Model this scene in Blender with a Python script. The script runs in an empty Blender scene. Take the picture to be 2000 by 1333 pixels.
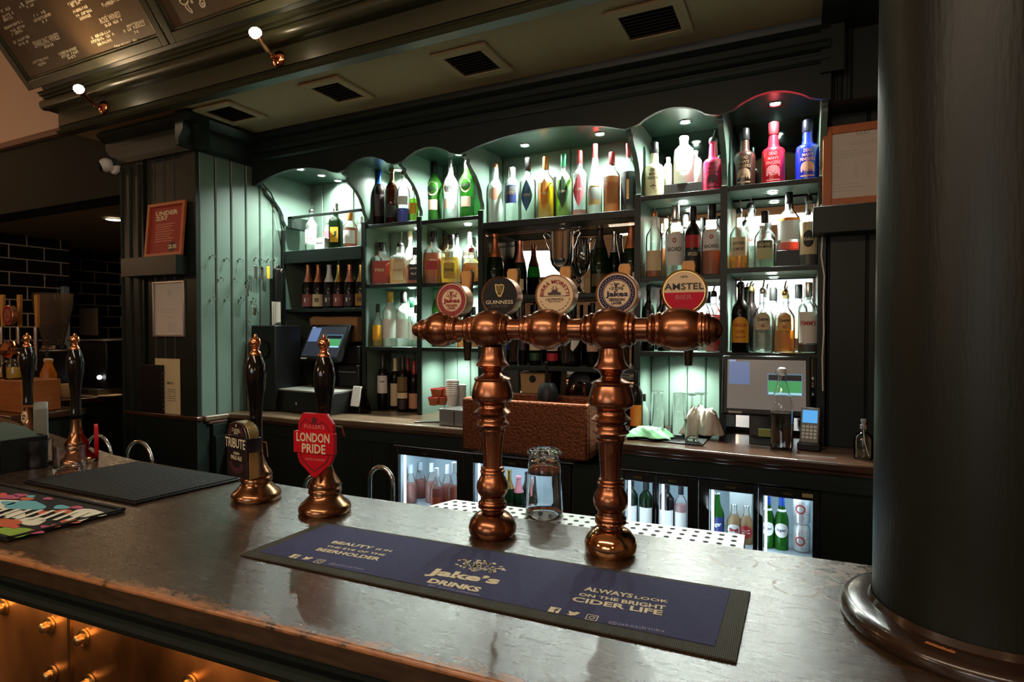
import bpy, math, random
from math import sin, cos, pi, radians, sqrt, atan2
from mathutils import Vector, Matrix
random.seed(7)
S = bpy.context.scene

# ------------------------------------------------------------------ camera
EYE = Vector((0, 0, 1.53)); FPX = 1150.0; CXP = 1000.0; CYP = 666.5
YAW = radians(25.93); PIT = radians(-1.07)
FW = Vector((-sin(YAW)*cos(PIT), cos(YAW)*cos(PIT), sin(PIT)))
RT = Vector((cos(YAW), sin(YAW), 0)); UP = RT.cross(FW)
cam = bpy.data.cameras.new('camera'); camo = bpy.data.objects.new('camera', cam); S.collection.objects.link(camo)
cam.sensor_width = 36; cam.lens = 36*FPX/2000; cam.clip_start = .05; cam.clip_end = 60
camo.matrix_world = Matrix.Translation(EYE) @ Matrix((RT, UP, -FW)).transposed().to_4x4()
S.camera = camo
# survey helpers: a sight line met with a real plane of the room gives a place on that plane
def ray(x, y): return FW + RT*((x-CXP)/FPX) - UP*((y-CYP)/FPX)
def onz(x, y, z): d = ray(x, y); return EYE + d*((z-EYE.z)/d.z)
def ony(x, y, Y): d = ray(x, y); return EYE + d*(Y/d.y)
def onx(x, y, X): d = ray(x, y); return EYE + d*(X/d.x)

# ------------------------------------------------------------------ render settings, world, lights
S.view_settings.view_transform = 'Standard'; S.view_settings.look = 'None'
S.view_settings.exposure = 0.28; S.view_settings.gamma = 1; S.view_settings.use_curve_mapping = False
S.cycles.use_denoising = True
S.cycles.max_bounces = 9; S.cycles.diffuse_bounces = 3; S.cycles.glossy_bounces = 4
S.cycles.transmission_bounces = 7; S.cycles.transparent_max_bounces = 24
S.cycles.sample_clamp_indirect = 4; S.cycles.caustics_reflective = False; S.cycles.caustics_refractive = False
W = bpy.data.worlds.new('world'); S.world = W; W.use_nodes = True
W.node_tree.nodes['Background'].inputs[0].default_value = (.9, .62, .4, 1)
W.node_tree.nodes['Background'].inputs[1].default_value = .012

def light(name, kind, loc, energy, col, size=.05, rot=None, spot=None, sy=None, blend=.6):
    l = bpy.data.lights.new(name, kind); l.energy = energy; l.color = col
    if kind == 'AREA':
        l.size = size
        if sy: l.shape = 'RECTANGLE'; l.size_y = sy
    else: l.shadow_soft_size = size
    if kind == 'SPOT': l.spot_size = radians(spot or 140); l.spot_blend = blend
    o = bpy.data.objects.new(name, l); S.collection.objects.link(o); o.location = loc
    if rot is not None: o.rotation_euler = rot
    return o
def aim(o, target): o.rotation_euler = (Vector(target)-o.location).to_track_quat('-Z', 'Y').to_euler()
WARM = (1, .62, .34); COOL = (.88, 1, .91)
# daylight entering through the pub's street windows, behind the photographer
l = light('daylight_window_near', 'AREA', (-.7, -3.85, 1.98), 7, (.86, .95, 1), 2.6, sy=.75); aim(l, (-1, 2, 1.4))
l = light('daylight_window_far', 'AREA', (-4.4, -3.85, 2.8), 4, (.86, .95, 1), 1.1, sy=.5); aim(l, (-2.5, 2, 1.6))
# unseen warm lamps, added to brighten the soffit, labels and peach wall
for i, (x, y, e) in enumerate([(-2.4, -1.3, 15), (.9, -1.5, 9), (-.9, -2.6, 12), (-7.6, 1.5, 20)]):
    light('warm_fill_lamp', 'POINT', (x, y, 2.1 if x > -5 else 3.3), e, WARM, .12)

# unseen strip light over the customers' side, added for the copper's long highlights
l = light('highlight_strip', 'AREA', (-.7, -.55, 2.75), 17, (1, .78, .56), 2.6, sy=.12); aim(l, (-.7, 1.1, 1.2))

# ------------------------------------------------------------------ materials
def hexc(h):
    h = h.lstrip('#'); v = [int(h[i:i+2], 16)/255 for i in (0, 2, 4)]
    return tuple(c/12.92 if c <= .04045 else ((c+.055)/1.055)**2.4 for c in v)
MC = {}
def newmat(name):
    m = bpy.data.materials.new(name); m.use_nodes = True; nt = m.node_tree
    return m, nt, nt.nodes['Principled BSDF']
def pbr(name, col, rough=.5, metal=0, coat=0, bump=0, bscale=60, var=0, vscale=8, spec=.5, stretch=None, crough=.08, trans=0, rvar=0):
    if name in MC: return MC[name]
    if isinstance(col, str): col = hexc(col)
    m, nt, p = newmat(name); N = nt.nodes; L = nt.links
    p.inputs['Base Color'].default_value = (*col, 1); p.inputs['Roughness'].default_value = rough
    p.inputs['Metallic'].default_value = metal; p.inputs['Coat Weight'].default_value = coat
    p.inputs['Coat Roughness'].default_value = crough; p.inputs['Specular IOR Level'].default_value = spec
    p.inputs['Transmission Weight'].default_value = trans
    tc = N.new('ShaderNodeTexCoord'); vec = tc.outputs['Object']
    if stretch:
        mp = N.new('ShaderNodeMapping'); mp.inputs['Scale'].default_value = stretch; L.new(vec, mp.inputs[0]); vec = mp.outputs[0]
    if var or rvar:
        n = N.new('ShaderNodeTexNoise'); n.inputs['Scale'].default_value = vscale; n.inputs['Detail'].default_value = 6; L.new(vec, n.inputs['Vector'])
        if var:
            r = N.new('ShaderNodeValToRGB'); L.new(n.outputs[0], r.inputs[0])
            r.color_ramp.elements[0].position = .3; r.color_ramp.elements[1].position = .7
            r.color_ramp.elements[0].color = (*[c*(1-var) for c in col], 1); r.color_ramp.elements[1].color = (*[min(1, c*(1+var)) for c in col], 1)
            L.new(r.outputs[0], p.inputs['Base Color'])
        if rvar:
            mr = N.new('ShaderNodeMapRange'); L.new(n.outputs[0], mr.inputs[0])
            mr.inputs[1].default_value = .3; mr.inputs[2].default_value = .7; mr.inputs[3].default_value = max(.02, rough-rvar); mr.inputs[4].default_value = rough+rvar
            L.new(mr.outputs[0], p.inputs['Roughness'])
    if bump:
        n = N.new('ShaderNodeTexNoise'); n.inputs['Scale'].default_value = bscale; n.inputs['Detail'].default_value = 4; L.new(vec, n.inputs['Vector'])
        b = N.new('ShaderNodeBump'); b.inputs['Strength'].default_value = bump; b.inputs['Distance'].default_value = .002
        L.new(n.outputs[0], b.inputs['Height']); L.new(b.outputs[0], p.inputs['Normal'])
    MC[name] = m; return m
def thin(name, col, dif=.0, rough=.04, gl=.18):
    """thin coloured bottle glass: light passes tinted, the surface mirrors at grazing angles, a little body colour"""
    if name in MC: return MC[name]
    if isinstance(col, str): col = hexc(col)
    m, nt, p = newmat(name); N = nt.nodes; L = nt.links
    out = N['Material Output']
    t = N.new('ShaderNodeBsdfTransparent'); t.inputs[0].default_value = (*col, 1)
    p.inputs['Base Color'].default_value = (*col, 1); p.inputs['Roughness'].default_value = .3
    a = N.new('ShaderNodeMixShader'); a.inputs[0].default_value = dif; L.new(t.outputs[0], a.inputs[1]); L.new(p.outputs[0], a.inputs[2])
    g = N.new('ShaderNodeBsdfGlossy'); g.inputs[0].default_value = (1, 1, 1, 1); g.inputs[1].default_value = rough
    lw = N.new('ShaderNodeLayerWeight'); lw.inputs[0].default_value = gl
    b = N.new('ShaderNodeMixShader'); L.new(lw.outputs['Fresnel'], b.inputs[0]); L.new(a.outputs[0], b.inputs[1]); L.new(g.outputs[0], b.inputs[2])
    L.new(b.outputs[0], out.inputs[0]); MC[name] = m; return m
def emit(name, col, st):
    if name in MC: return MC[name]
    if isinstance(col, str): col = hexc(col)
    m, nt, p = newmat(name); p.inputs['Base Color'].default_value = (*[c*.5 for c in col], 1)
    p.inputs['Emission Color'].default_value = (*col, 1); p.inputs['Emission Strength'].default_value = st
    p.inputs['Roughness'].default_value = .25
    MC[name] = m; return m
def glassm(name='clear_glass', col=(1, 1, 1), rough=0.0):
    if name in MC: return MC[name]
    m, nt, p = newmat(name); p.inputs['Base Color'].default_value = (*col, 1); p.inputs['Transmission Weight'].default_value = 1
    p.inputs['Roughness'].default_value = rough; p.inputs['IOR'].default_value = 1.45; MC[name] = m; return m
def paint(name, c, rough=.4, **k): return pbr(name, c, rough, **k)

GREEN = pbr('green_paint', (.105, .155, .125), .42, bump=.08, bscale=30, var=.12, vscale=3)
GREEND = pbr('dark_green_paint', (.016, .030, .022), .38, bump=.06, bscale=25)
GREENB = pbr('blackish_green_gloss', (.009, .014, .011), .42, spec=.3, bump=.1, bscale=18)
OLIVE = pbr('olive_brown_paint', (.040, .040, .020), .34, bump=.06, bscale=25)
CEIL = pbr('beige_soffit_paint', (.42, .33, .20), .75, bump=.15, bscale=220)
PEACH = pbr('peach_plaster', (.66, .48, .34), .9, bump=.1, bscale=60)
BLACK = pbr('black_plastic', (.008, .008, .008), .4, spec=.3)
BLACKG = pbr('black_gloss', (.004, .004, .004), .10, coat=.15)
RUBBER = pbr('black_rubber', (.008, .008, .008), .6, spec=.25)
STEEL = pbr('brushed_steel', (.60, .60, .58), .28, metal=1, bump=.05, bscale=90, stretch=(1, 12, 1))
CHROME = pbr('chrome', (.8, .8, .8), .08, metal=1)
COPPER = pbr('antique_copper', (.36, .150, .078), .27, metal=1, bump=.10, bscale=70, var=.28, vscale=9, rvar=.06)
COPPERB = pbr('bright_copper', (.82, .34, .16), .13, metal=1)
BRASS = pbr('aged_brass', (.46, .30, .13), .25, metal=1, bump=.12, bscale=40, var=.3, vscale=12)
BRONZE = pbr('bronze_base', (.30, .145, .072), .22, metal=1, bump=.12, bscale=50, var=.3, vscale=10)
WOODH = pbr('light_handle_wood', '#c08a48', .45, spec=.3, var=.15, vscale=20, stretch=(8, 8, 1))
WHITE = pbr('white_plastic', (.75, .75, .72), .4)
PAPER = pbr('white_paper', (.66, .60, .52), .8)
CREAM = pbr('cream_paper', '#d8c49a', .7)
MIRROR = pbr('mirror_glass', (.72, .74, .72), .015, metal=1)
DMIRROR = pbr('dark_mirror_glass', (.16, .24, .21), .05, metal=1)
CREAMP = pbr('cream_print', '#d9cba6', .7); BLKP = pbr('black_print', (.012, .012, .012), .6)
REDP = pbr('red_print', '#a01420', .5); NAVYP = pbr('navy_print', '#1b2148', .55); GOLDP = pbr('gold_print', (.62, .42, .14), .3, metal=.7)
WHITEP = pbr('white_print', (.78, .76, .72), .6)

def bar_top_material():
    m, nt, p = newmat('worn_dark_bar_wood'); N = nt.nodes; L = nt.links
    def nd(t, **kw):
        n = N.new(t)
        for k, v in kw.items(): n.inputs[k].default_value = v
        return n
    tc = N.new('ShaderNodeTexCoord'); P = tc.outputs['Object']
    def noise(scale, sc, det=6, rough=.6):
        mp = N.new('ShaderNodeMapping'); mp.inputs['Scale'].default_value = sc; L.new(P, mp.inputs[0])
        n = nd('ShaderNodeTexNoise', Scale=scale, Detail=det, Roughness=rough); L.new(mp.outputs[0], n.inputs['Vector']); return n.outputs[0]
    def ramp(src, stops):
        r = N.new('ShaderNodeValToRGB'); L.new(src, r.inputs[0]); e = r.color_ramp.elements
        e[0].position, e[0].color = stops[0][0], (*stops[0][1], 1); e[1].position, e[1].color = stops[-1][0], (*stops[-1][1], 1)
        for q, c in stops[1:-1]: x = e.new(q); x.color = (*c, 1)
        return r.outputs[0]
    def mth(op, a, b=None, c=None, clamp=False):
        n = N.new('ShaderNodeMath'); n.operation = op; n.use_clamp = clamp
        for i, v in enumerate((a, b, c)):
            if v is None: continue
            if isinstance(v, (int, float)): n.inputs[i].default_value = v
            else: L.new(v, n.inputs[i])
        return n.outputs[0]
    def mix(f, a, b):
        n = N.new('ShaderNodeMix'); n.data_type = 'RGBA'
        if isinstance(f, float): n.inputs[0].default_value = f
        else: L.new(f, n.inputs[0])
        for i, v in ((6, a), (7, b)):
            if isinstance(v, tuple): n.inputs[i].default_value = (*v, 1)
            else: L.new(v, n.inputs[i])
        return n.outputs[2]
    grain = ramp(noise(14, (1, 9, 9)), [(.3, (.020, .010, .005)), (.55, (.044, .023, .011)), (.75, (.075, .040, .020))])
    sep = N.new('ShaderNodeSeparateXYZ'); L.new(P, sep.inputs[0]); X, Y, Z = sep.outputs
    # front edge wear, along the line y = .632 + .0565 (x+.327)
    d = mth('SUBTRACT', Y, mth('MULTIPLY_ADD', X, .0565, .650))
    wn = noise(30, (1, 2.2, 1), 8, .7); wn2 = noise(7, (1, 1, 1), 3)
    wear = mth('SUBTRACT', mth('ADD', mth('MULTIPLY', mth('SUBTRACT', wn, .5), .10), mth('MULTIPLY', mth('SUBTRACT', wn2, .5), .05)), mth('SUBTRACT', d, .020))
    wf = mth('MULTIPLY', wear, 60, clamp=True)
    up = mth('GREATER_THAN', Z, 1.093)
    wf = mth('MULTIPLY', wf, up)
    worn = ramp(noise(40, (1, 7, 7)), [(.3, (.26, .085, .022)), (.6, (.46, .18, .05)), (.8, (.62, .28, .10))])
    face = ramp(noise(26, (1, 7, 7)), [(.3, (.10, .022, .010)), (.7, (.20, .048, .018))])
    front = mth('LESS_THAN', d, -.0015)
    col = mix(wf, grain, worn)
    lowf = mth('MULTIPLY', front, mth('LESS_THAN', Z, 1.0935))
    col = mix(lowf, col, face)
    # bare scratches and ring stains near the right of the bar
    def near(cx, cy, r):
        a = mth('POWER', mth('SUBTRACT', X, cx), 2.0); b = mth('POWER', mth('SUBTRACT', Y, cy), 2.0)
        return mth('SQRT', mth('ADD', a, b))
    rings = None
    for cx, cy, r in ((.075, 1.09, .040), (.0, 1.085, .034), (-.105, 1.165, .04), (.12, 1.17, .035), (-.02, 1.19, .03)):
        k = mth('LESS_THAN', mth('ABSOLUTE', mth('SUBTRACT', near(cx, cy, r), r)), .0028)
        k = mth('MULTIPLY', k, mth('GREATER_THAN', noise(55, (1, 1, 1)), .47))
        rings = k if rings is None else mth('MAXIMUM', rings, k)
    zone = mth('SUBTRACT', 1.0, mth('MULTIPLY', near(.09, 1.195, 0), 7.0), clamp=True)
    chips = mth('MULTIPLY', mth('GREATER_THAN', noise(38, (1, 1.6, 1), 8, .7), mth('SUBTRACT', .66, mth('MULTIPLY', zone, .22))), mth('GREATER_THAN', zone, .02))
    bare = mth('MAXIMUM', rings, chips)
    col = mix(mth('MULTIPLY', bare, .85), col, (.16, .065, .022))
    # whitish haze of rubbed varnish
    hz = mth('MULTIPLY', mth('SUBTRACT', noise(5, (1, 1.6, 1), 8, .65), .38), 2.2, clamp=True)
    col = mix(mth('MULTIPLY', hz, .16), col, (.20, .15, .09))
    L.new(col, p.inputs['Base Color'])
    rr = mth('MULTIPLY_ADD', noise(22, (1, 5, 1), 8, .7), 0.30, .10)
    rr = mth('ADD', rr, mth('MULTIPLY', mth('MAXIMUM', wf, bare), .25))
    L.new(rr, p.inputs['Roughness'])
    p.inputs['Specular IOR Level'].default_value = .9; p.inputs['Coat Weight'].default_value = .7; p.inputs['Coat Roughness'].default_value = .20
    b1 = nd('ShaderNodeBump', Strength=.55, Distance=.0008); L.new(noise(75, (1, 6, 1), 5, .6), b1.inputs['Height'])
    b2 = nd('ShaderNodeBump', Strength=.08, Distance=.0015); L.new(noise(22, (1, 3, 1), 3), b2.inputs['Height']); L.new(b1.outputs[0], b2.inputs['Normal'])
    L.new(b2.outputs[0], p.inputs['Normal']); L.new(b2.outputs[0], p.inputs['Coat Normal'])
    return m
BARWOOD = bar_top_material()
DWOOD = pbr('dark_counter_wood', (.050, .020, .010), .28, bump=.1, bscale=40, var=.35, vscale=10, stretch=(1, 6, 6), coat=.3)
def hammered():
    m, nt, p = newmat('hammered_copper'); N = nt.nodes; L = nt.links
    p.inputs['Metallic'].default_value = .85; p.inputs['Roughness'].default_value = .5
    tc = N.new('ShaderNodeTexCoord'); v = N.new('ShaderNodeTexVoronoi'); v.inputs['Scale'].default_value = 90; v.feature = 'SMOOTH_F1'
    L.new(tc.outputs['Object'], v.inputs['Vector'])
    r = N.new('ShaderNodeValToRGB'); L.new(v.outputs[0], r.inputs[0])
    r.color_ramp.elements[0].color = (.27, .090, .040, 1); r.color_ramp.elements[1].color = (.11, .034, .016, 1); r.color_ramp.elements[1].position = .8
    L.new(r.outputs[0], p.inputs['Base Color'])
    b = N.new('ShaderNodeBump'); b.inputs['Strength'].default_value = .8; b.inputs['Distance'].default_value = .003; b.invert = True
    L.new(v.outputs[0], b.inputs['Height']); L.new(b.outputs[0], p.inputs['Normal']); return m
HAMMER = hammered()
PANELC = pbr('stained_copper_sheet', (.30, .125, .042), .42, metal=.9, var=.8, vscale=3.5, bump=.25, bscale=12, stretch=(1, 1, .5), rvar=.12)
def tilem():
    m, nt, p = newmat('black_metro_tiles'); N = nt.nodes; L = nt.links
    tc = N.new('ShaderNodeTexCoord'); sp = N.new('ShaderNodeSeparateXYZ'); cb = N.new('ShaderNodeCombineXYZ')
    ad = N.new('ShaderNodeMath'); ad.operation = 'ADD'
    L.new(tc.outputs['Object'], sp.inputs[0]); L.new(sp.outputs[0], ad.inputs[0]); L.new(sp.outputs[1], ad.inputs[1])
    L.new(ad.outputs[0], cb.inputs[0]); L.new(sp.outputs[2], cb.inputs[1])
    b = N.new('ShaderNodeTexBrick'); b.inputs['Scale'].default_value = 1; b.inputs['Brick Width'].default_value = .29; b.inputs['Row Height'].default_value = .13
    b.inputs['Mortar Size'].default_value = .006; b.inputs['Mortar Smooth'].default_value = .3
    b.inputs['Color1'].default_value = b.inputs['Color2'].default_value = (.008, .008, .008, 1); b.inputs['Mortar'].default_value = (.42, .36, .28, 1)
    L.new(cb.outputs[0], b.inputs['Vector']); L.new(b.outputs[0], p.inputs['Base Color']); p.inputs['Roughness'].default_value = .08
    u = N.new('ShaderNodeBump'); u.invert = True; u.inputs['Strength'].default_value = .6; u.inputs['Distance'].default_value = .004
    L.new(b.outputs['Fac'], u.inputs['Height']); L.new(u.outputs[0], p.inputs['Normal']); return m
TILE = tilem()
def ribbed(name, col, sc, axis):
    m, nt, p = newmat(name); N = nt.nodes; L = nt.links
    tc = N.new('ShaderNodeTexCoord'); p.inputs['Base Color'].default_value = (*col, 1); p.inputs['Roughness'].default_value = .6; p.inputs['Specular IOR Level'].default_value = .2
    hs = []
    for ax in axis:
        w = N.new('ShaderNodeTexWave'); w.bands_direction = ax; w.inputs['Scale'].default_value = sc; L.new(tc.outputs['Object'], w.inputs['Vector']); hs.append(w.outputs['Fac'])
    h = hs[0]
    if len(hs) > 1:
        mx = N.new('ShaderNodeMath'); mx.operation = 'MULTIPLY'; L.new(hs[0], mx.inputs[0]); L.new(hs[1], mx.inputs[1]); h = mx.outputs[0]
    mr = N.new('ShaderNodeMix'); mr.data_type = 'RGBA'; L.new(h, mr.inputs[0]); mr.inputs[6].default_value = (*[c*.35 for c in col], 1); mr.inputs[7].default_value = (*[c*1.9 for c in col], 1)
    L.new(mr.outputs[2], p.inputs['Base Color'])
    b = N.new('ShaderNodeBump'); b.inputs['Strength'].default_value = .9; b.inputs['Distance'].default_value = .003; L.new(h, b.inputs['Height']); L.new(b.outputs[0], p.inputs['Normal']); return m
GRIDRUB = ribbed('studded_black_rubber', (.010, .010, .0085), 32, 'XY')
GREYWEAVE = ribbed('grey_woven_border', (.11, .105, .075), 130, 'XY')
MATBLUE = pbr('navy_mat_felt', (.030, .032, .105), .85, bump=.4, bscale=900, var=.25, vscale=300)

# ------------------------------------------------------------------ mesh building
class MB:
    def __init__(s): s.v = []; s.f = []
    def add(s, vs, fs): n = len(s.v); s.v += [Vector(v) for v in vs]; s.f += [[i+n for i in f] for f in fs]; return s
    def box(s, x0, x1, y0, y1, z0, z1):
        return s.add([(x0, y0, z0), (x1, y0, z0), (x1, y1, z0), (x0, y1, z0), (x0, y0, z1), (x1, y0, z1), (x1, y1, z1), (x0, y1, z1)],
                     [(0, 3, 2, 1), (4, 5, 6, 7), (0, 1, 5, 4), (1, 2, 6, 5), (2, 3, 7, 6), (3, 0, 4, 7)])
    def prism(s, pts, o, U, V, Nn):
        """closed outline pts (u,v) on plane o,U,V pushed along Nn"""
        o = Vector(o); U = Vector(U); V = Vector(V); Nn = Vector(Nn); n = len(pts)
        a = [o+U*p[0]+V*p[1] for p in pts]; b = [q+Nn for q in a]
        return s.add(a+b, [list(range(n))[::-1], list(range(n, 2*n))]+[(i, (i+1) % n, n+(i+1) % n, n+i) for i in range(n)])
    def flat(s, pts, o, U, V):
        o = Vector(o); U = Vector(U); V = Vector(V); return s.add([o+U*p[0]+V*p[1] for p in pts], [list(range(len(pts)))])
    def lathe(s, prof, c=(0, 0, 0), n=24, ax=(0, 0, 1), sq=0, rot=0, sx=1, sy=1):
        ax = Vector(ax).normalized(); c = Vector(c)
        q = ax.to_track_quat('Z', 'Y') if abs(ax.z) < .999 else Matrix.Identity(3).to_quaternion()
        if ax.z < -.999: q = Matrix.Rotation(pi, 3, 'X').to_quaternion()
        rings = []; V = []; F = []
        for r, z in prof:
            if r < 1e-6: rings.append([len(V)]); V.append(c+q @ Vector((0, 0, z))); continue
            ring = []
            for i in range(n):
                t = 2*pi*i/n+rot; k = 1
                if sq: k = 1/((abs(cos(t))**sq+abs(sin(t))**sq)**(1/sq))
                ring.append(len(V)); V.append(c+q @ Vector((r*k*cos(t)*sx, r*k*sin(t)*sy, z)))
            rings.append(ring)
        for a, b in zip(rings, rings[1:]):
            if len(a) == 1 and len(b) == 1: continue
            for i in range(n):
                j = (i+1) % n
                if len(a) == 1: F.append((a[0], b[j], b[i]))
                elif len(b) == 1: F.append((a[i], a[j], b[0]))
                else: F.append((a[i], a[j], b[j], b[i]))
        return s.add(V, F)
    def tube(s, pts, r, n=10, cap=True):
        pts = [Vector(p) for p in pts]; V = []; F = []; R = r if isinstance(r, (list, tuple)) else [r]*len(pts)
        prev = None
        for i, p in enumerate(pts):
            d = (pts[min(i+1, len(pts)-1)]-pts[max(i-1, 0)]).normalized()
            if prev is None: u = d.orthogonal().normalized()
            else: u = (prev-d*prev.dot(d)).normalized()
            prev = u; w = d.cross(u)
            V += [p+(u*cos(2*pi*k/n)+w*sin(2*pi*k/n))*R[i] for k in range(n)]
        for i in range(len(pts)-1):
            for k in range(n): F.append((i*n+k, i*n+(k+1) % n, (i+1)*n+(k+1) % n, (i+1)*n+k))
        if cap: F += [list(range(n))[::-1], list(range((len(pts)-1)*n, len(pts)*n))]
        return s.add(V, F)
    def ball(s, c, r, n=16, sc=(1, 1, 1)):
        prof = [(r*sin(pi*i/(n//2)), -r*cos(pi*i/(n//2))) for i in range(n//2+1)]
        a = MB().lathe(prof, n=n); c = Vector(c)
        return s.add([c+Vector((v.x*sc[0], v.y*sc[1], v.z*sc[2])) for v in a.v], a.f)
    def xf(s, M): s.v = [M @ v for v in s.v]; return s
    def build(s, name, mat, parent=None, local=False, smooth=True, bevel=0, ang=.7, subd=0):
        if parent is not None and not local:
            M = wm(parent).inverted(); s.v = [M @ v for v in s.v]
        me = bpy.data.meshes.new(name); me.from_pydata([tuple(v) for v in s.v], [], s.f); me.validate()
        me.materials.append(mat)
        if smooth:
            me.polygons.foreach_set('use_smooth', [True]*len(me.polygons)); me.set_sharp_from_angle(angle=ang)
        o = bpy.data.objects.new(name, me); S.collection.objects.link(o)
        if parent is not None: o.parent = parent
        if bevel:
            b = o.modifiers.new('bevel', 'BEVEL'); b.width = bevel; b.segments = 2; b.limit_method = 'ANGLE'
        if subd:
            b = o.modifiers.new('sub', 'SUBSURF'); b.levels = subd; b.render_levels = subd
        return o
def wm(o):
    M = Matrix.Translation(o.location) @ o.rotation_euler.to_matrix().to_4x4()
    return wm(o.parent) @ M if o.parent else M
def thing(name, label, cat, loc=(0, 0, 0), rz=0, group=None):
    o = bpy.data.objects.new(name, None); S.collection.objects.link(o); o.empty_display_size = .05
    o.location = loc; o.rotation_euler = (0, 0, rz); return tag(o, label, cat, group)
def tag(o, label, cat, group=None):
    o['label'] = label; o['category'] = cat
    if group: o['group'] = group
    return o
def struct(o): o['kind'] = 'structure'; return o
def dup(root, loc=None, rz=None, label=None, group=None):
    def cp(o, par):
        c = o.copy(); S.collection.objects.link(c)
        if par: c.parent = par
        for ch in [k for k in bpy.data.objects if k.parent == o]: cp(ch, c)
        return c
    r = cp(root, None)
    if loc is not None: r.location = loc
    if rz is not None: r.rotation_euler = (0, 0, rz)
    if label: r['label'] = label
    if group: r['group'] = group
    return r

TXT = {}
def tgeo(s, bold=0, space=1.0, line=1.0):
    k = (s, bold, space, line)
    if k in TXT: return TXT[k]
    c = bpy.data.curves.new('t', 'FONT'); c.body = s; c.size = 1; c.align_x = 'CENTER'; c.align_y = 'CENTER'; c.resolution_u = 2
    c.offset = bold; c.space_character = space; c.space_line = line
    o = bpy.data.objects.new('t', c); S.collection.objects.link(o)
    me = bpy.data.meshes.new_from_object(o)
    vs = [tuple(v.co[:2]) for v in me.vertices]; fs = [list(p.vertices) for p in me.polygons]
    bpy.data.objects.remove(o); bpy.data.meshes.remove(me); bpy.data.curves.remove(c)
    xs = [v[0] for v in vs] or [0]; ys = [v[1] for v in vs] or [0]
    mx = (min(xs)+max(xs))/2; my = (min(ys)+max(ys))/2; w = max(xs)-min(xs) or 1; h = max(ys)-min(ys) or 1
    vs = [((v[0]-mx)/w, (v[1]-my)/h) for v in vs]
    TXT[k] = (vs, fs, w/h); return TXT[k]
def text(mb, s, fn, w, h=None, x=0, y=0, bold=.012, shear=0, rot=0, arc=0, space=1.0):
    """lettering of width w (and height h) about (x,y), fn maps plane (u,v) to a point"""
    vs, fs, asp = tgeo(s, bold, space)
    if h is None: h = w/asp
    out = []
    for a, b in vs:
        u = a*w+b*h*shear; v = b*h
        if arc:
            t = u/arc; rr = arc+v; u, v = rr*sin(t), rr*cos(t)-arc
        u, v = u*cos(rot)-v*sin(rot), u*sin(rot)+v*cos(rot)
        out.append(fn(x+u, y+v))
    mb.add(out, fs); return mb
def plane(o, U, V):
    o = Vector(o); U = Vector(U).normalized(); V = Vector(V).normalized()
    return lambda u, v: o+U*u+V*v
def shape(mb, pts, fn): return mb.add([fn(*p) for p in pts], [list(range(len(pts)))])
def disc(r, n=28, cx=0, cy=0): return [(cx+r*cos(2*pi*i/n), cy+r*sin(2*pi*i/n)) for i in range(n)]
def ringm(mb, r0, r1, fn, n=36, cx=0, cy=0):
    a = disc(r0, n, cx, cy); b = disc(r1, n, cx, cy)
    return mb.add([fn(*p) for p in a+b], [(i, (i+1) % n, n+(i+1) % n, n+i) for i in range(n)])
def stroke(mb, pts, w, fn):
    for (a, b), (c, d) in zip(pts, pts[1:]):
        L = sqrt((c-a)**2+(d-b)**2) or 1; nx, ny = -(d-b)/L*w/2, (c-a)/L*w/2
        mb.add([fn(a+nx, b+ny), fn(a-nx, b-ny), fn(c-nx, d-ny), fn(c+nx, d+ny)], [(0, 1, 2, 3)])
    return mb
def tree_logo(mb, fn, cx, cy, w, h, n=46, seed=3):
    rnd = random.Random(seed)
    for i in range(n):
        t = rnd.random()*2*pi; r = sqrt(rnd.random()); x = cx+cos(t)*r*w/2; y = cy+sin(t)*r*h/2*(1 if sin(t) > 0 else .75)
        s = w*(.030+.030*rnd.random()); a = rnd.random()*pi
        shape(mb, [(x+(p*cos(a)-q*sin(a))*s, y+(p*sin(a)+q*cos(a))*s) for p, q in ((1, 0), (.3, .55), (-.7, .4), (-1, 0), (-.3, -.5), (.6, -.4))], fn)
    for dx in (-.30, -.14, .02, .16, .30): stroke(mb, [(cx, cy-h*.55), (cx+dx*w*.4, cy-h*.2), (cx+dx*w, cy+h*.12)], w*.014, fn)
    return mb

# ------------------------------------------------------------------ room shell
def sbox(name, mat, *b, **k): return struct(MB().box(*b).build(name, mat, **k))
FLOORM = pbr('dark_floorboards', (.045, .028, .018), .5, var=.3, vscale=4)
sbox('floor', FLOORM, -9, 3, -4, 8, -.05, 0)
sbox('ceiling', PEACH, -9, 3, -4, 8, 3.9, 3.95)
sbox('wall_right', PEACH, 3, 3.1, -4, 8, 0, 3.9)
sbox('wall_left', PEACH, -9.1, -9, -4, 8, 0, 3.9)
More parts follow.
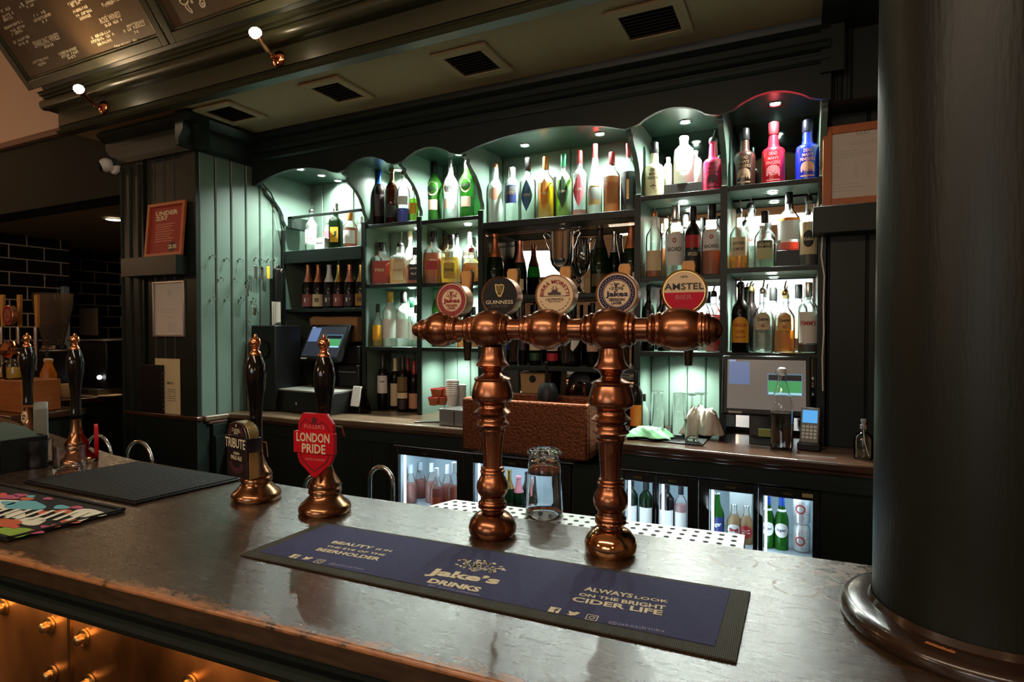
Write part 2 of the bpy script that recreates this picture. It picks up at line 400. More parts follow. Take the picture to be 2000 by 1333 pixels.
# street side wall, with two window openings
wr = MB()
for b in ((-9, -5.1, 0, 3.9), (-5.1, -3.8, 0, 2.5), (-5.1, -3.8, 3.1, 3.9), (-3.8, -2.3, 0, 3.9), (-2.3, .9, 0, 1.55), (-2.3, .9, 2.4, 3.9), (.9, 3, 0, 3.9)):
    wr.box(b[0], b[1], -4.15, -4, b[2], b[3])
struct(wr.build('wall_rear', PEACH))
for i, (x0, x1, z0, z1) in enumerate(((-5.1, -3.8, 2.5, 3.1), (-2.3, .9, 1.55, 2.4))):
    f = MB(); t = .06
    f.box(x0, x0+t, -4.1, -3.96, z0, z1).box(x1-t, x1, -4.1, -3.96, z0, z1).box(x0, x1, -4.1, -3.96, z0, z0+t).box(x0, x1, -4.1, -3.96, z1-t, z1)
    k = 2 if i == 0 else 4
    for q in range(1, k): X = x0+(x1-x0)*q/k; f.box(X-.025, X+.025, -4.1, -3.97, z0, z1)
    f.box(x0, x1, -4.1, -3.97, (z0+z1)/2-.02, (z0+z1)/2+.02)
    w = struct(f.build('window_%d' % (i+1), pbr('window_frame_brown', (.16, .07, .03), .4)))
    MB().box(x0+.03, x1-.03, -4.12, -4.11, z0+.03, z1-.03).build('pane', emit('daylit_sky_pane', (.86, .95, 1), 1.6), w)
# wall behind the shelves, its tongue and groove panels, and the wall beside them
sbox('wall_back', GREENB, -3.5, 1.6, 3.33, 3.45, 0, 3.9)
def panels(mb, axis, fixed, a0, a1, z0, z1, w, t=.012, gap=.007):
    n = max(1, round((a1-a0)/w)); w = (a1-a0)/n
    for i in range(n):
        u0 = a0+i*w+gap/2; u1 = a0+(i+1)*w-gap/2; c = .006
        o = [(u0, -t), (u0, -c), (u0+c, 0), (u1-c, 0), (u1, -c), (u1, -t)]
        if axis == 'X': mb.prism([(a, -b) for a, b in o], (0, fixed, z0), (1, 0, 0), (0, 1, 0), (0, 0, z1-z0))
        else: mb.prism(o, (fixed, 0, z0), (0, 1, 0), (1, 0, 0), (0, 0, z1-z0))
    return mb
# left pier with its cornice, and the hook wall running back from it
sbox('wall_pier_left', GREENB, -4.03, -3.314, 2.412, 3.9, 0, 2.84)
pp = MB(); panels(pp, 'X', 2.4, -3.80, -3.42, 1.0, 2.62, .095)
pp.box(-4.03, -3.80, 2.385, 2.412, 0, 2.62).box(-3.42, -3.30, 2.39, 2.412, 1.0, 2.62)
for q in (-4.02, -3.93, -3.84): pp.tube([(q, 2.385, .02), (q, 2.385, 2.6)], .012, 8)
struct(pp.build('trim_1', GREENB))
hw = MB(); panels(hw, 'Y', -3.30, 2.412, 3.32, 1.0, 2.70, .113); struct(hw.build('wall_panelling_side', GREEN))
cn = MB()
cprof = [(0, 0), (.10, 0), (.13, -.03), (.10, -.06), (.07, -.07), (.07, -.11), (.03, -.16), (.03, -.2), (0, -.2)]
cn.prism([(-a, b) for a, b in cprof], (-4.10, 2.40, 2.82), (0, 1, 0), (0, 0, 1), (.92, 0, 0))
cn.prism([(a, b) for a, b in cprof], (-3.31, 2.27, 2.82), (1, 0, 0), (0, 0, 1), (0, .56, 0))
struct(cn.build('trim_2', GREENB))
# wall to the right of the shelves
rw = MB(); rw.box(.12, 1.6, 3.062, 3.2, 0, 2.9); panels(rw, 'X', 3.05, .12, 1.5, 1.0, 2.82, .16, gap=.004)
struct(rw.build('wall_pier_right', GREENB))
sbox('trim_3', GREENB, .075, 1.5, 2.0, 3.06, 2.79, 2.83)
rt_ = MB(); rt_.box(.075, .16, 2.78, 3.06, 2.60, 2.80)
for q in (.12, .15, .185): rt_.tube([(q, 2.86, 2.5), (q, 2.86, 2.8)], .012, 8)
rt_.box(.09, .5, 2.86, 3.06, 2.5, 2.8)
struct(rt_.build('trim_4', GREENB))
# soffit over the bartender's aisle
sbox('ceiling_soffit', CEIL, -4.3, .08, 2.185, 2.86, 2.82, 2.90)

# ------------------------------------------------------------------ gantry over the bar front
gt = thing('bar_gantry', 'dark green moulded timber gantry running above the bar, carrying the chalk menu boards', 'gantry', (-1.4, 2.1, 2.85))
BO = Vector((0, 2.075, 3.045)); BV = Vector((0, -.60, .80)); BN = Vector((0, -.80, -.60))
prof = [(2.22, 2.80), (2.165, 2.80), (2.150, 2.812), (2.165, 2.826), (2.18, 2.832), (2.165, 2.842), (2.18, 2.852)]
GB = MB().prism([(y, z) for y, z in prof]+[(2.22, 2.852)], (-4.32, 0, 0), (0, 1, 0), (0, 0, 1), (5.9, 0, 0)).build('lower_moulding', OLIVE, gt, smooth=False)
MB().prism([(2.168, 2.85), (2.168, 2.945), (2.22, 2.945), (2.22, 2.85)], (-4.32, 0, 0), (0, 1, 0), (0, 0, 1), (5.9, 0, 0)).build('fascia', OLIVE, gt)
tor = [(2.22, 2.945), (2.15, 2.945)]+[(2.115+.032*cos(a), 2.972+.032*sin(a)) for a in [radians(-60-15*i) for i in range(16)]]+[(2.13, 3.010), (2.105, 3.012), (2.105, 3.022), (2.085, 3.024), (2.085, 3.036), (2.070, 3.04), (2.22, 3.04)]
MB().prism(tor, (-4.37, 0, 0), (0, 1, 0), (0, 0, 1), (5.95, 0, 0)).build('cornice_moulding', OLIVE, gt, ang=.5)
bk = MB(); q = [(BO.y, BO.z), (BO.y-.60*1.05, BO.z+.80*1.05), (BO.y-.60*1.05+.3, BO.z+.80*1.05), (2.22, BO.z)]
bk.prism(q, (-4.30, 0, 0), (0, 1, 0), (0, 0, 1), (5.85, 0, 0)); bk.build('sloping_back', GREENB, gt)
def onboard(x, y, off=.004):
    d = ray(x, y); o = BO+BN*off; t = (o-EYE).dot(BN)/d.dot(BN); return EYE+d*t
def bplane(off=.004): return lambda u, v: Vector((u, 0, 0))+BO+BN*off+BV*v
BOARDM = pbr('brown_chalkboard', (.085, .052, .026), .42, var=.35, vscale=2.5, bump=.1, bscale=30)
CHALK = pbr('cream_chalk', '#e8dcc0', .9)
def menu_board(x0, x1, v0, v1, label):
    t = thing('menu_board', label, 'menu board', bplane()((x0+x1)/2, v0))
    f = bplane(0)
    MB().flat([(x0, v0), (x1, v0), (x1, v1), (x0, v1)], BO+BN*.003, (1, 0, 0), BV).build('board', BOARDM, t)
    b = MB()
    for a0, a1, c0, c1, h in ((x0-.05, x0, v0-.05, v1+.05, .022), (x1, x1+.05, v0-.05, v1+.05, .022), (x0, x1, v0-.05, v0, .022), (x0, x1, v1, v1+.05, .022),
                              (x0, x0+.014, v0, v1, .012), (x1-.014, x1, v0, v1, .012), (x0, x1, v0, v0+.014, .012)):
        b.prism([(a0, c0), (a1, c0), (a1, c1), (a0, c1)], BO, (1, 0, 0), BV, BN*h)
    b.build('frame', OLIVE, t, bevel=.004); return t
pA = onboard(68, 178); pB = onboard(333, 92)
b1 = menu_board(pA.x+.02, pB.x-.03, .07, .95, 'brown chalkboard wine list with cream lettering, at the gantry end near the peach wall')
b2 = menu_board(pB.x+.08, pB.x+1.55, .07, .95, 'dark chalkboard next to the wine list, blank but for small chalk drawings')
b3 = menu_board(pB.x+1.66, 1.4, .07, .95, 'long dark chalkboard above the copper taps, past the second brass picture lamp')
fn = bplane(.0045)
def bl(px, py):
    p = onboard(px, py, .0045); return p.x, (p-BO-BN*.0045).dot(BV)
LTP = []
def btext(s, px, py, wpx, h=None, shear=0):
    u, v = bl(px, py); ppm = abs(bl(px+10, py)[0]-u)/10*1.0
    text(MB(), s, fn, wpx*ppm*.93, h, x=u, y=v, bold=.012, shear=shear).build('heading', CHALK, b1, smooth=False)
btext('ROSÉ WINES?', 214, 33, 52, .034, .1); btext('SPARKLING WINES?', 90, 79, 66, .034, .1)
rnd = random.Random(11)
def scribble(px, py, wpx, h=.017):
    u, v = bl(px, py); ppm = abs(bl(px+10, py)[0]-u)/10; w = wpx*ppm*.93; x = -w/2; lt = MB()
    while x < w/2:
        L = rnd.uniform(.012, .02)
        if rnd.random() < .14: x += .018; continue
        k = h*rnd.uniform(.7, 1)
        stroke(lt, [(u+x, v-k/2), (u+x+rnd.uniform(0, .008), v+k/2)], .004, fn)
        stroke(lt, [(u+x, v+rnd.uniform(-.5, .5)*k), (u+x+L*.7, v+rnd.uniform(-.5, .5)*k)], .004, fn)
        if rnd.random() < .6: stroke(lt, [(u+x+L*.7, v-k/2), (u+x+L*.6, v+k/2)], .004, fn)
        x += L
    lt.build('chalk_line', CHALK, b1, smooth=False)
for c in ((300, 20, 200), (330, 62, 110), (235, 70, 60), (60, 105, 140), (80, 165, 150), (85, 205, 130), (425, 150, 160), (460, 190, 250), (480, 230, 60), (140, 270, 260), (190, 310, 200), (180, 355, 140),
          (225, 430, 220), (255, 468, 140), (530, 495, 130), (430, 655, 250), (455, 693, 110), (730, 555, 250), (750, 590, 220), (770, 622, 90), (820, 15, 220), (815, 45, 110), (870, 100, 210), (900, 145, 200), (925, 185, 150),
          (1230, 245, 240), (1210, 15, 280), (1180, 45, 100), (1440, 265, 290), (1455, 300, 300), (1480, 345, 50), (1090, 375, 260), (1110, 415, 320), (1130, 460, 190), (1360, 475, 300), (1380, 515, 120), (1415, 550, 200)):
    scribble(c[0]/5.553, c[1]/5.553, c[2]/5.553)
dr = MB()
def chalkline(P, w=.008, cl=False):
    Q = [bl(*p) for p in P]
    if cl: Q.append(Q[0])
    stroke(dr, Q, w, fn)
chalkline([(350, 2), (356, 8), (362, 9), (368, 3), (364, -4), (356, -4)], cl=True)
chalkline([(361, 9), (364, 16), (370, 22), (376, 25), (375, 20), (369, 15), (366, 8)], cl=True)
chalkline([(391, 0), (390, 8), (394, 14), (400, 12), (400, 5), (396, -2)], cl=True); chalkline([(394, 6), (397, 5), (397, 9), (394, 9)], .005, True)
chalkline([(372, 2), (375, 1), (377, 4), (374, 6)], .006, True)
dr.build('chalk_drawing', CHALK, b2, smooth=False)

# copper picture lamps on the gantry fascia
BULB = emit('lamp_bulb_warm', (1, .80, .50), 60)
def picture_lamp(pd, ph, label):
    b = ony(*pd, 2.165); h = ony(*ph, 1.98)
    t = thing('picture_lamp', label, 'lamp', b, group='copper picture lamps along the gantry')
    MB().lathe([(0, 0), (.040, 0), (.040, .006), (.030, .016), (.012, .022), (0, .024)], b, 24, (0, -1, 0)).build('wall_rose', COPPERB, t)
    k = b+Vector((.01, -.05, -.012)); d = (h-k).normalized(); e = k+d*((h-k).length*.28)
    MB().tube([b+Vector((0, -.01, 0)), b+Vector((.004, -.04, -.012)), k, e], .006, 8).ball(k, .010, 10).build('arm', COPPERB, t)
    MB().lathe([(0, 0), (.012, 0), (.013, .01), (.013, (h-e).length*.7), (.022, (h-e).length*.75), (.026, (h-e).length*.97), (.022, (h-e).length*.97), (.012, (h-e).length*.78), (0, (h-e).length*.76)], e, 16, d).build('lamp_head', COPPERB, t)
    MB().ball(h+d*.006, .026, 14, (1.2, 1, .9)).build('bulb', BULB, t)
    MB().tube([b+Vector((-.01, -.02, .02)), b+Vector((.02, -.022, -.015))], .004, 6).ball(b+Vector((.02, -.02, -.03)), .008, 8).build('thumb_screw', COPPERB, t)
    s = light('picture_lamp_beam', 'SPOT', h+d*.040, 11, (1, .68, .36), .012, spot=150, blend=.8); aim(s, h+d+Vector((0, .35, .2)))
    s.parent = t; s.location = s.location-Vector(t.location)
    return t
picture_lamp((203, 210), (155, 175), 'small copper picture lamp nearest the end of the gantry, under the wine list')
picture_lamp((545, 115), (500, 66), 'small copper picture lamp between the wine list and the long blank boards')
picture_lamp((1130, -40), (1080, -95), 'small copper picture lamp furthest along the gantry, above the middle taps')

# four air vents in the soffit
def air_vent(x0, x1, y0, y1, label):
    t = thing('air_vent', label, 'air vent', ((x0+x1)/2, (y0+y1)/2, 2.82), group='square vents in the beige soffit')
    z = 2.82; f = MB(); e = .045
    for b in ((x0, x1, y0, y0+e), (x0, x1, y1-e, y1), (x0, x0+e, y0+e, y1-e), (x1-e, x1, y0+e, y1-e)): f.box(b[0], b[1], b[2], b[3], z-.016, z-.001)
    f.build('frame', CEIL, t, bevel=.002)
    g = MB(); n = 8
    g.box(x0+e, x1-e, y0+e, y1-e, z-.003, z-.001); g.build('duct_opening', pbr('duct_black', (.004, .003, .003), .8), t)
    g = MB()
    for i in range(n):
        yy = y0+e+(y1-y0-2*e)*(i+.5)/n
        g.add([(x0+e, yy-.008, z-.013), (x1-e, yy-.008, z-.013), (x1-e, yy+.006, z-.005), (x0+e, yy+.006, z-.005), (x0+e, yy-.008, z-.0145), (x1-e, yy-.008, z-.0145), (x1-e, yy+.006, z-.0065), (x0+e, yy+.006, z-.0065)],
              [(0, 1, 2, 3), (4, 7, 6, 5), (0, 4, 5, 1), (2, 6, 7, 3)])
    g.build('grille', pbr('vent_maroon', (.040, .020, .016), .5), t)
    return t
air_vent(-3.18, -2.88, 2.29, 2.57, 'air vent in the soffit nearest the hook wall'); air_vent(-2.37, -2.10, 2.31, 2.61, 'air vent in the soffit, second from the hook wall')
air_vent(-1.56, -1.27, 2.33, 2.63, 'air vent in the soffit above the coloured gin bottles'); air_vent(-.72, -.41, 2.33, 2.63, 'air vent in the soffit nearest the round column')

# ------------------------------------------------------------------ back bar shelving
SH = thing('shelving_unit', 'dark green built-in back bar shelving with arched valance and seven dividers', 'shelving', (-1.6, 3.05, 1.0))
DX = [-3.278, -2.557, -2.121, -1.685, -.755, -.331, .094]
dp = [(3.33, 1.0), (3.05, 1.0), (3.05, 2.235), (3.065, 2.24), (3.065, 2.27), (3.045, 2.30), (3.035, 2.34), (3.01, 2.38), (2.97, 2.42), (2.92, 2.45), (2.895, 2.47), (2.895, 2.49), (2.86, 2.50), (2.83, 2.53), (2.82, 2.60), (3.33, 2.60)]
for i, x in enumerate(DX):
    p = dp if i else [(a, max(b, 1.65)) if False else (a, b) for a, b in dp]
    MB().prism(p, (x-.013, 0, 0), (0, 1, 0), (0, 0, 1), (.026, 0, 0)).build('divider', GREEN if i < 3 else GREEN, SH, smooth=False)
    MB().box(x-.016, x+.016, 3.040, 3.051, 1.0, 2.232).build('divider_edging', GREENB, SH)
# valance with scalloped lower edge
vp = []
for a, b in zip(DX[:-1], DX[1:]):
    s0, s1 = a+.066, b-.058
    vp += [(a, 2.497), (a+.03, 2.503), (s0, 2.512)]
    pk = .052
    vp += [(s0+(s1-s0)*t, 2.512+pk*sin(pi*t)**.8) for t in [k/16 for k in range(1, 16)]]+[(s1, 2.512), (b-.03, 2.503)]
vp += [(DX[-1], 2.497), (DX[-1]+.02, 2.497), (DX[-1]+.02, 2.66), (DX[0]-.02, 2.66), (DX[0]-.02, 2.497)]
MB().prism(vp, (0, 2.80, 0), (1, 0, 0), (0, 0, 1), (0, .022, 0)).build('valance', GREENB, SH, ang=.4)
cv = [(2.83, 2.645), (2.79, 2.645), (2.775, 2.655), (2.775, 2.672), (2.79, 2.68), (2.79, 2.69), (2.765, 2.70), (2.755, 2.715), (2.765, 2.73), (2.79, 2.735), (2.79, 2.77), (2.76, 2.79), (2.75, 2.82), (2.83, 2.82)]
MB().prism(cv, (-3.31, 0, 0), (0, 1, 0), (0, 0, 1), (3.42, 0, 0)).build('cornice', GREENB, SH, ang=.35)
MB().box(DX[0], DX[-1], 2.823, 3.33, 2.60, 2.62).build('canopy', pbr('canopy_green', (.022, .048, .036), .3), SH)
# painted boards at the back of the bays
for a, b, z0, z1 in ((DX[0]-.03, DX[1], 2.0, 2.6), (DX[1], DX[2], 1.0, 2.6), (DX[2], DX[3], 1.0, 2.6), (DX[3], DX[4], 2.15, 2.6), (DX[4], DX[5], 1.0, 1.42)):
    panels(MB(), 'X', 3.30, a+.013, b-.013, z0, z1, .11 if b-a < .8 and z0 < 1.9 else .145 if b-a < .8 else .5, gap=.003).build('back_boards', GREEN, SH)
MB().box(DX[0], DX[1], 3.30, 3.32, 1.0, 2.0).build('back_panel', GREENB, SH)
for a, b, z0, z1, m in ((DX[4], DX[5], 2.23, 2.6, DMIRROR), (DX[5], DX[6], 2.23, 2.6, DMIRROR), (DX[3], DX[4], 1.02, 2.13, MIRROR), (DX[4], DX[5], 1.43, 2.2, MIRROR), (DX[5], DX[6], 1.02, 2.2, MIRROR)):
    MB().box(a+.012, b-.012, 3.300, 3.318, z0, z1).build('mirror', m, SH)
# shelves
SHZ = {0: (2.083, 1.677), 1: (2.215, 1.827, 1.422), 2: (2.208, 1.82, 1.422), 3: (2.16, 1.732, 1.325), 4: (2.223, 1.806, 1.42), 5: (2.23, 1.831, 1.422)}
for b, zs in SHZ.items():
    a0, a1 = DX[b]+.013, DX[b+1]-.013
    for z in zs:
        th = .035 if (b == 3 and z > 2) else .020
        MB().box(a0, a1, 3.055, 3.30, z-th, z-.001).build('shelf', GREEN, SH, bevel=.003)
        MB().box(a0, a1, 3.046, 3.055, z-th-.004, z-.001).build('shelf_edge', GREENB, SH, bevel=.002)
MB().box(DX[0]+.013, DX[1]-.013, 3.035, 3.055, 1.995, 2.082).build('shelf_fascia', GREENB, SH, bevel=.003)
MB().box(DX[0]+.06, DX[1]-.013, 3.03, 3.045, 2.305, 2.322).box(DX[0]+.06, DX[0]+.10, 3.03, 3.2, 2.24, 2.322).build('front_rail', GREENB, SH, bevel=.002)
MB().box(DX[3]+.02, DX[4]-.02, 3.07, 3.09, 2.085, 2.095).build('glass_strip', glassm('clear_glass'), SH)

# recessed niche spotlights (real lamps set in canopy and shelf undersides)
SPOTE = emit('spot_lens', (.90, 1, .93), 28)
NSP = 12
def spot(x, y, z, e, label, a=150):
    t = thing('spotlight', label, 'spotlight', (x, y, z), group=None)
    MB().lathe([(.030, 0), (.033, -.003), (.030, -.006), (.022, -.004)], (x, y, z), 20).build('trim_ring', CHROME, t)
    MB().lathe([(0, -.003), (.023, -.003), (.023, -.0015), (0, -.0015)], (x, y, z), 18).build('lens', SPOTE, t)
    l = light('niche_spot', 'SPOT', (x, y, z-.010), e*NSP, COOL, .012, (0, 0, 0), a, blend=.9); l.parent = t; l.location = (0, 0, -.012)
spot(-2.98, 2.915, 2.60, 3.4, 'recessed spotlight in the canopy over the champagne bay, nearest the front'); spot(-2.97, 3.10, 2.60, 3.0, 'recessed spotlight in the canopy over the champagne bay, middle of three'); spot(-2.97, 3.26, 2.60, 2.4, 'recessed spotlight in the canopy over the champagne bay, nearest the back boards')
spot(-2.41, 3.22, 2.60, 5, 'recessed spotlight in the canopy over the navy and brown bottles'); spot(-1.86, 3.09, 2.60, 5.5, 'recessed spotlight in the canopy over the green vermouth bottles')
spot(-1.43, 3.11, 2.60, 5, 'recessed spotlight in the wide arch above the white frosted bottle'); spot(-.98, 3.11, 2.60, 5, 'recessed spotlight in the wide arch above the brown and orange bottle')
spot(-.53, 3.12, 2.60, 6, 'recessed spotlight in the arch above the white jars'); spot(-.107, 3.06, 2.60, 3.0, 'recessed spotlight in the arch above the red rum bottle')
spot(-2.24, 3.20, 2.193, 3.2, 'small spotlight under the top shelf over the square whiskey bottles'); spot(-1.85, 3.18, 2.186, 3, 'small spotlight under the shelf of green vermouth')
spot(-.55, 3.19, 2.20, 3.5, 'small spotlight under the shelf of the cream and magenta bottles'); spot(-.12, 3.18, 2.208, 3.5, 'small spotlight under the shelf of the brown, red and blue bottles')
spot(-2.28, 3.19, 1.805, 5, 'small spotlight over the glaring white bottles'); spot(-1.83, 3.19, 1.798, 2.4, 'small spotlight under the whisky shelf behind the smallest tap badge')
spot(-.55, 3.19, 1.784, 2.6, 'small spotlight behind the red and cream tap badge'); spot(-.12, 3.17, 1.809, 3.2, 'small spotlight above the coffee liqueur and tequila bottles')
spot(-.54, 3.15, 1.398, 2.6, 'small spotlight over the upturned pint glasses by the till'); spot(-1.95, 3.17, 1.400, 1.6, 'small spotlight over the stacked paper cups')

# ------------------------------------------------------------------ back counter
BC = thing('back_counter', 'dark green back counter with dark polished wood top, under the shelves', 'counter', (-1.5, 2.72, 0))
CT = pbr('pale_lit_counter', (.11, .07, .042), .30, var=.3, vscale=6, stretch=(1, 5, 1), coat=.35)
def slab(mb, pts, z0, z1): return mb.prism(pts, (0, 0, z0), (1, 0, 0), (0, 1, 0), (0, 0, z1-z0))
wl = [(-3.30, 2.42), (-3.265, 2.42), (-3.258, 2.575), (-2.95, 2.60), (-2.70, 2.585), (-2.47, 2.69), (-1.60, 2.715), (-1.60, 3.30), (-3.30, 3.30)]
wr_ = [(-.87, 2.70), (.15, 2.66), (.29, 2.655), (.29, 3.04), (.10, 3.045), (.10, 3.30), (-.87, 3.30)]
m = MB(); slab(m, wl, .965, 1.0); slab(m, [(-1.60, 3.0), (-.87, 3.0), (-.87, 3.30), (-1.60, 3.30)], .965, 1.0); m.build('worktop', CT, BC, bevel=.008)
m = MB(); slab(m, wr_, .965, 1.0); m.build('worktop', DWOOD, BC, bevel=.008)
m = MB(); slab(m, [(p[0], p[1]+(.022 if p[1] < 2.8 else 0)) for p in wl], .945, .964); slab(m, [(p[0], p[1]+(.022 if p[1] < 2.8 else 0)) for p in wr_], .945, .964); m.build('edge_moulding', DWOOD, BC, bevel=.006)
m = MB(); slab(m, [(p[0], p[1]+(.05 if p[1] < 2.8 else 0)) for p in wl], .87, .944); slab(m, [(p[0], p[1]+(.05 if p[1] < 2.8 else 0)) for p in wr_], .87, .944); m.build('apron', GREENB, BC, bevel=.003)
m = MB(); slab(m, [(-3.30, 2.47), (-3.24, 2.47), (-3.23, 2.63), (-2.95, 2.65), (-2.70, 2.64), (-2.47, 2.745), (-2.13, 2.745), (-2.13, 3.30), (-3.30, 3.30)], 0, .869)
m.build('base_cabinet', GREENB, BC)
for a, b in ((-1.0, -.805), (.09, .29)): MB().box(a, b, 2.75, 3.04, 0, .869).build('base_cabinet', GREENB, BC)
panels(MB(), 'X', 2.735, -2.46, -2.14, .05, .86, .10).build('panelled_front', GREENB, BC)
PL = thing('pier_cabinet', 'dark green cabinet with wooden ledge below the framed certificate', 'cabinet', (-3.6, 2.38, 0))
MB().box(-4.0, -3.272, 2.365, 2.41, .975, 1.0).build('ledge', DWOOD, PL, bevel=.005)
MB().box(-3.98, -3.285, 2.375, 2.385, 0, .974).box(-3.297, -3.285, 2.385, 2.46, 0, .974).build('cabinet_body', GREENB, PL)

# fridges built into the counter
FRW = pbr('fridge_liner', (.55, .66, .70), .4)
def fridge(x0, x1, doors, shz, label, le=.75):
    t = thing('bottle_fridge', label, 'fridge', ((x0+x1)/2, 2.75, 0))
    c = MB(); c.box(x0, x1, 3.10, 3.12, .1, .86).box(x0, x0+.02, 2.78, 3.10, .1, .86).box(x1-.02, x1, 2.78, 3.10, .1, .86).box(x0+.02, x1-.02, 2.78, 3.10, .84, .86).box(x0+.02, x1-.02, 2.78, 3.10, .1, .12)
    c.build('cabinet', FRW, t)
    MB().box(x0+.02, x1-.02, 2.80, 3.10, shz-.012, shz).build('wire_shelf', pbr('fridge_shelf', (.35, .4, .42), .4), t)
    zt, zb = .818, .14; last = x0
    for k, (a, b) in enumerate(doors):
        nxt = doors[k+1][0] if k+1 < len(doors) else x1
        L = last if k == 0 else (doors[k-1][1]+a)/2; R = (b+nxt)/2 if k+1 < len(doors) else x1
        f = MB(); f.box(L+.002, a, 2.735, 2.765, .1, .86).box(b, R-.002, 2.735, 2.765, .1, .86).box(a, b, 2.735, 2.765, zt, .86).box(a, b, 2.735, 2.765, .1, zb)
        d = f.build('door', BLACK, t, bevel=.003)
        MB().box(a, b, 2.748, 2.752, zb, zt).build('pane', thin('fridge_door_glass', (.93, .97, 1), gl=.12), d)
        MB().box((a+b)/2-.02, (a+b)/2+.02, 2.722, 2.735, .835, .843).build('door_handle', BRASS, d)
        MB().box(a+.004, a+.014, 2.785, 2.795, .15, .81).build('light_strip', emit('fridge_strip', (.75, .92, 1), 3), t)
        q = light('fridge_light', 'AREA', ((a+b)/2, 2.86, .83), le*(b-a)/.35, (.74, .90, 1), (b-a)*.7, (0, 0, 0), sy=.08); q.parent = t; q.location = Vector(q.location)-Vector(t.location)
        q = light('fridge_light', 'AREA', (a+.03, 2.80, .55), le*.5, (.74, .90, 1), .03, None, sy=.5); aim(q, ((a+b)/2, 2.96, .62)); q.parent = t; q.location = Vector(q.location)-Vector(t.location)
    return t
fridge(-2.125, -1.005, [(-2.057, -1.665), (-1.564, -1.08)], .50, 'black two-door glass fridge of rosé and sparkling wine under the counter beside the copper sink')
fridge(-.80, .085, [(-.735, -.605), (-.575, -.446), (-.352, -.17), (-.13, .060)], .555, 'black glass-door fridge of bottles and cans under the counter below the till')
MB().box(.02, .06, 2.729, 2.7345, .832, .848).build('fridge_badge', pbr('brass_plate', (.55, .42, .22), .4, metal=.6), bpy.data.objects['bottle_fridge.001'])

# copper sink
SK = thing('copper_sink', 'large hammered copper apron sink set into the back counter', 'sink', (-1.23, 2.8, .9))
x0, x1, y0, y1, z0, z1 = -1.575, -.89, 2.64, 3.0, .905, 1.178
MB().box(x0, x1, y0, y0+.03, z0, z1).box(x0, x0+.03, y0+.03, y1, z0, z1).box(x1-.03, x1, y0+.03, y1, z0, z1).box(x0+.03, x1-.03, y1-.03, y1, z0, z1).box(x0+.03, x1-.03, y0+.03, y1-.03, z0, z0+.03).build('basin', HAMMER, SK, bevel=.012)
MB().box(x0+.05, x1-.05, y0+.05, y0+.12, z1-.03, z1-.022).build('drainer_insert', STEEL, SK)

# ------------------------------------------------------------------ the bar
SL = .0565; BD = Vector((1, SL, 0)).normalized(); BNr = Vector((-BD.y, BD.x, 0))   # along the bar, across it towards the wall
ZB = 1.10
def front(x): return .650+SL*x
BAR = thing('bar_counter', 'worn dark wooden bar top with copper panelled front', 'bar counter', (0, 0, 0))
back = [(1.3, 1.315), (.13, 1.250), (-.80, 1.200), (-1.075, 1.187), (-1.465, 1.192), (-1.95, 1.200), (-2.12, 1.22), (-2.7, 1.34), (-3.6, 1.52)]
m = MB(); slab(m, [(-3.6, front(-3.6)), (1.3, front(1.3))]+back, 1.062, ZB)
m.build('bar_top', BARWOOD, BAR, bevel=.004)
o = Vector((-3.6, front(-3.6), 0)); LN = 4.95
mp = [(.004, 1.062), (.004, 1.052), (.016, 1.046), (.022, 1.036), (.010, 1.030), (.007, 1.022), (.010, 1.014), (.020, 1.010), (.020, 1.004), (.036, 1.000), (.036, .992), (.115, .992), (.115, 1.062)]
m = MB().prism(mp, o, BNr, (0, 0, 1), BD*LN); m.build('front_moulding', GREENB, BAR, ang=.35)
OFF = .10
MB().prism([(OFF, 0), (OFF, .99), (OFF+.02, .99), (OFF+.02, 0)], o, BNr, (0, 0, 1), BD*LN).build('front_panel', PANELC, BAR)
m = MB(); slab(m, [(-3.5, front(-3.5)+.14), (1.3, front(1.3)+.14), (1.3, 1.26), (-.8, 1.15), (-2.1, 1.16), (-3.5, 1.45)], 0, 1.061); m.build('carcass', GREENB, BAR)
MB().prism([(.050, .984), (.050, .990), (.060, .990), (.060, .984)], o, BNr, (0, 0, 1), BD*LN).build('light_strip', emit('warm_strip', (1, .66, .30), 9), BAR)
for k in range(5):
    x = -2.6+k*.62; p = Vector((x, front(x), .978))+BNr*.055
    q = light('under_bar_light', 'AREA', p, 1.3, (1, .60, .26), .60, None, sy=.02); q.rotation_euler = (radians(38), 0, atan2(BD.y, BD.x))
def onfront(x, y):
    d = ray(x, y); P0 = o+BNr*(OFF-.001); t = (P0-EYE).dot(BNr)/d.dot(BNr); return EYE+d*t
p = onfront(139, 1290)
MB().box(-.005, .005, -.004, .003, -.9, .02).xf(Matrix.Translation((p.x, p.y, .96)) @ Matrix.Rotation(atan2(BD.y, BD.x), 4, 'Z')).build('brass_strip', BRASS, BAR)
for k, (bx, by) in enumerate(((98, 1222), (165, 1246), (104, 1316), (176, 1333), (8, 1186), (372, 1336))):
    p = onfront(bx, by)
    MB().lathe([(0, 0), (.017, 0), (.017, .004), (.010, .006), (.010, .016), (.007, .019), (0, .020)], p, 14, -BNr, sq=0).build('bolt', BRASS, BAR)

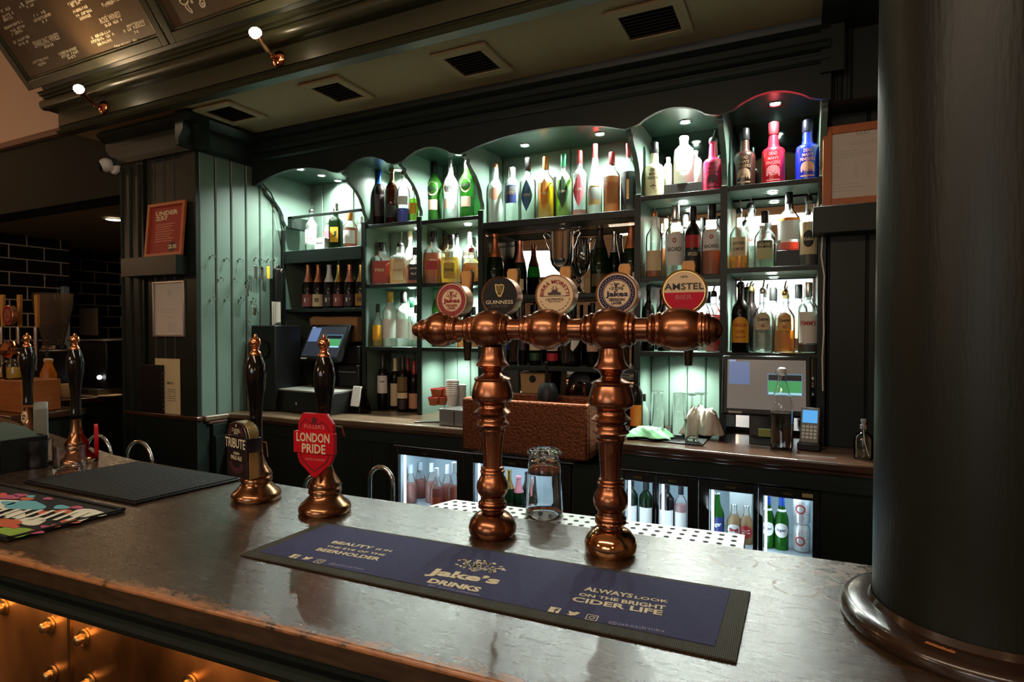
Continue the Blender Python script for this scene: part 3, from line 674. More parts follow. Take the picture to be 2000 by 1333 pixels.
# copper T-shaped beer font ---------------------------------------------------
T0 = Vector((-.574, 1.087, ZB)); TD = Vector((.251, .012, 0)).normalized(); TN = Vector((-TD.y, TD.x, 0))
def onT(px, py, off=0):
    d = ray(px, py); P0 = T0+TN*off; t = (P0-EYE).dot(TN)/d.dot(TN); return EYE+d*t
def depth(p): return (Vector(p)-EYE).dot(FW)
FONT = thing('beer_font', 'large copper beer font with two turned columns and five badged taps', 'beer font', T0+TD*.125)
FONT.rotation_euler = (0, 0, atan2(TD.y, TD.x))
pipe = [(808, 0), (808.5, 6), (811, 12), (817, 15.5), (823, 18), (825, 21), (829, 21), (831, 19), (838, 25), (847, 32), (857, 36), (866, 36), (874, 33), (880, 27), (882, 29), (886, 29), (888, 26), (890, 25.5), (892, 27), (895, 26), (897, 21), (900, 20),
        (911, 20), (913, 24), (916, 26), (919, 25), (921, 23), (923, 27), (927, 28), (930, 27), (937, 34), (946, 38), (957, 40), (967, 39), (976, 35), (983, 29), (985, 31), (989, 31), (991, 28), (994, 27.5), (996, 25), (998, 21.5), (1003, 21),
        (1020, 21), (1022, 26), (1025, 28), (1028, 27), (1031, 25), (1033, 30), (1037, 31), (1040, 30), (1047, 37), (1057, 41), (1068, 42), (1080, 41), (1090, 36), (1097, 31), (1099, 34), (1103, 34), (1105, 30), (1109, 29), (1112, 23.5), (1116, 22),
        (1138, 22.5), (1140, 27), (1144, 30), (1147, 30), (1150, 27), (1153, 33), (1158, 34), (1161, 32), (1170, 40), (1181, 43.5), (1193, 44), (1206, 43), (1217, 38), (1225, 33), (1227, 36), (1232, 36), (1234, 31), (1239, 31), (1242, 25), (1246, 24),
        (1266, 24.5), (1269, 30), (1274, 33), (1277, 32), (1280, 29), (1284, 35), (1289, 36), (1293, 34), (1302, 41), (1315, 44.5), (1329, 45), (1343, 44), (1356, 40), (1365, 34), (1368, 36), (1372, 36), (1374, 31), (1378, 31), (1381, 35), (1385, 34), (1387, 29), (1390, 28), (1396, 26.5), (1402, 22), (1407, 16), (1410.5, 9), (1412, 0)]
A = onT(808, 643); ax = (onT(1412, 643)-A).normalized(); ax.z = 0; ax.normalize(); A.z = 1.531
pr_ = []
for px, r in pipe:
    p = onT(px, 643); pr_.append((r*depth(p)/FPX*.955, (p-A).dot(ax)))
MB().lathe(pr_, A, 56, ax).build('crosspipe', COPPER, FONT, ang=.9)
col = [(55, 62), (75, 63), (110, 70), (135, 82), (150, 95), (158, 97), (164, 92), (168, 78), (180, 66), (200, 52), (212, 60), (222, 80), (230, 104), (236, 108), (242, 104), (248, 100), (262, 106), (290, 115), (325, 122), (345, 120), (360, 108), (372, 88), (380, 76), (392, 76), (402, 84), (412, 96), (424, 108), (430, 107), (436, 92), (446, 78),
       (460, 77), (472, 84), (484, 96), (492, 98), (498, 90), (506, 80), (514, 80), (520, 74), (530, 76), (538, 72), (548, 68), (600, 63), (700, 55), (732, 56), (738, 66), (746, 68), (752, 62), (758, 72), (766, 73), (772, 66), (785, 68), (800, 78), (825, 90), (850, 94), (875, 90), (895, 78), (905, 68), (914, 70), (922, 68), (930, 74), (938, 84), (946, 84), (953, 78), (958, 84), (965, 84), (972, 72), (978, 64), (990, 64), (996, 82), (1010, 104), (1040, 130), (1075, 141), (1105, 137), (1125, 124), (1140, 108)]
def column(base, bright, scale=1.0):
    w = depth(base); pf = []
    for y, r in col:
        zz = 1.531-((660+y*.345)-645)*1.228/FPX
        pf.append((r*.345*1.228/FPX*.97*scale, zz-ZB))
    z0 = pf[-1][1]
    pf.append((pf[-1][0]*.97, .0)); pf.append((0, 0)); pf = pf[::-1]
    hi = [q for q in pf if q[1] > .062]; lo = [q for q in pf if q[1] <= .066]
    hi = [(0, hi[0][1])]+hi
    c = MB().lathe(hi, base, 48).build('column', COPPER, FONT, ang=.9)
    MB().lathe(lo+[(0, lo[-1][1])], base, 48).build('column_base', pbr('polished_bronze', (.62, .33, .16), .10, metal=1, var=.2, vscale=9) if bright else COPPER, FONT, ang=.9)
column(T0, False); column(T0+TD*.2515, True)

ballx = [861, 957, 1068, 1193, 1329]
BADGE = pbr('copper_badge_rim', (.62, .32, .18), .3, metal=.8); BADGEW = pbr('badge_cream', '#d9bf9a', .6, spec=.2)
BADGER = pbr('badge_red', '#8d1d2a', .55, spec=.2); BADGEN = pbr('badge_navy', '#1c2240', .55, spec=.2); BADGEK = pbr('badge_black', (.012, .011, .010), .5, spec=.2)
AMR = pbr('badge_crimson', '#b3122c', .55, spec=.2)
for i, bx in enumerate(ballx):
    c = onT(bx, 643); base = Vector((c.x, c.y, 1.531))
    # tap body, spout and lever behind the pipe
    tp = base+TN*.125
    MB().tube([base+TN*.03, base+TN*.10], .010, 12).lathe([(0, 0), (.013, 0), (.015, .01), (.015, .03), (.012, .036), (.012, .045), (.008, .055), (0, .056)], tp+Vector((0, 0, -.02)), 16).build('tap_body', BLACK, FONT)
    MB().lathe([(.0055, -.073), (.0075, -.073), (.010, -.040), (.012, -.018), (0, -.018), (0, -.022), (.005, -.07)], tp, 16).build('spout', pbr('gunmetal', (.12, .115, .11), .22, metal=1), FONT)
    L = MB(); o2 = tp+Vector((0, 0, .035))
    L.prism([(-.0075, 0), (.0075, 0), (.0085, .035), (.010, .042), (-.010, .042), (-.0085, .035)], o2-TN*.007, TD, (0, 0, 1), TN*.014); L.build('lever_socket', BLACK, FONT, bevel=.002)
    L = MB(); hd = [(-.008, .040), (.008, .040), (.0135, .094), (.010, .103), (-.010, .103), (-.0135, .094)]
    L.prism(hd, o2-TN*.008, TD, (0, 0, 1), TN*.010); lev = L.build('lever_handle', WOODH, FONT, bevel=.0015)
    MB().prism([(a*1.12, b+.002*(b > .09)) for a, b in hd], o2+TN*.002, TD, (0, 0, 1), TN*.006).build('lever_back', BLACK, lev, bevel=.001)
    # round badge, a drum standing on top of the pipe
    R = .0425; cc = base+TN*.045+Vector((0, 0, .072 if i else .066)); 
    if i == 0: R = .040
    MB().lathe([(0, .004), (R*.93, .004), (R, 0), (R, .030), (R*.96, .036), (0, .036)], cc, 48, TN).build('badge_drum', BADGE if i != 4 else BRASS, FONT)
    MB().box(-.010, .010, .004, .03, -.052, -.03).xf(Matrix.Translation(cc) @ Matrix.Rotation(atan2(TD.y, TD.x), 4, 'Z')).build('badge_stem', BLACK, FONT)
    f = plane(cc+TN*.0035, TD, (0, 0, 1)); r = R*.93
    def g(k): return plane(cc+TN*(.0030-.0004*k), TD, (0, 0, 1))
    face = MB(); face.lathe([(0, .0032), (r, .0032), (r, .0040)], cc, 48, TN)
    def lab(fill, parts):
        fo = face.build('badge_face', fill, FONT, smooth=False)
        for mat, fnc in parts:
            q = MB(); fnc(q); q.build('emblem', mat, fo, smooth=False)
    T = lambda q, s, k, w, x, y, h=None, **kw: text(q, s, g(k), w*r*2, h*r*2 if h else None, x*r*2, y*r*2, **kw)
    if i in (0, 3):
        ringc = BADGER if i == 0 else BADGEN
        def jk(q): 
            tree_logo(q, g(3), 0, r*.34, r*.85, r*.46, 40); T(q, 'Jakes', 3, .56, 0, -.03, .17, bold=.03)
            T(q, 'ORCHARD' if i == 0 else 'SESSION', 3, .40, 0, -.155, .075, bold=.03); T(q, 'CIDER' if i == 0 else 'LAGER', 3, .27, 0, -.24, .07, bold=.03)
        def marks(q):
            rnd = random.Random(5+i)
            for k in range(42):
                a = k/42*2*pi; rr_ = r*(.80+.03*(k % 2)); s = r*.03
                shape(q, [(rr_*cos(a)+s*cos(b+rnd.random()), rr_*sin(a)+s*sin(b)*1.4) for b in (0, 1.5, 3, 4.5)], g(2))
            ringm(q, r*.69, r*.715, g(2)); ringm(q, r*.93, r*.96, g(2))
        lab(BADGEW, [(ringc, lambda q: ringm(q, r*.66, r*.95, g(1))), (pbr('badge_pale_marks', '#b8907c', .4), marks), (ringc, jk)])
    elif i == 1:
        def harp(q):
            stroke(q, [(-.26*r, .62*r), (-.20*r, .66*r), (-.05*r, .60*r), (.10*r, .64*r), (.24*r, .60*r), (.28*r, .50*r)], r*.05, g(2))
            stroke(q, [(-.24*r, .62*r), (-.20*r, .30*r), (-.08*r, .06*r), (.04*r, .04*r), (.14*r, .10*r), (.22*r, .30*r), (.27*r, .55*r)], r*.06, g(2))
            for k in range(7): x = (-.16+.05*k)*r; stroke(q, [(x, .60*r), (x+.02*r, (.22-.022*k)*r)], r*.012, g(2))
            shape(q, [(-.1*r, .05*r), (.14*r, .05*r), (.10*r, -.03*r), (-.06*r, -.03*r)], g(2))
        lab(BADGEK, [(GOLDP, harp), (CREAMP, lambda q: (T(q, 'GUINNESS', 2, .82, 0, -.16, .105, bold=.008))), (pbr('dim_print', (.12, .10, .08), .5), lambda q: T(q, 'EXTRA COLD', 2, .5, 0, -.27, .055))])
    elif i == 2:
        def fig(q):
            for s in (-1, 1):
                stroke(q, [(0, .15*r), (s*.10*r, .38*r), (s*.06*r, .46*r)], r*.035, g(2)); stroke(q, [(s*.05*r, .2*r), (s*.2*r, .34*r)], r*.03, g(2))
            shape(q, [(-.36*r, 0), (.34*r, 0), (.34*r, .12*r), (.18*r, .16*r), (.12*r, .26*r), (-.14*r, .26*r), (-.20*r, .14*r), (-.38*r, .12*r)], g(2))
            stroke(q, [(-.8*r, -.06*r), (.8*r, -.06*r)], r*.02, g(2)); T(q, "L'AUTENTICA", 2, .50, 0, -.115, .07, bold=.02); T(q, 'BIRRA ITALIANA', 2, .34, 0, -.175, .03)
            for a in range(200, 341, 14): stroke(q, [(r*.84*cos(radians(a)), r*.84*sin(radians(a))), (r*.84*cos(radians(a+9)), r*.84*sin(radians(a+9)))], r*.03, g(2))
        def arct(q): text(q, 'BIRRA MORETTI', g(2), r*2.35, r*.21, 0, r*.70, bold=.02, arc=r*.72)
        lab(BADGEW, [(BADGER, arct), (pbr('brown_print', '#3a2016', .5), fig)])
    else:
        lowh = [(r*.95*cos(a), r*.95*sin(a)) for a in [radians(182+i2*176/24) for i2 in range(25)]]
        lowh = [(a, min(b, -.02*r)) for a, b in lowh]
        def stripes(q):
            for k in range(-8, 9): x = k*.1*r; stroke(q, [(x, 0), (x, sqrt(max(0, .86-(k*.1)**2))*r*.98)], r*.008, g(1))
        lab(BADGEW, [(pbr('stripe_tan', '#b8946a', .5), stripes), (AMR, lambda q: shape(q, lowh, g(1))), (BLKP, lambda q: (T(q, 'AMSTEL', 3, .92, 0, .13, .155, bold=.010), T(q, '1870', 3, .16, 0, .36, .05))),
                     (pbr('dim_rose', '#b85a5e', .5), lambda q: T(q, 'BIER', 3, .38, 0, -.13, .11)), (GOLDP, lambda q: ringm(q, r*.955, r, g(2)))])

# two hand pulled beer engines -------------------------------------------------
HPROF = [(0, 0), (.056, 0), (.060, .006), (.060, .014), (.056, .021), (.046, .029), (.040, .036), (.036, .041), (.035, .045), (.038, .047), (.038, .055), (.036, .058)]
def pump(base, s=1.0):
    MB().lathe([(r*s, z*s) for r, z in HPROF]+[(.037*s, .060*s), (.0385*s, .064*s), (.034*s, .073*s), (.027*s, .084*s), (.0215*s, .096*s), (.0175*s, .112*s), (.0155*s, .140*s), (.015*s, .150*s), (0, .150*s)], base, 36).build('pump_base', BRONZE, PUMP, ang=.9)
    MB().lathe([(0, .150), (.0155, .150), (.0165, .156), (.0150, .162), (.0145, .20), (.0155, .235), (.0185, .262), (.0225, .290), (.0252, .315), (.0245, .330), (.0205, .350), (.0160, .362), (.0145, .366), (0, .366)], base, 32).build('pump_handle', BLACKG, PUMP, ang=.9)
    MB().lathe([(0, .365), (.0135, .365), (.0145, .369), (.0125, .374), (.0085, .378), (.0080, .382), (.0100, .384), (.0080, .386), (.0125, .391), (.0140, .397), (.0132, .404), (.0095, .410), (.004, .4125), (.004, .414), (.0035, .419), (0, .4205)], base, 24).build('knob', COPPERB, PUMP, ang=.9)
PUMP = thing('beer_pump', 'black handled beer pump with the dark brown ale clip, beside the black rubber mat', 'beer pump', (-1.238, 1.058, ZB), group=None)
pb = Vector((-1.238, 1.058, ZB)); pump(pb)
def clipframe(base, rz, off, zc):
    n = Vector((sin(rz), -cos(rz), 0)); u = Vector((cos(rz), sin(rz), 0)); o = base+n*off+Vector((0, 0, zc-ZB)); return o, u, n
o1, u1, n1 = clipframe(pb, radians(-11), .058, 1.237); o1 = o1+u1*.012
PBR_ = pbr('dark_brown_clip', '#1d1012', .3, coat=.4)
w, h = .094, .136
out = [(-w/2, -h/2), (w/2, -h/2), (w/2, h*.27), (w*.40, h*.40), (w*.22, h*.48), (-w*.10, h*.50), (-w*.36, h*.44), (-w/2, h*.30)]
CL = MB().prism(out, o1, u1, (0, 0, 1), -n1*.034).build('pump_clip', PBR_, PUMP, bevel=.002)
MB().prism([(a*1.01+.0012, b*1.01) for a, b in out], o1-n1*.006, u1, (0, 0, 1), -n1*.024).build('clip_side', pbr('gilt_clip_edge', (.42, .30, .12), .35, metal=.8), CL, bevel=.001)
MB().prism([(-w*.54, -.001*0+.000), (w*.54, -.004), (w*.54, .030), (0, .036), (-w*.54, .032)], o1+n1*.003, u1, (0, 0, 1), -n1*.04).build('banner', pbr('deep_navy_clip', '#14101c', .3, coat=.4), CL, bevel=.001)
f1 = plane(o1+n1*.0036, u1, (0, 0, 1)); f1b = plane(o1+n1*.0006, u1, (0, 0, 1))
q = MB(); text(q, 'TRIBUTE', f1, w*1.0, .0235, 0, .016, bold=.012); q.build('lettering', CREAMP, CL, smooth=False)
q = MB(); text(q, 'ST AUSTELL', f1b, w*.42, .0085, 0, .047, bold=.01); text(q, 'BREWERY', f1b, w*.22, .0045, 0, .0395); text(q, 'CORNISH', f1b, w*.30, .0065, 0, -.0095, bold=.02); text(q, 'PALE ALE', f1b, w*.54, .0105, 0, -.0205, bold=.02)
stroke(q, [(0, .062), (0, .055)], .004, f1b); q.build('small_lettering', CREAMP, CL, smooth=False)
q = MB()
for a0, a1, r0, cy in ((118, 160, .040, .022), (20, 62, .040, .022), (205, 335, .040, -.018)):
    for rr_ in (r0, r0-.011):
        stroke(q, [(rr_*cos(radians(a)), cy+rr_*sin(radians(a))) for a in range(a0, a1+1, 6)], .0012, f1b)
    for a in range(a0+4, a1-2, 7): stroke(q, [((r0-.009)*cos(radians(a)), cy+(r0-.009)*sin(radians(a))), ((r0-.003)*cos(radians(a+2)), cy+(r0-.003)*sin(radians(a+2)))], .0015, f1b)
q.build('scroll_print', pbr('mauve_print', '#6d3d48', .5), CL, smooth=False)
bp_ = pb+Vector((0, 0, .145)); MB().tube([o1-n1*.03+u1*.03+Vector((0, 0, .02)), o1-n1*.05+u1*.05+Vector((0, 0, .015)), o1-n1*.052+u1*.052+Vector((0, 0, -.02))], .0022, 6).tube([bp_, o1-n1*.03], .006, 8).build('clip_bracket', BRASS, PUMP)

PUMP = thing('beer_pump', 'black handled beer pump with the red shield clip, beside the navy bar mat', 'beer pump', (-1.004, 1.053, ZB))
pb = Vector((-1.004, 1.053, ZB)); pump(pb)
o1, u1, n1 = clipframe(pb, radians(6.5), .050, 1.268)
o1 = o1+u1*.010; RC = pbr('scarlet_clip', '#b8061a', .42, spec=.3); w, h = .110, .144
hexo = [(-.40, .36), (-.30, .50), (.30, .50), (.46, .34), (.46, -.16), (.40, -.27), (.03, -.52), (-.05, -.52), (-.38, -.30), (-.44, -.18)]
CL = MB().prism([(a*w, b*h) for a, b in hexo], o1, u1, (0, 0, 1), -n1*.010).build('pump_clip', RC, PUMP, bevel=.0015)
MB().prism([(-.50*w, .21*h), (.50*w, .20*h), (.50*w, -.13*h), (-.50*w, -.13*h)], o1+n1*.004, u1, (0, 0, 1), -n1*.012).build('banner', RC, CL, bevel=.001)
f1 = plane(o1+n1*.0045, u1, (0, 0, 1)); f1b = plane(o1+n1*.0006, u1, (0, 0, 1))
q = MB(); text(q, 'LONDON', f1, w*.82, .021, -.001, .0175, bold=.02); text(q, 'PRIDE', f1, w*.58, .021, .001, -.0075, bold=.02); q.build('lettering', CREAMP, CL, smooth=False)
q = MB(); text(q, "FULLER'S", f1b, w*.50, .009, 0, .042, bold=.0); text(q, 'BREWED IN CHISWICK', f1b, w*.48, .0045, .002, -.033); q.build('small_lettering', pbr('pale_rose_print', '#d08078', .5), CL, smooth=False)
q = MB(); stroke(q, [(-.34*w, .24*h), (-.34*w, .32*h), (-.22*w, .40*h), (-.08*w, .34*h), (.10*w, .33*h), (.20*w, .38*h), (.34*w, .28*h), (.37*w, .22*h)], .0022, f1b)
stroke(q, [(-.36*w, -.15*h), (-.30*w, -.25*h), (0, -.42*h), (.30*w, -.26*h), (.36*w, -.15*h)], .0026, f1b)
shape(q, [(-.06*w, .35*h), (.06*w, .35*h), (.07*w, .44*h), (.03*w, .42*h), (-.01*w, .45*h), (-.06*w, .42*h)], f1b); q.build('shield_outline', pbr('maroon_print', '#4a0a14', .5), CL, smooth=False)
MB().tube([pb+Vector((0, 0, .16)), o1-n1*.008], .006, 8).tube([o1-n1*.01+u1*.045+Vector((0, 0, .045)), o1-n1*.03+u1*.052+Vector((0, 0, .04)), o1-n1*.035+u1*.056+Vector((0, 0, .018))], .002, 6).build('clip_bracket', CHROME, PUMP)

# the two pumps on the far stretch of bar, turned away
for k, (px_, base, lab_) in enumerate(((135, Vector((-2.115, 1.10, ZB)), 'black handled beer pump standing behind the clear tumbler, red clip facing away'), (62, Vector((-2.60, 1.19, ZB)), 'black handled beer pump rising behind the napkin caddy'))):
    PUMP = thing('beer_pump', lab_, 'beer pump', base); pump(base, .92)
    rz = radians(153); o1, u1, n1 = clipframe(base, rz, .058, 1.19 if k == 0 else 1.176)
    if k == 0: MB().prism([(a*.095, b*.12) for a, b in hexo], o1+Vector((0, 0, -.035)), u1, (0, 0, 1), -n1*.01).build('pump_clip', RC, PUMP)
    else:
        MB().prism([(-.045, -.085), (.045, -.085), (.045, .06), (.02, .08), (-.02, .08), (-.045, .06)], o1, u1, (0, 0, 1), -n1*.042).build('pump_clip', pbr('grey_clip_edge', (.20, .20, .17), .4), PUMP, bevel=.003)

# rubber mats and bar runner ---------------------------------------------------
t = thing('rubber_mat', 'plain black studded rubber mat beside the brown ale pump', 'bar mat', (-1.69, 1.02, ZB))
P = [(-1.95, .878), (-1.459, .886), (-1.427, 1.166), (-1.905, 1.168)]
m = MB(); slab(m, P, ZB+.0008, ZB+.007); m.build('mat_base', RUBBER, t, bevel=.002)
m = MB(); slab(m, [(p[0]*.975-1.69*.025, p[1]*.965+1.02*.035) for p in P], ZB+.0071, ZB+.0095); m.build('studded_surface', GRIDRUB, t)
t = thing('printed_bar_mat', 'black bar mat printed with bright cartoon-like blobs, at the very end of the bar', 'bar mat', (-1.7, .72, ZB))
P = [(-2.3, .600), (-1.435, .618), (-1.425, .845), (-2.25, .832)]
m = MB(); slab(m, P, ZB+.0008, ZB+.006); m.build('mat_base', RUBBER, t, bevel=.002)
m = MB(); 
for a, b in zip(P, P[1:]+P[:1]):
    a, b = Vector(a), Vector(b); d = (b-a).normalized()*.5; nn = Vector((-d.y, d.x)).normalized()*.008
    slab(m, [a, b, b+nn, a+nn], ZB+.0061, ZB+.0095)
m.build('raised_rim', RUBBER, t)
fnm = lambda u, v: Vector((u, v, ZB+.0066))
def matpt(px, py): p = onz(px, py, ZB+.0066); return p.x, p.y
blobs = {'#cfc7b0': [((15, 985), 45, 9), ((60, 1018), 30, 8), ((170, 1003), 36, 8), ((30, 1005), 22, 8)], '#5b9aa3': [((50, 988), 40, 9), ((15, 983), 14, 4), ((120, 991), 16, 4), ((60, 970), 9, 2.5)],
         '#7f9c2c': [((28, 1040), 36, 10)], '#b5522a': [((125, 1000), 18, 4), ((15, 1022), 26, 8), ((138, 1019), 20, 4.5), ((52, 975), 14, 3), ((108, 1028), 10, 3)],
         '#a84460': [((18, 972), 22, 4), ((150, 992), 13, 3), ((70, 1040), 16, 4), ((94, 975), 10, 2.5), ((40, 968), 14, 3), ((90, 1030), 12, 3)], '#c4483a': [((5, 968), 10, 4), ((85, 1003), 12, 4), ((28, 1030), 10, 3)]}
for i_, (hx, L) in enumerate(blobs.items()):
    m = MB()
    for (px, py), a, b in L:
        P = []
        for k in range(18):
            an = 2*pi*k/18; rr_ = 1+.13*sin(3*an+px); P.append(matpt(px+a*cos(an)*rr_, py+b*sin(an)*rr_))
        shape(m, P, lambda u, v: Vector((u, v, ZB+.0064+.0002*i_)))
    m.build('printed_blobs', pbr('print_'+hx[1:], hx, .7), t, smooth=False)
m = MB(); u0 = onz(20, 1008, ZB+.007); u1_ = onz(122, 1012, ZB+.007)
dv = (u1_-u0).normalized(); pv = Vector((-dv.y, dv.x, 0))
m2 = MB()
for k in range(9):
    a = u0+dv*(k*.030-.06); c = [a+pv*.045, a+dv*.011+pv*.045, a+dv*.016-pv*.02, a+dv*.004-pv*.02]; m.add([Vector((v.x, v.y, ZB+.0082)) for v in c], [(0, 1, 2, 3)])
m.build('bold_strokes', pbr('print_cream', '#d8d0ba', .7), t, smooth=False)

BM = thing('bar_runner', 'long navy bar runner with cream lettering, lying in front of the copper font', 'bar mat', (-.506, .894, ZB), radians(2.2))
C4 = [(-.952, .774), (-.068, .800), (-.066, 1.026), (-.944, .984)]
m = MB(); slab(m, C4, ZB+.0005, ZB+.0038); m.build('woven_border', GREYWEAVE, BM, bevel=.0012)
def bil(s, t_, k=0):
    a = Vector(C4[0]).lerp(Vector(C4[1]), s); b = Vector(C4[3]).lerp(Vector(C4[2]), s); p = a.lerp(b, t_); return p
m = MB(); slab(m, [bil(.027, .105), bil(.966, .115), bil(.966, .955), bil(.025, .955)], ZB+.0038, ZB+.0045); m.build('navy_field', MATBLUE, BM)
ZM = ZB+.0049
def tmat(q, s, pa, pb_, h, **kw):
    """lettering whose baseline mid-height runs between two places on the mat"""
    A_ = onz(*pa, ZM); B_ = onz(*pb_, ZM); U = (B_-A_); w_ = U.length; U.normalize(); V = Vector((-U.y, U.x, 0)); c_ = (A_+B_)/2
    text(q, s, plane(Vector((c_.x, c_.y, ZM)), U, V), w_, h, **kw)
q = MB()
tmat(q, 'BEAUTY', (650, 1059), (729, 1071), .0135, bold=.03); tmat(q, 'IS IN', (735, 1073), (765, 1077), .009, bold=.02)
tmat(q, 'THE EYE OF THE', (638, 1067), (752, 1085), .0085, bold=.02)
tmat(q, 'BEERHOLDER', (620, 1073), (742, 1093), .0145, bold=.03)
q.build('slogan', CREAMP, BM, smooth=False); q = MB()
tmat(q, 'Jake\u2019s', (836, 1117), (975, 1138), .036, bold=.045, shear=.0); tmat(q, 'DRINKS', (838, 1134), (938, 1153), .018, bold=.05)
tc_ = onz(936, 1106, ZM); UU = BD; VV = BNr
tree_logo(q, plane(Vector((tc_.x, tc_.y, ZM)), UU, VV), 0, 0, .098, .052, 60); q.build('logo', CREAMP, BM, smooth=False); q = MB()
tmat(q, 'ALWAYS', (1142, 1150), (1236, 1165), .0155, bold=.03); tmat(q, 'LOOK', (1240, 1167), (1306, 1176), .010, bold=.02)
tmat(q, 'ON THE', (1131, 1161), (1208, 1173), .0105, bold=.03); tmat(q, 'BRIGHT', (1214, 1175), (1300, 1188), .0135, bold=.03); tmat(q, 'CIDER LIFE', (1118, 1170), (1294, 1198), .0165, bold=.03)
q.build('slogan', CREAMP, BM, smooth=False)
def icons(q, pts, s):
    fa = []
    for (px, py) in pts: c_ = onz(px, py, ZM); fa.append(plane(Vector((c_.x, c_.y, ZM)), UU, VV))
    a, b, c = fa
    shape(q, [(-s, -s), (.1*s, -s), (.1*s, -.1*s), (-.15*s, -.1*s), (-.15*s, .2*s), (.1*s, .2*s), (.1*s, .45*s), (.35*s, .75*s), (.8*s, .75*s), (.8*s, .45*s), (.5*s, .45*s), (.4*s, .2*s), (.8*s, .2*s), (.7*s, -.1*s), (.4*s, -.1*s), (.4*s, -s), (s, -s), (s, s), (-s, s)], a)
    shape(q, [(-1.1*s, -.7*s), (-.3*s, -.9*s), (.5*s, -.5*s), (.85*s, .2*s), (1.1*s, .6*s), (.7*s, .8*s), (.3*s, .8*s), (.05*s, .4*s), (-.5*s, .5*s), (-1.0*s, .8*s), (-.9*s, .1*s), (-.6*s, -.35*s)], b)
    w_ = s*.16; sq_ = [(-s*.95, -s*.95), (s*.95, -s*.95), (s*.95, s*.95), (-s*.95, s*.95), (-s*.95, -s*.95)]
    stroke(q, sq_, w_, c); ringm(q, s*.38, s*.54, c, 18); shape(q, disc(s*.12, 8, s*.58, s*.58), c)
for P_ in ([(576, 1087), (601, 1091), (624, 1097)], [(1083, 1192), (1120, 1199), (1156, 1207)]): q = MB(); icons(q, P_, .0085); q.build('social_icons', CREAMP, BM, smooth=False)
q = MB(); tmat(q, '@jakesdrinks', (643, 1101), (711, 1113), .010, bold=.0); q.build('small_lettering', pbr('lilac_print', '#8d88a8', .7), BM, smooth=False); q = MB(); tmat(q, '@jakesdrinks', (1188, 1216), (1298, 1234), .011, bold=.0)
q.build('small_lettering', pbr('lilac_print', '#8d88a8', .7), BM, smooth=False); q = MB(); tmat(q, 'EST. SOUTH LONDON', (838, 1143), (935, 1163), .005)
q.build('small_lettering', pbr('lilac_print', '#8d88a8', .7), BM, smooth=False)

# drip tray, pint glass --------------------------------------------------------
DT = thing('drip_tray', 'perforated steel drip tray behind the bar edge', 'drip tray', (-.45, 1.29, 1.07))
zt = 1.086; Pt = [onz(846, 991, zt), onz(1449, 1071, zt), onz(1456, 1045, zt), onz(888, 976, zt)]
Pt = [(p.x, p.y) for p in Pt]; Pt[0] = (-.845, 1.212); Pt[1] = (-.095, 1.256)
m = MB(); slab(m, Pt, zt-.016, zt); m.build('perforated_top', pbr('satin_white_steel', (.62, .62, .60), .35, metal=.55), DT, bevel=.0015)
slab(MB(), Pt, zt-.05, zt-.017).build('well', STEEL, DT)
q = MB()
def bt(s, t_): a = Vector(Pt[0]).lerp(Vector(Pt[1]), s); b = Vector(Pt[3]).lerp(Vector(Pt[2]), s); return a.lerp(b, t_)
for i in range(27):
    for j in range(3):
        p = bt((i+.8+.0*j)/27.6, .26+.27*j); 
        if i % 1 == 0: q.flat([(p.x+.0062*cos(a*pi/8), p.y+.0062*sin(a*pi/8)) for a in range(16)], (0, 0, zt+.0004), (1, 0, 0), (0, 1, 0))
q.build('drain_holes', pbr('hole_black', (.004, .004, .004), .8), DT, smooth=False)
GL = glassm('clear_glass')
c = onz(1063, 1007, zt+.001); t = thing('pint_glass', 'upturned clear pint glass standing on the drip tray between the font columns', 'glass', c)
MB().lathe([(.0445, 0), (.0455, .001), (.044, .02), (.040, .10), (.037, .140), (.0385, .150), (.037, .158), (.028, .161), (0, .1595)][::1]+[(0, .146), (.030, .150), (.035, .143), (.0383, .10), (.0432, .01), (.0440, .001), (.0445, 0)], c, 40).build('glass_body', GL, t, ang=.9)
m = MB()
for k in range(16):
    a = 2*pi*k/16; m.ball(c+Vector((.0375*cos(a), .0375*sin(a), .149)), .0045, 8, (1, 1, 1.3))
m.build('grip_dimples', GL, t)

# steel hoops behind the bar edge
def hoop(xa, xb, yt, Y, label):
    a = ony(xa, yt, Y); b = ony(xb, yt, Y); t = thing('steel_hoop', label, 'rail', ((a.x+b.x)/2, Y, .9), group=None)
    r = abs(b.x-a.x)/2; cx = (a.x+b.x)/2; zt_ = (a.z+b.z)/2; P = [(cx-r, Y, .75)]+[(cx-r*cos(k*pi/12), Y, zt_-r+r*sin(k*pi/12)) for k in range(13)]+[(cx+r, Y, .75)]
    MB().tube(P, .0062, 10).build('bent_tube', CHROME, t, ang=1.2)
    MB().box(cx-r-.02, cx+r+.02, Y-.015, Y+.015, .70, .752).build('foot_plate', STEEL, t)
hoop(168, 217, 851, 1.33, 'bent steel hoop behind the bar beside the clear tumbler'); hoop(247, 297, 863, 1.30, 'bent steel hoop behind the black rubber mat')
hoop(722, 767, 913, 1.32, 'bent steel hoop behind the bar in front of the rosé fridge'); hoop(595, 640, 930, 1.30, 'bent steel hoop hidden mostly by the red shield clip')

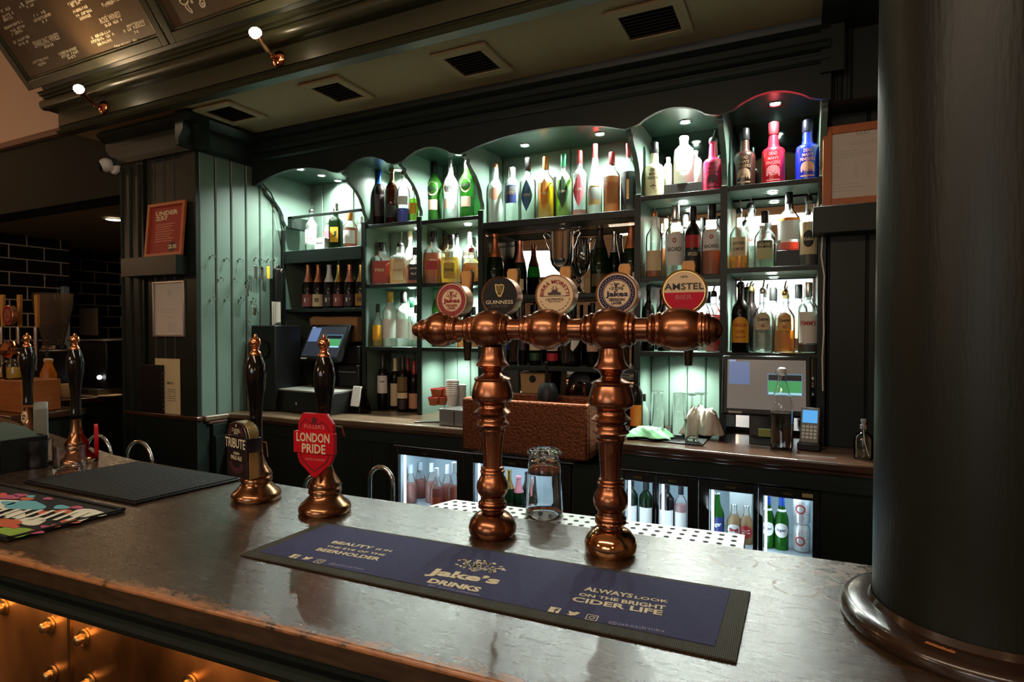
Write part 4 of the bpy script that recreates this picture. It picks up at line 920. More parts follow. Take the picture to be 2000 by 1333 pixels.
# round column standing on the bar
CB = Vector((.232, 1.034, 0))
COL = pbr('column_dark_green', (.010, .012, .009), .40, spec=.3, bump=.25, bscale=220, stretch=(1, 1, .15))
s_ = MB().lathe([(0, ZB+.001), (.128, ZB+.001), (.1275, 2.0), (.1265, 3.89), (0, 3.89)], CB, 64).build('round_column', COL)
tag(s_, 'thick round dark green column rising from the bar top', 'column')
CR = thing('column_collar', 'dark wooden ring around the foot of the round column, chipped orange on one side', 'ring', CB+Vector((0, 0, ZB)))
MB().lathe([(.130, .0008), (.168, .0008), (.171, .006), (.171, .016), (.166, .023), (.158, .026), (.134, .027), (.1295, .036), (.1295, .0008)], CB+Vector((0, 0, ZB)), 72).build('ring', pbr('dark_ring_wood', (.030, .015, .009), .22, bump=.2, bscale=50, coat=.3), CR)
q = MB(); a0 = atan2(.886-1.034, .17-.232)
for k in range(7):
    a = -2.15+k*.031; b = a+.031; j = .002*sin(k*3)
    q.add([CB+Vector((r_*cos(x), r_*sin(x), ZB+.0275)) for r_, x in ((.145+j, a), (.152, a), (.152, b), (.144-j, b))], [(0, 1, 2, 3)])
q.build('bare_chip', pbr('bare_orange_wood', '#b5703c', .8), CR, smooth=False)

# ------------------------------------------------------------------ bottles
PROF = {
 'spirit': [(.92, 0), (1, .015), (1, .60), (.94, .655), (.66, .715), (.40, .765), (.34, .80), (.33, .91), (.38, .915), (.38, .935)],
 'gin': [(.95, 0), (1, .012), (1, .595), (.96, .64), (.70, .69), (.42, .73), (.36, .77), (.34, .93)],
 'wine': [(.93, 0), (1, .012), (1, .60), (.94, .66), (.60, .735), (.38, .785), (.35, .94), (.40, .945), (.40, .965)],
 'burg': [(.93, 0), (1, .012), (1, .42), (.90, .52), (.60, .66), (.38, .76), (.33, .96)],
 'champ': [(.95, 0), (1, .012), (1, .42), (.95, .50), (.72, .63), (.50, .72), (.38, .80), (.33, .93), (.38, .935), (.38, .955)],
 'rum': [(.95, 0), (1, .02), (.97, .06), (1, .09), (1, .50), (.95, .555), (.80, .585), (.55, .605), (.46, .65), (.40, .82), (.36, .87), (.42, .88), (.42, .90)],
 'square': [(.95, 0), (1, .012), (1, .60), (.90, .645), (.50, .69), (.38, .73), (.36, .88)],
 'martini': [(.85, 0), (.95, .015), (.92, .10), (.86, .28), (.92, .42), (1, .54), (.95, .625), (.66, .695), (.42, .745), (.36, .80), (.33, .93)],
 'cone': [(.97, 0), (1, .02), (1, .34), (.80, .50), (.48, .72), (.36, .84), (.35, .93)],
 'taper': [(.82, 0), (.86, .015), (1, .56), (.95, .60), (.60, .66), (.36, .72), (.33, .92)],
 'squat': [(.95, 0), (1, .02), (1, .50), (.94, .57), (.60, .655), (.34, .70), (.32, .90)],
 'jar': [(.95, 0), (1, .02), (1, .62), (.90, .72), (.55, .80), (.42, .82), (.42, .93)],
 'beer': [(.95, 0), (1, .012), (1, .52), (.90, .60), (.55, .72), (.42, .80), (.36, .95), (.42, .955), (.42, .99)],
}
def gm(nm):
    D = {'clear': ((.95, .98, .97), .09), 'green': ((.10, .42, .06), .10), 'dgreen': ((.03, .10, .03), .12), 'brown': ((.16, .055, .015), .12), 'dark': ((.02, .012, .010), .25), 'amber': ((.75, .30, .06), .08), 'frost': ((.80, .90, .86), .55), 'blueglass': ((.05, .10, .45), .1)}
    c, d = D[nm]; return thin('glass_'+nm, c, d)
def lm(nm):
    D = {'gold': ((.85, .50, .06), .30), 'amber': ((.70, .22, .03), .30), 'red': ((.75, .05, .03), .4), 'green': ((.10, .55, .05), .4), 'yellow': ((.90, .72, .10), .35), 'dark': ((.015, .008, .006), .6), 'water': ((.90, .95, .92), .04), 'blue': ((.02, .08, .45), .35), 'orange': ((.80, .33, .05), .6), 'rose': ((.80, .22, .12), .35), 'pink': ((.9, .45, .45), .3), 'cream': ((.75, .55, .28), .6), 'lime': ((.55, .85, .12), .35)}
    c, d = D[nm]; return thin('liquid_'+nm, c, d, rough=.1, gl=.02)
def rad_at(p, t):
    for (r0, z0), (r1, z1) in zip(p, p[1:]):
        if z0 <= t <= z1: return r0+(r1-r0)*(t-z0)/max(1e-6, z1-z0)
    return p[-1][0]
def bottle(c, H, R, style='spirit', glass='clear', liq=None, fill=.5, cap=None, capm=None, lab=None, name='spirit_bottle', label='', cat='bottle', group=None, rz=None, solid=None, body_top=None, sq=0, foil=None, txt=None, n=26):
    """lab: list of (z0,z1,halfangle,material,shape); txt: list of (string,zc,width_frac,height_frac,material)"""
    c = Vector(c); face = atan2(-c.x, c.y)*.55 if rz is None else rz
    t = thing(name, label, cat, c, face, group)
    P = PROF[style]; sqv = sq or (7 if style in ('square', 'taper') else 0)
    rot = pi/4*0
    Hb = H*(.90 if cap == 'pourer' else 1.0)
    prof = [(0, 0)]+[(r*R, z*Hb) for r, z in P]+[(0, P[-1][1]*Hb)]
    b = MB().lathe(prof, (0, 0, 0), n, sq=sqv).build('glass_body' if not solid else 'body', solid or gm(glass), t, local=True, ang=.8)
    def kk(a): return 1/((abs(cos(a))**sqv+abs(sin(a))**sqv)**(1/sqv)) if sqv else 1
    if liq:
        pr2 = [(0, .012*Hb)]+[(r*R*.93, max(z, .014)*Hb) for r, z in P if z < fill]+[(rad_at(P, fill)*R*.93, fill*Hb), (0, fill*Hb)]
        MB().lathe(pr2, (0, 0, 0), n, sq=sqv).build('drink', lm(liq), t, local=True, ang=.8)
    tr = P[-1][0]*R; tz = P[-1][1]*Hb
    if foil:
        f0 = foil[0]; pr3 = [(rad_at(P, f0)*R*1.04, f0*Hb)]+[(r*R*1.05, z*Hb) for r, z in P if z > f0]+[(tr*1.05, Hb*.992), (0, Hb)]
        MB().lathe(pr3, (0, 0, 0), 18).build('foil', foil[1], t, local=True)
    elif cap == 'pourer':
        MB().lathe([(0, tz-.004), (tr*.95, tz-.004), (tr*1.12, tz+.004), (tr*1.0, tz+.018), (tr*.6, tz+.026), (0, tz+.026)], (0, 0, 0), 14).build('pourer_cork', capm or BLACK, t, local=True)
        MB().tube([(0, 0, tz+.02), (0, 0, tz+.035), (.004, 0, H*.985), (.008, 0, H)], [.0045, .0042, .0036, .0028], 8).build('pourer_spout', CHROME, t, local=True)
    elif cap:
        MB().lathe([(tr*1.06, tz-H*.045 if cap == 'long' else tz-.006), (tr*1.12, tz), (tr*1.12, H*.985), (tr*.98, H), (0, H)] if cap != 'long' else [(tr*1.05, H*.80), (tr*1.12, H*.81), (tr*1.10, H*.985), (tr*1.0, H), (0, H)], (0, 0, 0), 16).build('cap', capm or BLACK, t, local=True)
    for L in lab or []:
        z0, z1, ha, mat, sh = L[:5]; K = 14; V = []; F = []
        for i in range(K+1):
            u = -1+2*i/K; a = -pi/2+radians(ha)*u
            if sh == 'rect': lo, hi = 0, 1
            elif sh == 'diamond': lo, hi = .5-.5*(1-abs(u))**.8, .5+.5*(1-abs(u))**.8
            elif sh == 'oval': lo, hi = .5-.5*sqrt(max(0, 1-u*u)), .5+.5*sqrt(max(0, 1-u*u))
            elif sh == 'arch': lo, hi = 0, .62+.38*sqrt(max(0, 1-u*u))
            for w_ in (lo, hi):
                zz = z0+(z1-z0)*w_; rr_ = rad_at(P, zz)*R*kk(a)+.0007; V.append((rr_*cos(a), rr_*sin(a), zz*Hb))
        for i in range(K): F.append((2*i, 2*i+2, 2*i+3, 2*i+1))
        MB().add(V, F).build('paper_label' if sh == 'rect' else 'printed_label', mat, t, local=True)
    for (s_, zc, wf, hf, mat) in txt or []:
        q = MB(); ww = wf*2*R; 
        if sqv: fnn = lambda u, v: Vector((u, -(R*kk(-pi/2)*rad_at(P, zc))-.0013, zc*Hb+v))
        else: fnn = lambda u, v: Vector(((rad_at(P, zc)*R+.0014)*cos(-pi/2+u/R), (rad_at(P, zc)*R+.0014)*sin(-pi/2+u/R), zc*Hb+v))
        text(q, s_, fnn, ww, hf*Hb, bold=.02); q.build('lettering', mat, t, local=True, smooth=False)
    return t
def bt_(px, yt, z, w, Y=3.17, **k):
    """bottle seen at column px, top at row yt, standing on shelf height z at depth Y, w pixels wide"""
    p = ony(px, yt, Y); dd = depth(p); R = w/2*dd/FPX/1.12
    return bottle((p.x, Y, z), p.z-z, R, **k)
REDM = pbr('red_capsule', (.30, .02, .02), .3, coat=.3); BLUEC = pbr('blue_foil', (.02, .10, .45), .3, metal=.6); GOLDC = pbr('gold_cap', (.60, .42, .14), .25, metal=.9)
SILV = pbr('silver_cap', (.7, .7, .7), .25, metal=.9); ORC = pbr('orange_cap', (.60, .20, .03), .35); GRC = pbr('green_cap', (.05, .28, .14), .35, metal=.4); ROSEF = pbr('rose_foil', (.70, .28, .20), .3, metal=.7); COPF = pbr('copper_foil', (.66, .24, .12), .3, metal=.8)
WHF = pbr('white_foil', (.72, .76, .78), .35); BLKF = pbr('black_foil', (.03, .028, .02), .3, metal=.3); CRL = pbr('cream_label', '#d6c19b', .7); WHL = pbr('white_label', (.72, .70, .66), .7); BLL = pbr('black_label', (.015, .014, .014), .6)
NVL = pbr('navy_label', '#182a6b', .5); BLUL = pbr('blue_label', '#1c5a86', .5); YLL = pbr('yellow_label', '#e0a020', .55); ORL = pbr('orange_label', '#d8801c', .55); PKL = pbr('pink_label', '#d8606c', .55); DGL = pbr('dark_green_label', '#16401c', .5); TNL = pbr('tan_label', '#b89a60', .6)
RSL = pbr('dusty_rose_label', '#8c4a4a', .6); DPL = pbr('dark_plum_label', '#2a1a20', .5); RDL = pbr('red_label', '#a81c20', .55); GLD = pbr('ochre_label', '#a07830', .6)
Z1 = 2.083; g1 = None
# champagne bay, upper shelf
bt_(608, 401, Z1, 27, name='spirit_bottle', cap='pourer', liq='water', fill=.55, lab=[(.18, .52, 62, WHL, 'rect')], txt=[('S', .35, .5, .14, RDL)], label='tall clear bottle with pourer and red-marked white label, above the champagne')
bt_(640, 424, Z1, 20, Y=3.24, cap='long', capm=SILV, liq='pink', fill=.5, lab=[(.35, .6, 60, PKL, 'oval')], label='slim clear bottle with a round pink label, above the champagne')
bt_(656, 398, Z1, 26, Y=3.15, style='square', glass='dgreen', cap='long', capm=SILV, lab=[(.16, .48, 34, YLL, 'rect')], txt=[('J', .33, .4, .12, DGL)], label='square dark green herbal liqueur bottle with yellow label')
bt_(684, 416, Z1, 30, Y=3.16, cap='long', capm=ORC, liq='amber', fill=.58, lab=[(.14, .5, 58, WHL, 'rect')], label='amber spirit bottle with orange cap and white label above the champagne')
bt_(705, 424, Z1, 22, Y=3.2, cap='long', capm=WHITE, glass='frost', label='bright frosted white bottle against the divider above the champagne')
tb = thing('small_carton', 'small white printed carton standing among the bottles above the champagne', 'box', (ony(630, 480, 3.12).x, 3.12, Z1)); pbx = ony(630, 480, 3.12).x
MB().box(pbx-.045, pbx+.045, 3.09, 3.14, Z1+.0005, Z1+.085).build('carton_body', WHL, tb, bevel=.002); q = MB(); text(q, 'tonic', plane((pbx, 3.089, Z1+.05), (1, 0, 0), (0, 0, 1)), .06, .016); q.build('print', NAVYP, tb, smooth=False)
# champagne bay, lower shelf
for k, (px_, fo, la, lb) in enumerate(((602, ROSEF, RSL, 'dark sparkling wine bottle with rose label and pink foil, nearest the hook wall'), (622, COPF, CRL, 'dark sparkling wine bottle with cream label and orange foil'), (643, WHF, DPL, 'dark sparkling wine bottle with pale foil and near-black label'), (662, GOLDC, RSL, 'dark sparkling wine bottle with gold foil and rose label'), (683, ROSEF, DPL, 'dark sparkling wine bottle with pink foil and near-black label'), (705, GOLDC, GLD, 'dark sparkling wine bottle with ochre label beside the divider'))):
    bt_(px_, 517, 1.677, 27, Y=3.14+.02*(k % 2), style='champ', glass='dark', name='wine_bottle', foil=(.60, fo), lab=[(.06, .33, 55, la, 'rect')], txt=[('ee' if k in (1, 5) else 'F', .2, .35, .10, BLL if k in (1, 5) else WHL)], label=lb, group='sparkling wines on the shelf above the till')
for px_, lb in ((674, 'empty champagne flute behind the sparkling wines'), (695, 'second empty champagne flute, beside the divider')):
    p = ony(px_, 525, 3.24); tt = thing('champagne_flute', lb, 'glass', (p.x, 3.24, 1.677), group='flutes behind the sparkling wines')
    MB().lathe([(0, .001), (.03, .001), (.028, .004), (.004, .009), (.004, .09), (.018, .12), (.026, .16), (.024, .22), (.023, .22), (.024, .16), (.016, .122), (0, .10)], (p.x, 3.24, 1.677), 20).build('glass_body', thin('thin_clear', (.97, 1, .98), rough=.02, gl=.25), tt)
# navy / whiskey bay
Z = 2.215
bt_(740, 331, Z, 30, glass='dark', liq='dark', fill=.6, foil=(.74, BLUEC), lab=[(.18, .55, 58, DPL, 'rect')], label='near-black spirit bottle with bright blue foil neck')
bt_(765, 328, Z, 28, glass='brown', liq='amber', fill=.6, foil=(.74, GOLDC), lab=[(.14, .34, 58, BLL, 'rect')], style='spirit', label='brown whiskey bottle with gold capsule beside the blue-necked bottle')
bt_(788, 322, Z, 27, glass='clear', liq='blue', fill=.3, cap='pourer', lab=[(.36, .52, 55, WHL, 'rect')], label='clear bottle with a little bright blue liqueur and a pourer')
bt_(808, 355, Z, 20, Y=3.2, glass='clear', liq='lime', fill=.6, cap='long', capm=ORC, lab=[(.25, .5, 55, YLL, 'rect')], label='yellow-green liqueur bottle squeezed against the divider')
Z = 1.827
bt_(747, 474, Z, 40, style='square', liq='red', fill=.56, cap='long', capm=BLACK, lab=[(.08, .52, 34, pbr('brick_label', '#b03a28', .5), 'rect')], txt=[('FIRE', .34, .5, .07, CREAMP)], label='square whiskey bottle with brick red label')
bt_(782, 462, Z, 40, style='square', liq='cream', fill=.58, cap='pourer', lab=[(.10, .50, 30, CRL, 'rect')], txt=[('HONEY', .32, .55, .06, GLD)], label='square whiskey bottle with cream label and pourer')
bt_(812, 484, Z, 34, Y=3.13, style='square', glass='clear', liq='amber', fill=.5, cap='long', lab=[(.08, .52, 33, BLL, 'rect')], txt=[('JACK', .40, .5, .06, WHITEP), ('No.7', .26, .34, .07, WHITEP)], label='square whiskey bottle with black label beside the divider')
bt_(801, 448, Z, 30, Y=3.26, style='squat', liq='gold', fill=.45, cap='long', capm=CRL, lab=[(.3, .5, 55, WHL, 'rect')], label='tall pale bottle standing behind the square whiskeys')
Z = 1.422
for px_, yt, w, Y, st, cm, lq, la, lb in ((738, 594, 24, 3.12, 'squat', BLACK, 'yellow', YLL, 'small clear bottle with black stopper and yellow label in the brightest bay'), (762, 570, 34, 3.17, 'spirit', pbr('mustard_cap', '#a8801c', .4), None, WHL, 'glaring white bottle with mustard neck label'),
        (788, 571, 34, 3.18, 'spirit', BLACK, None, WHL, 'glaring white bottle with black neck'), (804, 582, 26, 3.2, 'gin', GRC, 'water', WHL, 'glaring clear bottle with pale green cap'), (812, 596, 18, 3.12, 'spirit', BLACK, 'water', WHL, 'thin clear bottle with black cap by the divider in the brightest bay')):
    bt_(px_, yt, Z, w, Y=Y, style=st, cap='long', capm=cm, glass='clear' if lq else 'frost', liq=lq, fill=.3, lab=[(.15, .5, 55, la, 'rect')], label=lb)
# wines on the counter
for k, (px_, yt, w, Y, la, fo, lr, lb) in enumerate(((724, 702, 24, 3.20, CRL, GOLDC, (.10, .42), 'dark wine bottle with wide cream label, first beside the card reader'), (748, 693, 25, 3.16, WHL, BLKF, (.30, .62), 'dark wine bottle with its white label set high'), (772, 699, 22, 3.22, CRL, CREAM, (.06, .50), 'dark wine bottle with cream neck capsule'),
        (787, 694, 26, 3.13, pbr('owl_label', '#6b5434', .6), BLKF, (.36, .62), 'dark bottle with brown illustrated label and banner below'), (809, 705, 24, 3.17, pbr('peach_label', '#c08a66', .6), REDM, (.06, .36), 'dark wine bottle with peach label beside the green boards'), (797, 699, 20, 3.25, DPL, REDM, (.1, .4), 'dark wine bottle with red capsule at the very back of the wine bay'))):
    bt_(px_, yt, 1.0005, w, Y=Y, style='wine', glass='dark', name='wine_bottle', foil=(.74, fo), lab=[(lr[0], lr[1], 60, la, 'rect')]+([(.24, .34, 60, CRL, 'rect'), (.05, .22, 50, DPL, 'rect')] if k == 3 else []), txt=[('Cala', (lr[0]+lr[1])/2+.06, .5, .04, BLKP)] if k == 1 else None, label=lb, group=None)
# vermouth bay
Z = 2.208
for px_, yt, w, gl_, lq, lb in ((848, 314, 36, 'green', 'dark', 'green vermouth bottle, half dark, with round pink label'), (880, 312, 35, 'clear', 'water', 'clear vermouth bottle with round pink label between the two green ones'), (912, 306, 35, 'green', 'green', 'vivid green vermouth bottle with round pink label by the wide arch')):
    bt_(px_, yt, Z, w, style='martini', glass=gl_, liq=lq, fill=.36 if gl_ == 'green' else .6, cap='long', capm=SILV if lq != 'dark' else BLACK, lab=[(.42, .64, 42, pbr('vermouth_pink', '#c09080', .5), 'oval'), (.20, .36, 42, pbr('vermouth_pink', '#c09080', .5), 'rect')],
        txt=[('MARTINI', .53, .62, .045, BLKP)], label=lb)
bt_(829, 345, Z, 22, Y=3.24, style='martini', glass='green', cap='long', capm=GRC, label='pale green bottle half hidden behind the dark vermouth')
Z = 1.82
bt_(847, 452, Z, 36, Y=3.14, style='square', glass='clear', liq='amber', fill=.58, cap='long', lab=[(.26, .42, 34, RDL, 'rect')], label='square red-label whisky bottle with deep amber drink')
bt_(881, 459, Z, 38, Y=3.12, style='square', glass='clear', liq='yellow', fill=.52, cap='long', lab=[(.08, .40, 33, pbr('mustard_label', '#b89a28', .55), 'rect')], txt=[('FINE', .26, .5, .06, BLKP)], label='square whisky bottle with mustard label, beside the red-label one')
bt_(921, 478, Z, 40, Y=3.13, style='squat', glass='clear', liq='gold', fill=.55, cap='pourer', capm=REDM, lab=[(.10, .42, 58, ORL, 'rect')], txt=[('RESERVE', .27, .6, .06, BLKP)], label='squat golden bourbon bottle with red pourer')
bt_(868, 440, Z, 22, Y=3.25, glass='brown', cap='pourer', label='slim brown bottle with pourer behind the square whiskies')
bt_(893, 446, Z, 24, Y=3.24, glass='clear', liq='blue', fill=.2, cap='pourer', label='tall clear bottle with pourer behind the mustard-label whisky')
bt_(918, 443, Z, 32, Y=3.24, glass='clear', liq='orange', fill=.35, cap='pourer', lab=[(.5, .66, 50, CRL, 'rect')], label='tall pale orange bottle behind the golden bourbon')
Z = 1.422
bt_(850, 562, Z, 24, Y=3.2, glass='green', cap='long', capm=GRC, label='bright green bottle behind the smallest red tap badge')
bt_(905, 580, Z, 28, Y=3.2, glass='clear', liq='gold', fill=.5, cap='long', label='clear bottle with golden drink behind the first copper ball')
bt_(925, 600, Z, 24, Y=3.16, glass='clear', liq='orange', fill=.45, cap='long', label='orange drink bottle just left of a column capital'.replace('left of', 'behind'))
# coloured gins under the wide arch
Z = 2.16; Yg = 3.14
bt_(968, 306, Z, 34, Y=Yg, style='gin', glass='frost', cap='pourer', capm=COPF, lab=[(.38, .58, 48, pbr('copper_oval', (.36, .20, .14), .4, metal=.3), 'oval')], label='white frosted bottle with copper oval label and pourer')
bt_(1000, 328, Z, 34, Y=Yg, style='jar', sq=0, glass='clear', liq='water', fill=.4, cap='long', capm=SILV, lab=[(.34, .66, 44, NVL, 'rect')], txt=[('CITY', .52, .4, .05, GOLDP)], label='clear gin bottle with square navy label')
for px_, yt, w, lq, fl, la, cm, lb in ((1031, 309, 36, 'water', .55, BLUL, BLACK, 'clear gin bottle with blue diamond label and black cap'), (1066, 307, 36, 'yellow', .58, ORL, ORC, 'yellow gin bottle with orange diamond label'), (1101, 301, 35, 'lime', .58, DGL, GRC, 'lime green gin bottle with dark green diamond label'), (1132, 295, 35, 'pink', .10, PKL, REDM, 'clear gin bottle with pink diamond label')):
    bt_(px_, yt, Z, w, Y=Yg, style='gin', glass='clear', liq=lq, fill=fl, cap='long', capm=cm, lab=[(.14, .64, 44, la, 'diamond')], txt=[('MALFY', .40, .5, .035, CREAMP)] if False else [('GIN', .40, .36, .04, CREAMP)], label=lb)
bt_(1162, 281, Z, 33, Y=Yg, style='cone', glass='frost', liq=None, foil=(.80, REDM), lab=[(.14, .40, 46, TNL, 'rect')], label='tall white cone-shouldered liqueur bottle with tan label and red capsule')
bt_(1195, 298, Z, 36, Y=Yg, style='gin', glass='clear', liq='orange', fill=.60, cap='long', capm=REDM, lab=[(.16, .5, 44, pbr('rust_label', '#a8622c', .55), 'rect')], label='orange-brown liqueur bottle with dark red cap')
bt_(1228, 280, Z, 33, Y=Yg, style='spirit', glass='clear', liq='dark', fill=.58, foil=(.80, REDM), lab=[(.10, .50, 60, BLL, 'rect')], txt=[('III', .32, .14, .28, GOLDP)], label='black-bodied liqueur bottle with gold marks and red capsule')
bt_(1083, 346, Z, 16, Y=3.25, glass='dark', cap='long', label='thin dark bottle behind the yellow and lime gins')
# champagne and trophy shelf
Z = 1.732
bt_(967, 457, Z, 40, Y=3.14, style='champ', glass='dgreen', name='wine_bottle', foil=(.62, COPF), lab=[(.12, .26, 30, GLD, 'rect')], label='champagne bottle with copper red foil behind the black tap badge')
bt_(1016, 470, Z, 30, Y=3.20, style='champ', glass='dgreen', name='wine_bottle', foil=(.60, ROSEF), lab=[(.1, .3, 40, CRL, 'rect')], label='green sparkling wine bottle with rose foil beside the trophy')
bt_(1172, 440, Z, 42, Y=3.14, style='champ', glass='dgreen', name='wine_bottle', foil=(.66, BLKF), lab=[(.10, .28, 50, pbr('dull_gold_label', '#4a3c1c', .5), 'rect')], label='large dark champagne bottle with black foil, beside the trophy')
bt_(1200, 452, Z, 28, Y=3.24, style='champ', glass='dgreen', name='wine_bottle', foil=(.66, SILV), label='green bottle with silver foil behind the dark champagne')
bt_(1233, 434, Z, 40, Y=3.14, style='champ', glass='dgreen', name='wine_bottle', foil=(.62, COPF), lab=[(.1, .28, 45, CRL, 'rect')], label='dark champagne bottle with orange foil against the divider')
p = ony(1097, 453, 3.15); tc = Vector((p.x, 3.15, Z)); th = p.z-Z
t = thing('trophy_cup', 'silver two-handled trophy cup on the shelf behind the middle taps', 'trophy', tc)
MB().lathe([(0, .001), (.040, .001), (.042, .012), (.040, .03), (.030, .034), (.022, .045), (.012, .06), (.009, .085), (.016, .095), (.018, .105), (.010, .115), (.012, .125), (.030, .14), (.055, .17), (.066, .205), (.070, th-.012), (.074, th), (.070, th), (.064, th-.02), (.060, .21), (.05, .175), (0, .150)], tc, 36).build('cup', CHROME, t, ang=.9)
for s in (-1, 1):
    P = [(s*.060, th-.03-.26*0), (s*.085, th-.005), (s*.105, th+.004), (s*.112, th-.016), (s*.098, th-.035), (s*.088, th-.07), (s*.075, th-.10), (s*.058, th-.105)]
    MB().tube([tc+Vector((a, 0, b)) for a, b in P], [.004, .0055, .006, .006, .0055, .005, .0045, .004], 8).build('handle', CHROME, t, ang=1.2)
p = ony(1138, 478, 3.17); t = thing('wine_glass', 'cut wine glass standing between the trophy and the dark champagne', 'glass', (p.x, 3.17, Z)); hh = p.z-Z; TC = thin('thin_clear', (.97, 1, .98), rough=.02, gl=.25)
MB().lathe([(0, .001), (.035, .001), (.033, .004), (.006, .012), (.005, hh*.38), (.025, hh*.46), (.042, hh*.62), (.043, hh*.8), (.037, hh), (.0355, hh), (.041, hh*.8), (.040, hh*.63), (.02, hh*.48), (0, hh*.44)], (p.x, 3.17, Z), 24).build('glass_body', TC, t)
# low shelf over the sink
Z = 1.325
for px_, w, la, band, sh, lb in ((1000, 24, NVL, None, 'rect', 'dark bottle with navy label low behind the first font column'), (1022, 20, DPL, None, 'rect', 'narrow dark bottle next to the first font column capital'), (1046, 28, CRL, DGL, 'rect', 'bottle with cream label and green band under the third copper ball'), (1080, 28, CRL, RDL, 'rect', 'bottle with cream label and red band under the third copper ball'),
        (1121, 34, WHL, None, 'diamond', 'black bottle with a white lozenge label behind the middle spout'), (1158, 28, pbr('pinkish_label', '#c8a08c', .6), None, 'rect', 'dark bottle with pinkish label behind the second font column'), (1218, 26, pbr('pinkish_label', '#c8a08c', .6), None, 'rect', 'dark bottle with pinkish label beyond the second font column'), (1102, 22, BLL, None, 'rect', 'plain black bottle between the red-band and lozenge-label bottles')):
    bt_(px_, 592, Z, w, Y=3.15, glass='dark', liq='dark', fill=.55, cap='long', lab=[(.24, .60, 58, la, sh)]+([(.08, .2, 60, band, 'rect')] if band else []), label=lb)
# cream skull-rum bay
Z = 2.223
def dmf(px_, yt, w, Y, m, tm, rm, lb, cap='pourer', Zz=2.223, cm=None):
    t = bt_(px_, yt, Zz, w, Y=Y, style='rum', solid=m, cap=cap, capm=cm or BLACK, label=lb, lab=[(.06, .30, 34, rm, 'arch')],
            txt=[('DEAD', .475, .34, .055, tm), ("MAN'S", .405, .44, .055, tm), ('FINGERS', .335, .62, .055, tm), ('*', .17, .3, .10, tm)])
    return t
dmf(1278, 279, 41, 3.13, pbr('cream_bottle_paint', '#dcc9a0', .3, coat=.4), BLKP, pbr('cream_bottle_paint', '#dcc9a0', .3), 'cream painted rum bottle with black lettering', cap='long', cm=BLACK)
dmf(1393, 255, 41, 3.13, pbr('magenta_bottle_paint', '#c01848', .3, coat=.4), pbr('dark_magenta_print', '#500a20', .5), pbr('dark_magenta_print', '#500a20', .5), 'magenta painted rum bottle with pourer')
r = MB(); xa = ony(1298, 360, 3.22).x; xb = ony(1376, 360, 3.22).x
RS = MB().box(xa, xb, 3.17, 3.28, Z+.0005, Z+.075).build('display_riser', BLACK, None, bevel=.002); tag(RS, 'black block lifting the white jars between the cream and magenta bottles', 'riser')
WHJ = pbr('white_ceramic', (.85, .86, .82), .25, coat=.4)
for px_, yt, w, Y, lb in ((1336, 267, 44, 3.215, 'big white opaque jug-shaped bottle on the black riser'), (1357, 296, 32, 3.25, 'smaller white bottle tucked behind the big white one'), (1305, 308, 20, 3.22, 'little white jar at the edge of the black riser')):
    bt_(px_, yt, Z+.0755, w, Y=Y, style='jar', solid=WHJ, cap='cap', capm=WHJ, label=lb, lab=[(.25, .5, 40, pbr('faint_grey_label', (.6, .6, .58), .6), 'rect')], txt=[('RUM', .38, .3, .05, pbr('grey_print', (.35, .35, .33), .6))] if w > 40 else None)
Z = 1.806
bt_(1278, 400, Z, 36, Y=3.13, liq='amber', fill=.28, cap='pourer', capm=COPF, lab=[(.10, .40, 58, CRL, 'rect')], label='clear bottle with cream label and pourer beside the wide arch divider')
bt_(1319, 402, Z, 42, Y=3.16, liq='water', fill=.5, cap='long', capm=SILV, lab=[(.16, .60, 60, WHL, 'rect')], txt=[('BACARDI', .38, .72, .06, BLKP), ('o', .50, .2, .07, RDL)], label='clear white rum bottle with white label behind the crimson and tan badge')
bt_(1354, 404, Z, 34, Y=3.13, glass='dark', liq='dark', fill=.58, cap='long', lab=[(.40, .58, 60, RDL, 'rect'), (.08, .38, 60, BLL, 'rect')], txt=[('SPICED', .31, .6, .05, CREAMP)], label='dark rum bottle with red and black label')
bt_(1391, 400, Z, 42, Y=3.13, liq='amber', fill=.36, cap='long', lab=[(.34, .60, 60, WHL, 'rect')], txt=[('BACARDI', .40, .72, .05, BLKP), ('o', .53, .2, .06, RDL)], label='gold rum bottle, half empty, with white label')
bt_(1300, 428, Z, 26, Y=3.25, liq='gold', fill=.5, cap='long', capm=CRL, label='slim golden bottle behind the white rum')
bt_(1407, 428, Z, 22, Y=3.24, liq='water', fill=.5, cap='long', label='clear bottle squeezed behind the gold rum')
Z = 1.42
bt_(1267, 548, Z, 26, Y=3.13, style='wine', glass='dark', cap='pourer', label='black bottle with pourer between the navy and crimson badges')
bt_(1298, 572, Z, 30, Y=3.16, glass='dark', cap='long', capm=REDM, lab=[(.2, .5, 55, CRL, 'rect')], label='dark bottle with cream label half behind the last copper ball')
bt_(1394, 558, Z, 34, Y=3.13, liq='red', fill=.62, cap='pourer', lab=[(.14, .5, 58, RDL, 'rect')], label='red aperitif bottle behind the end of the copper pipe')
bt_(1375, 566, Z, 26, Y=3.22, liq='water', fill=.6, cap='long', label='clear bottle behind the red aperitif')
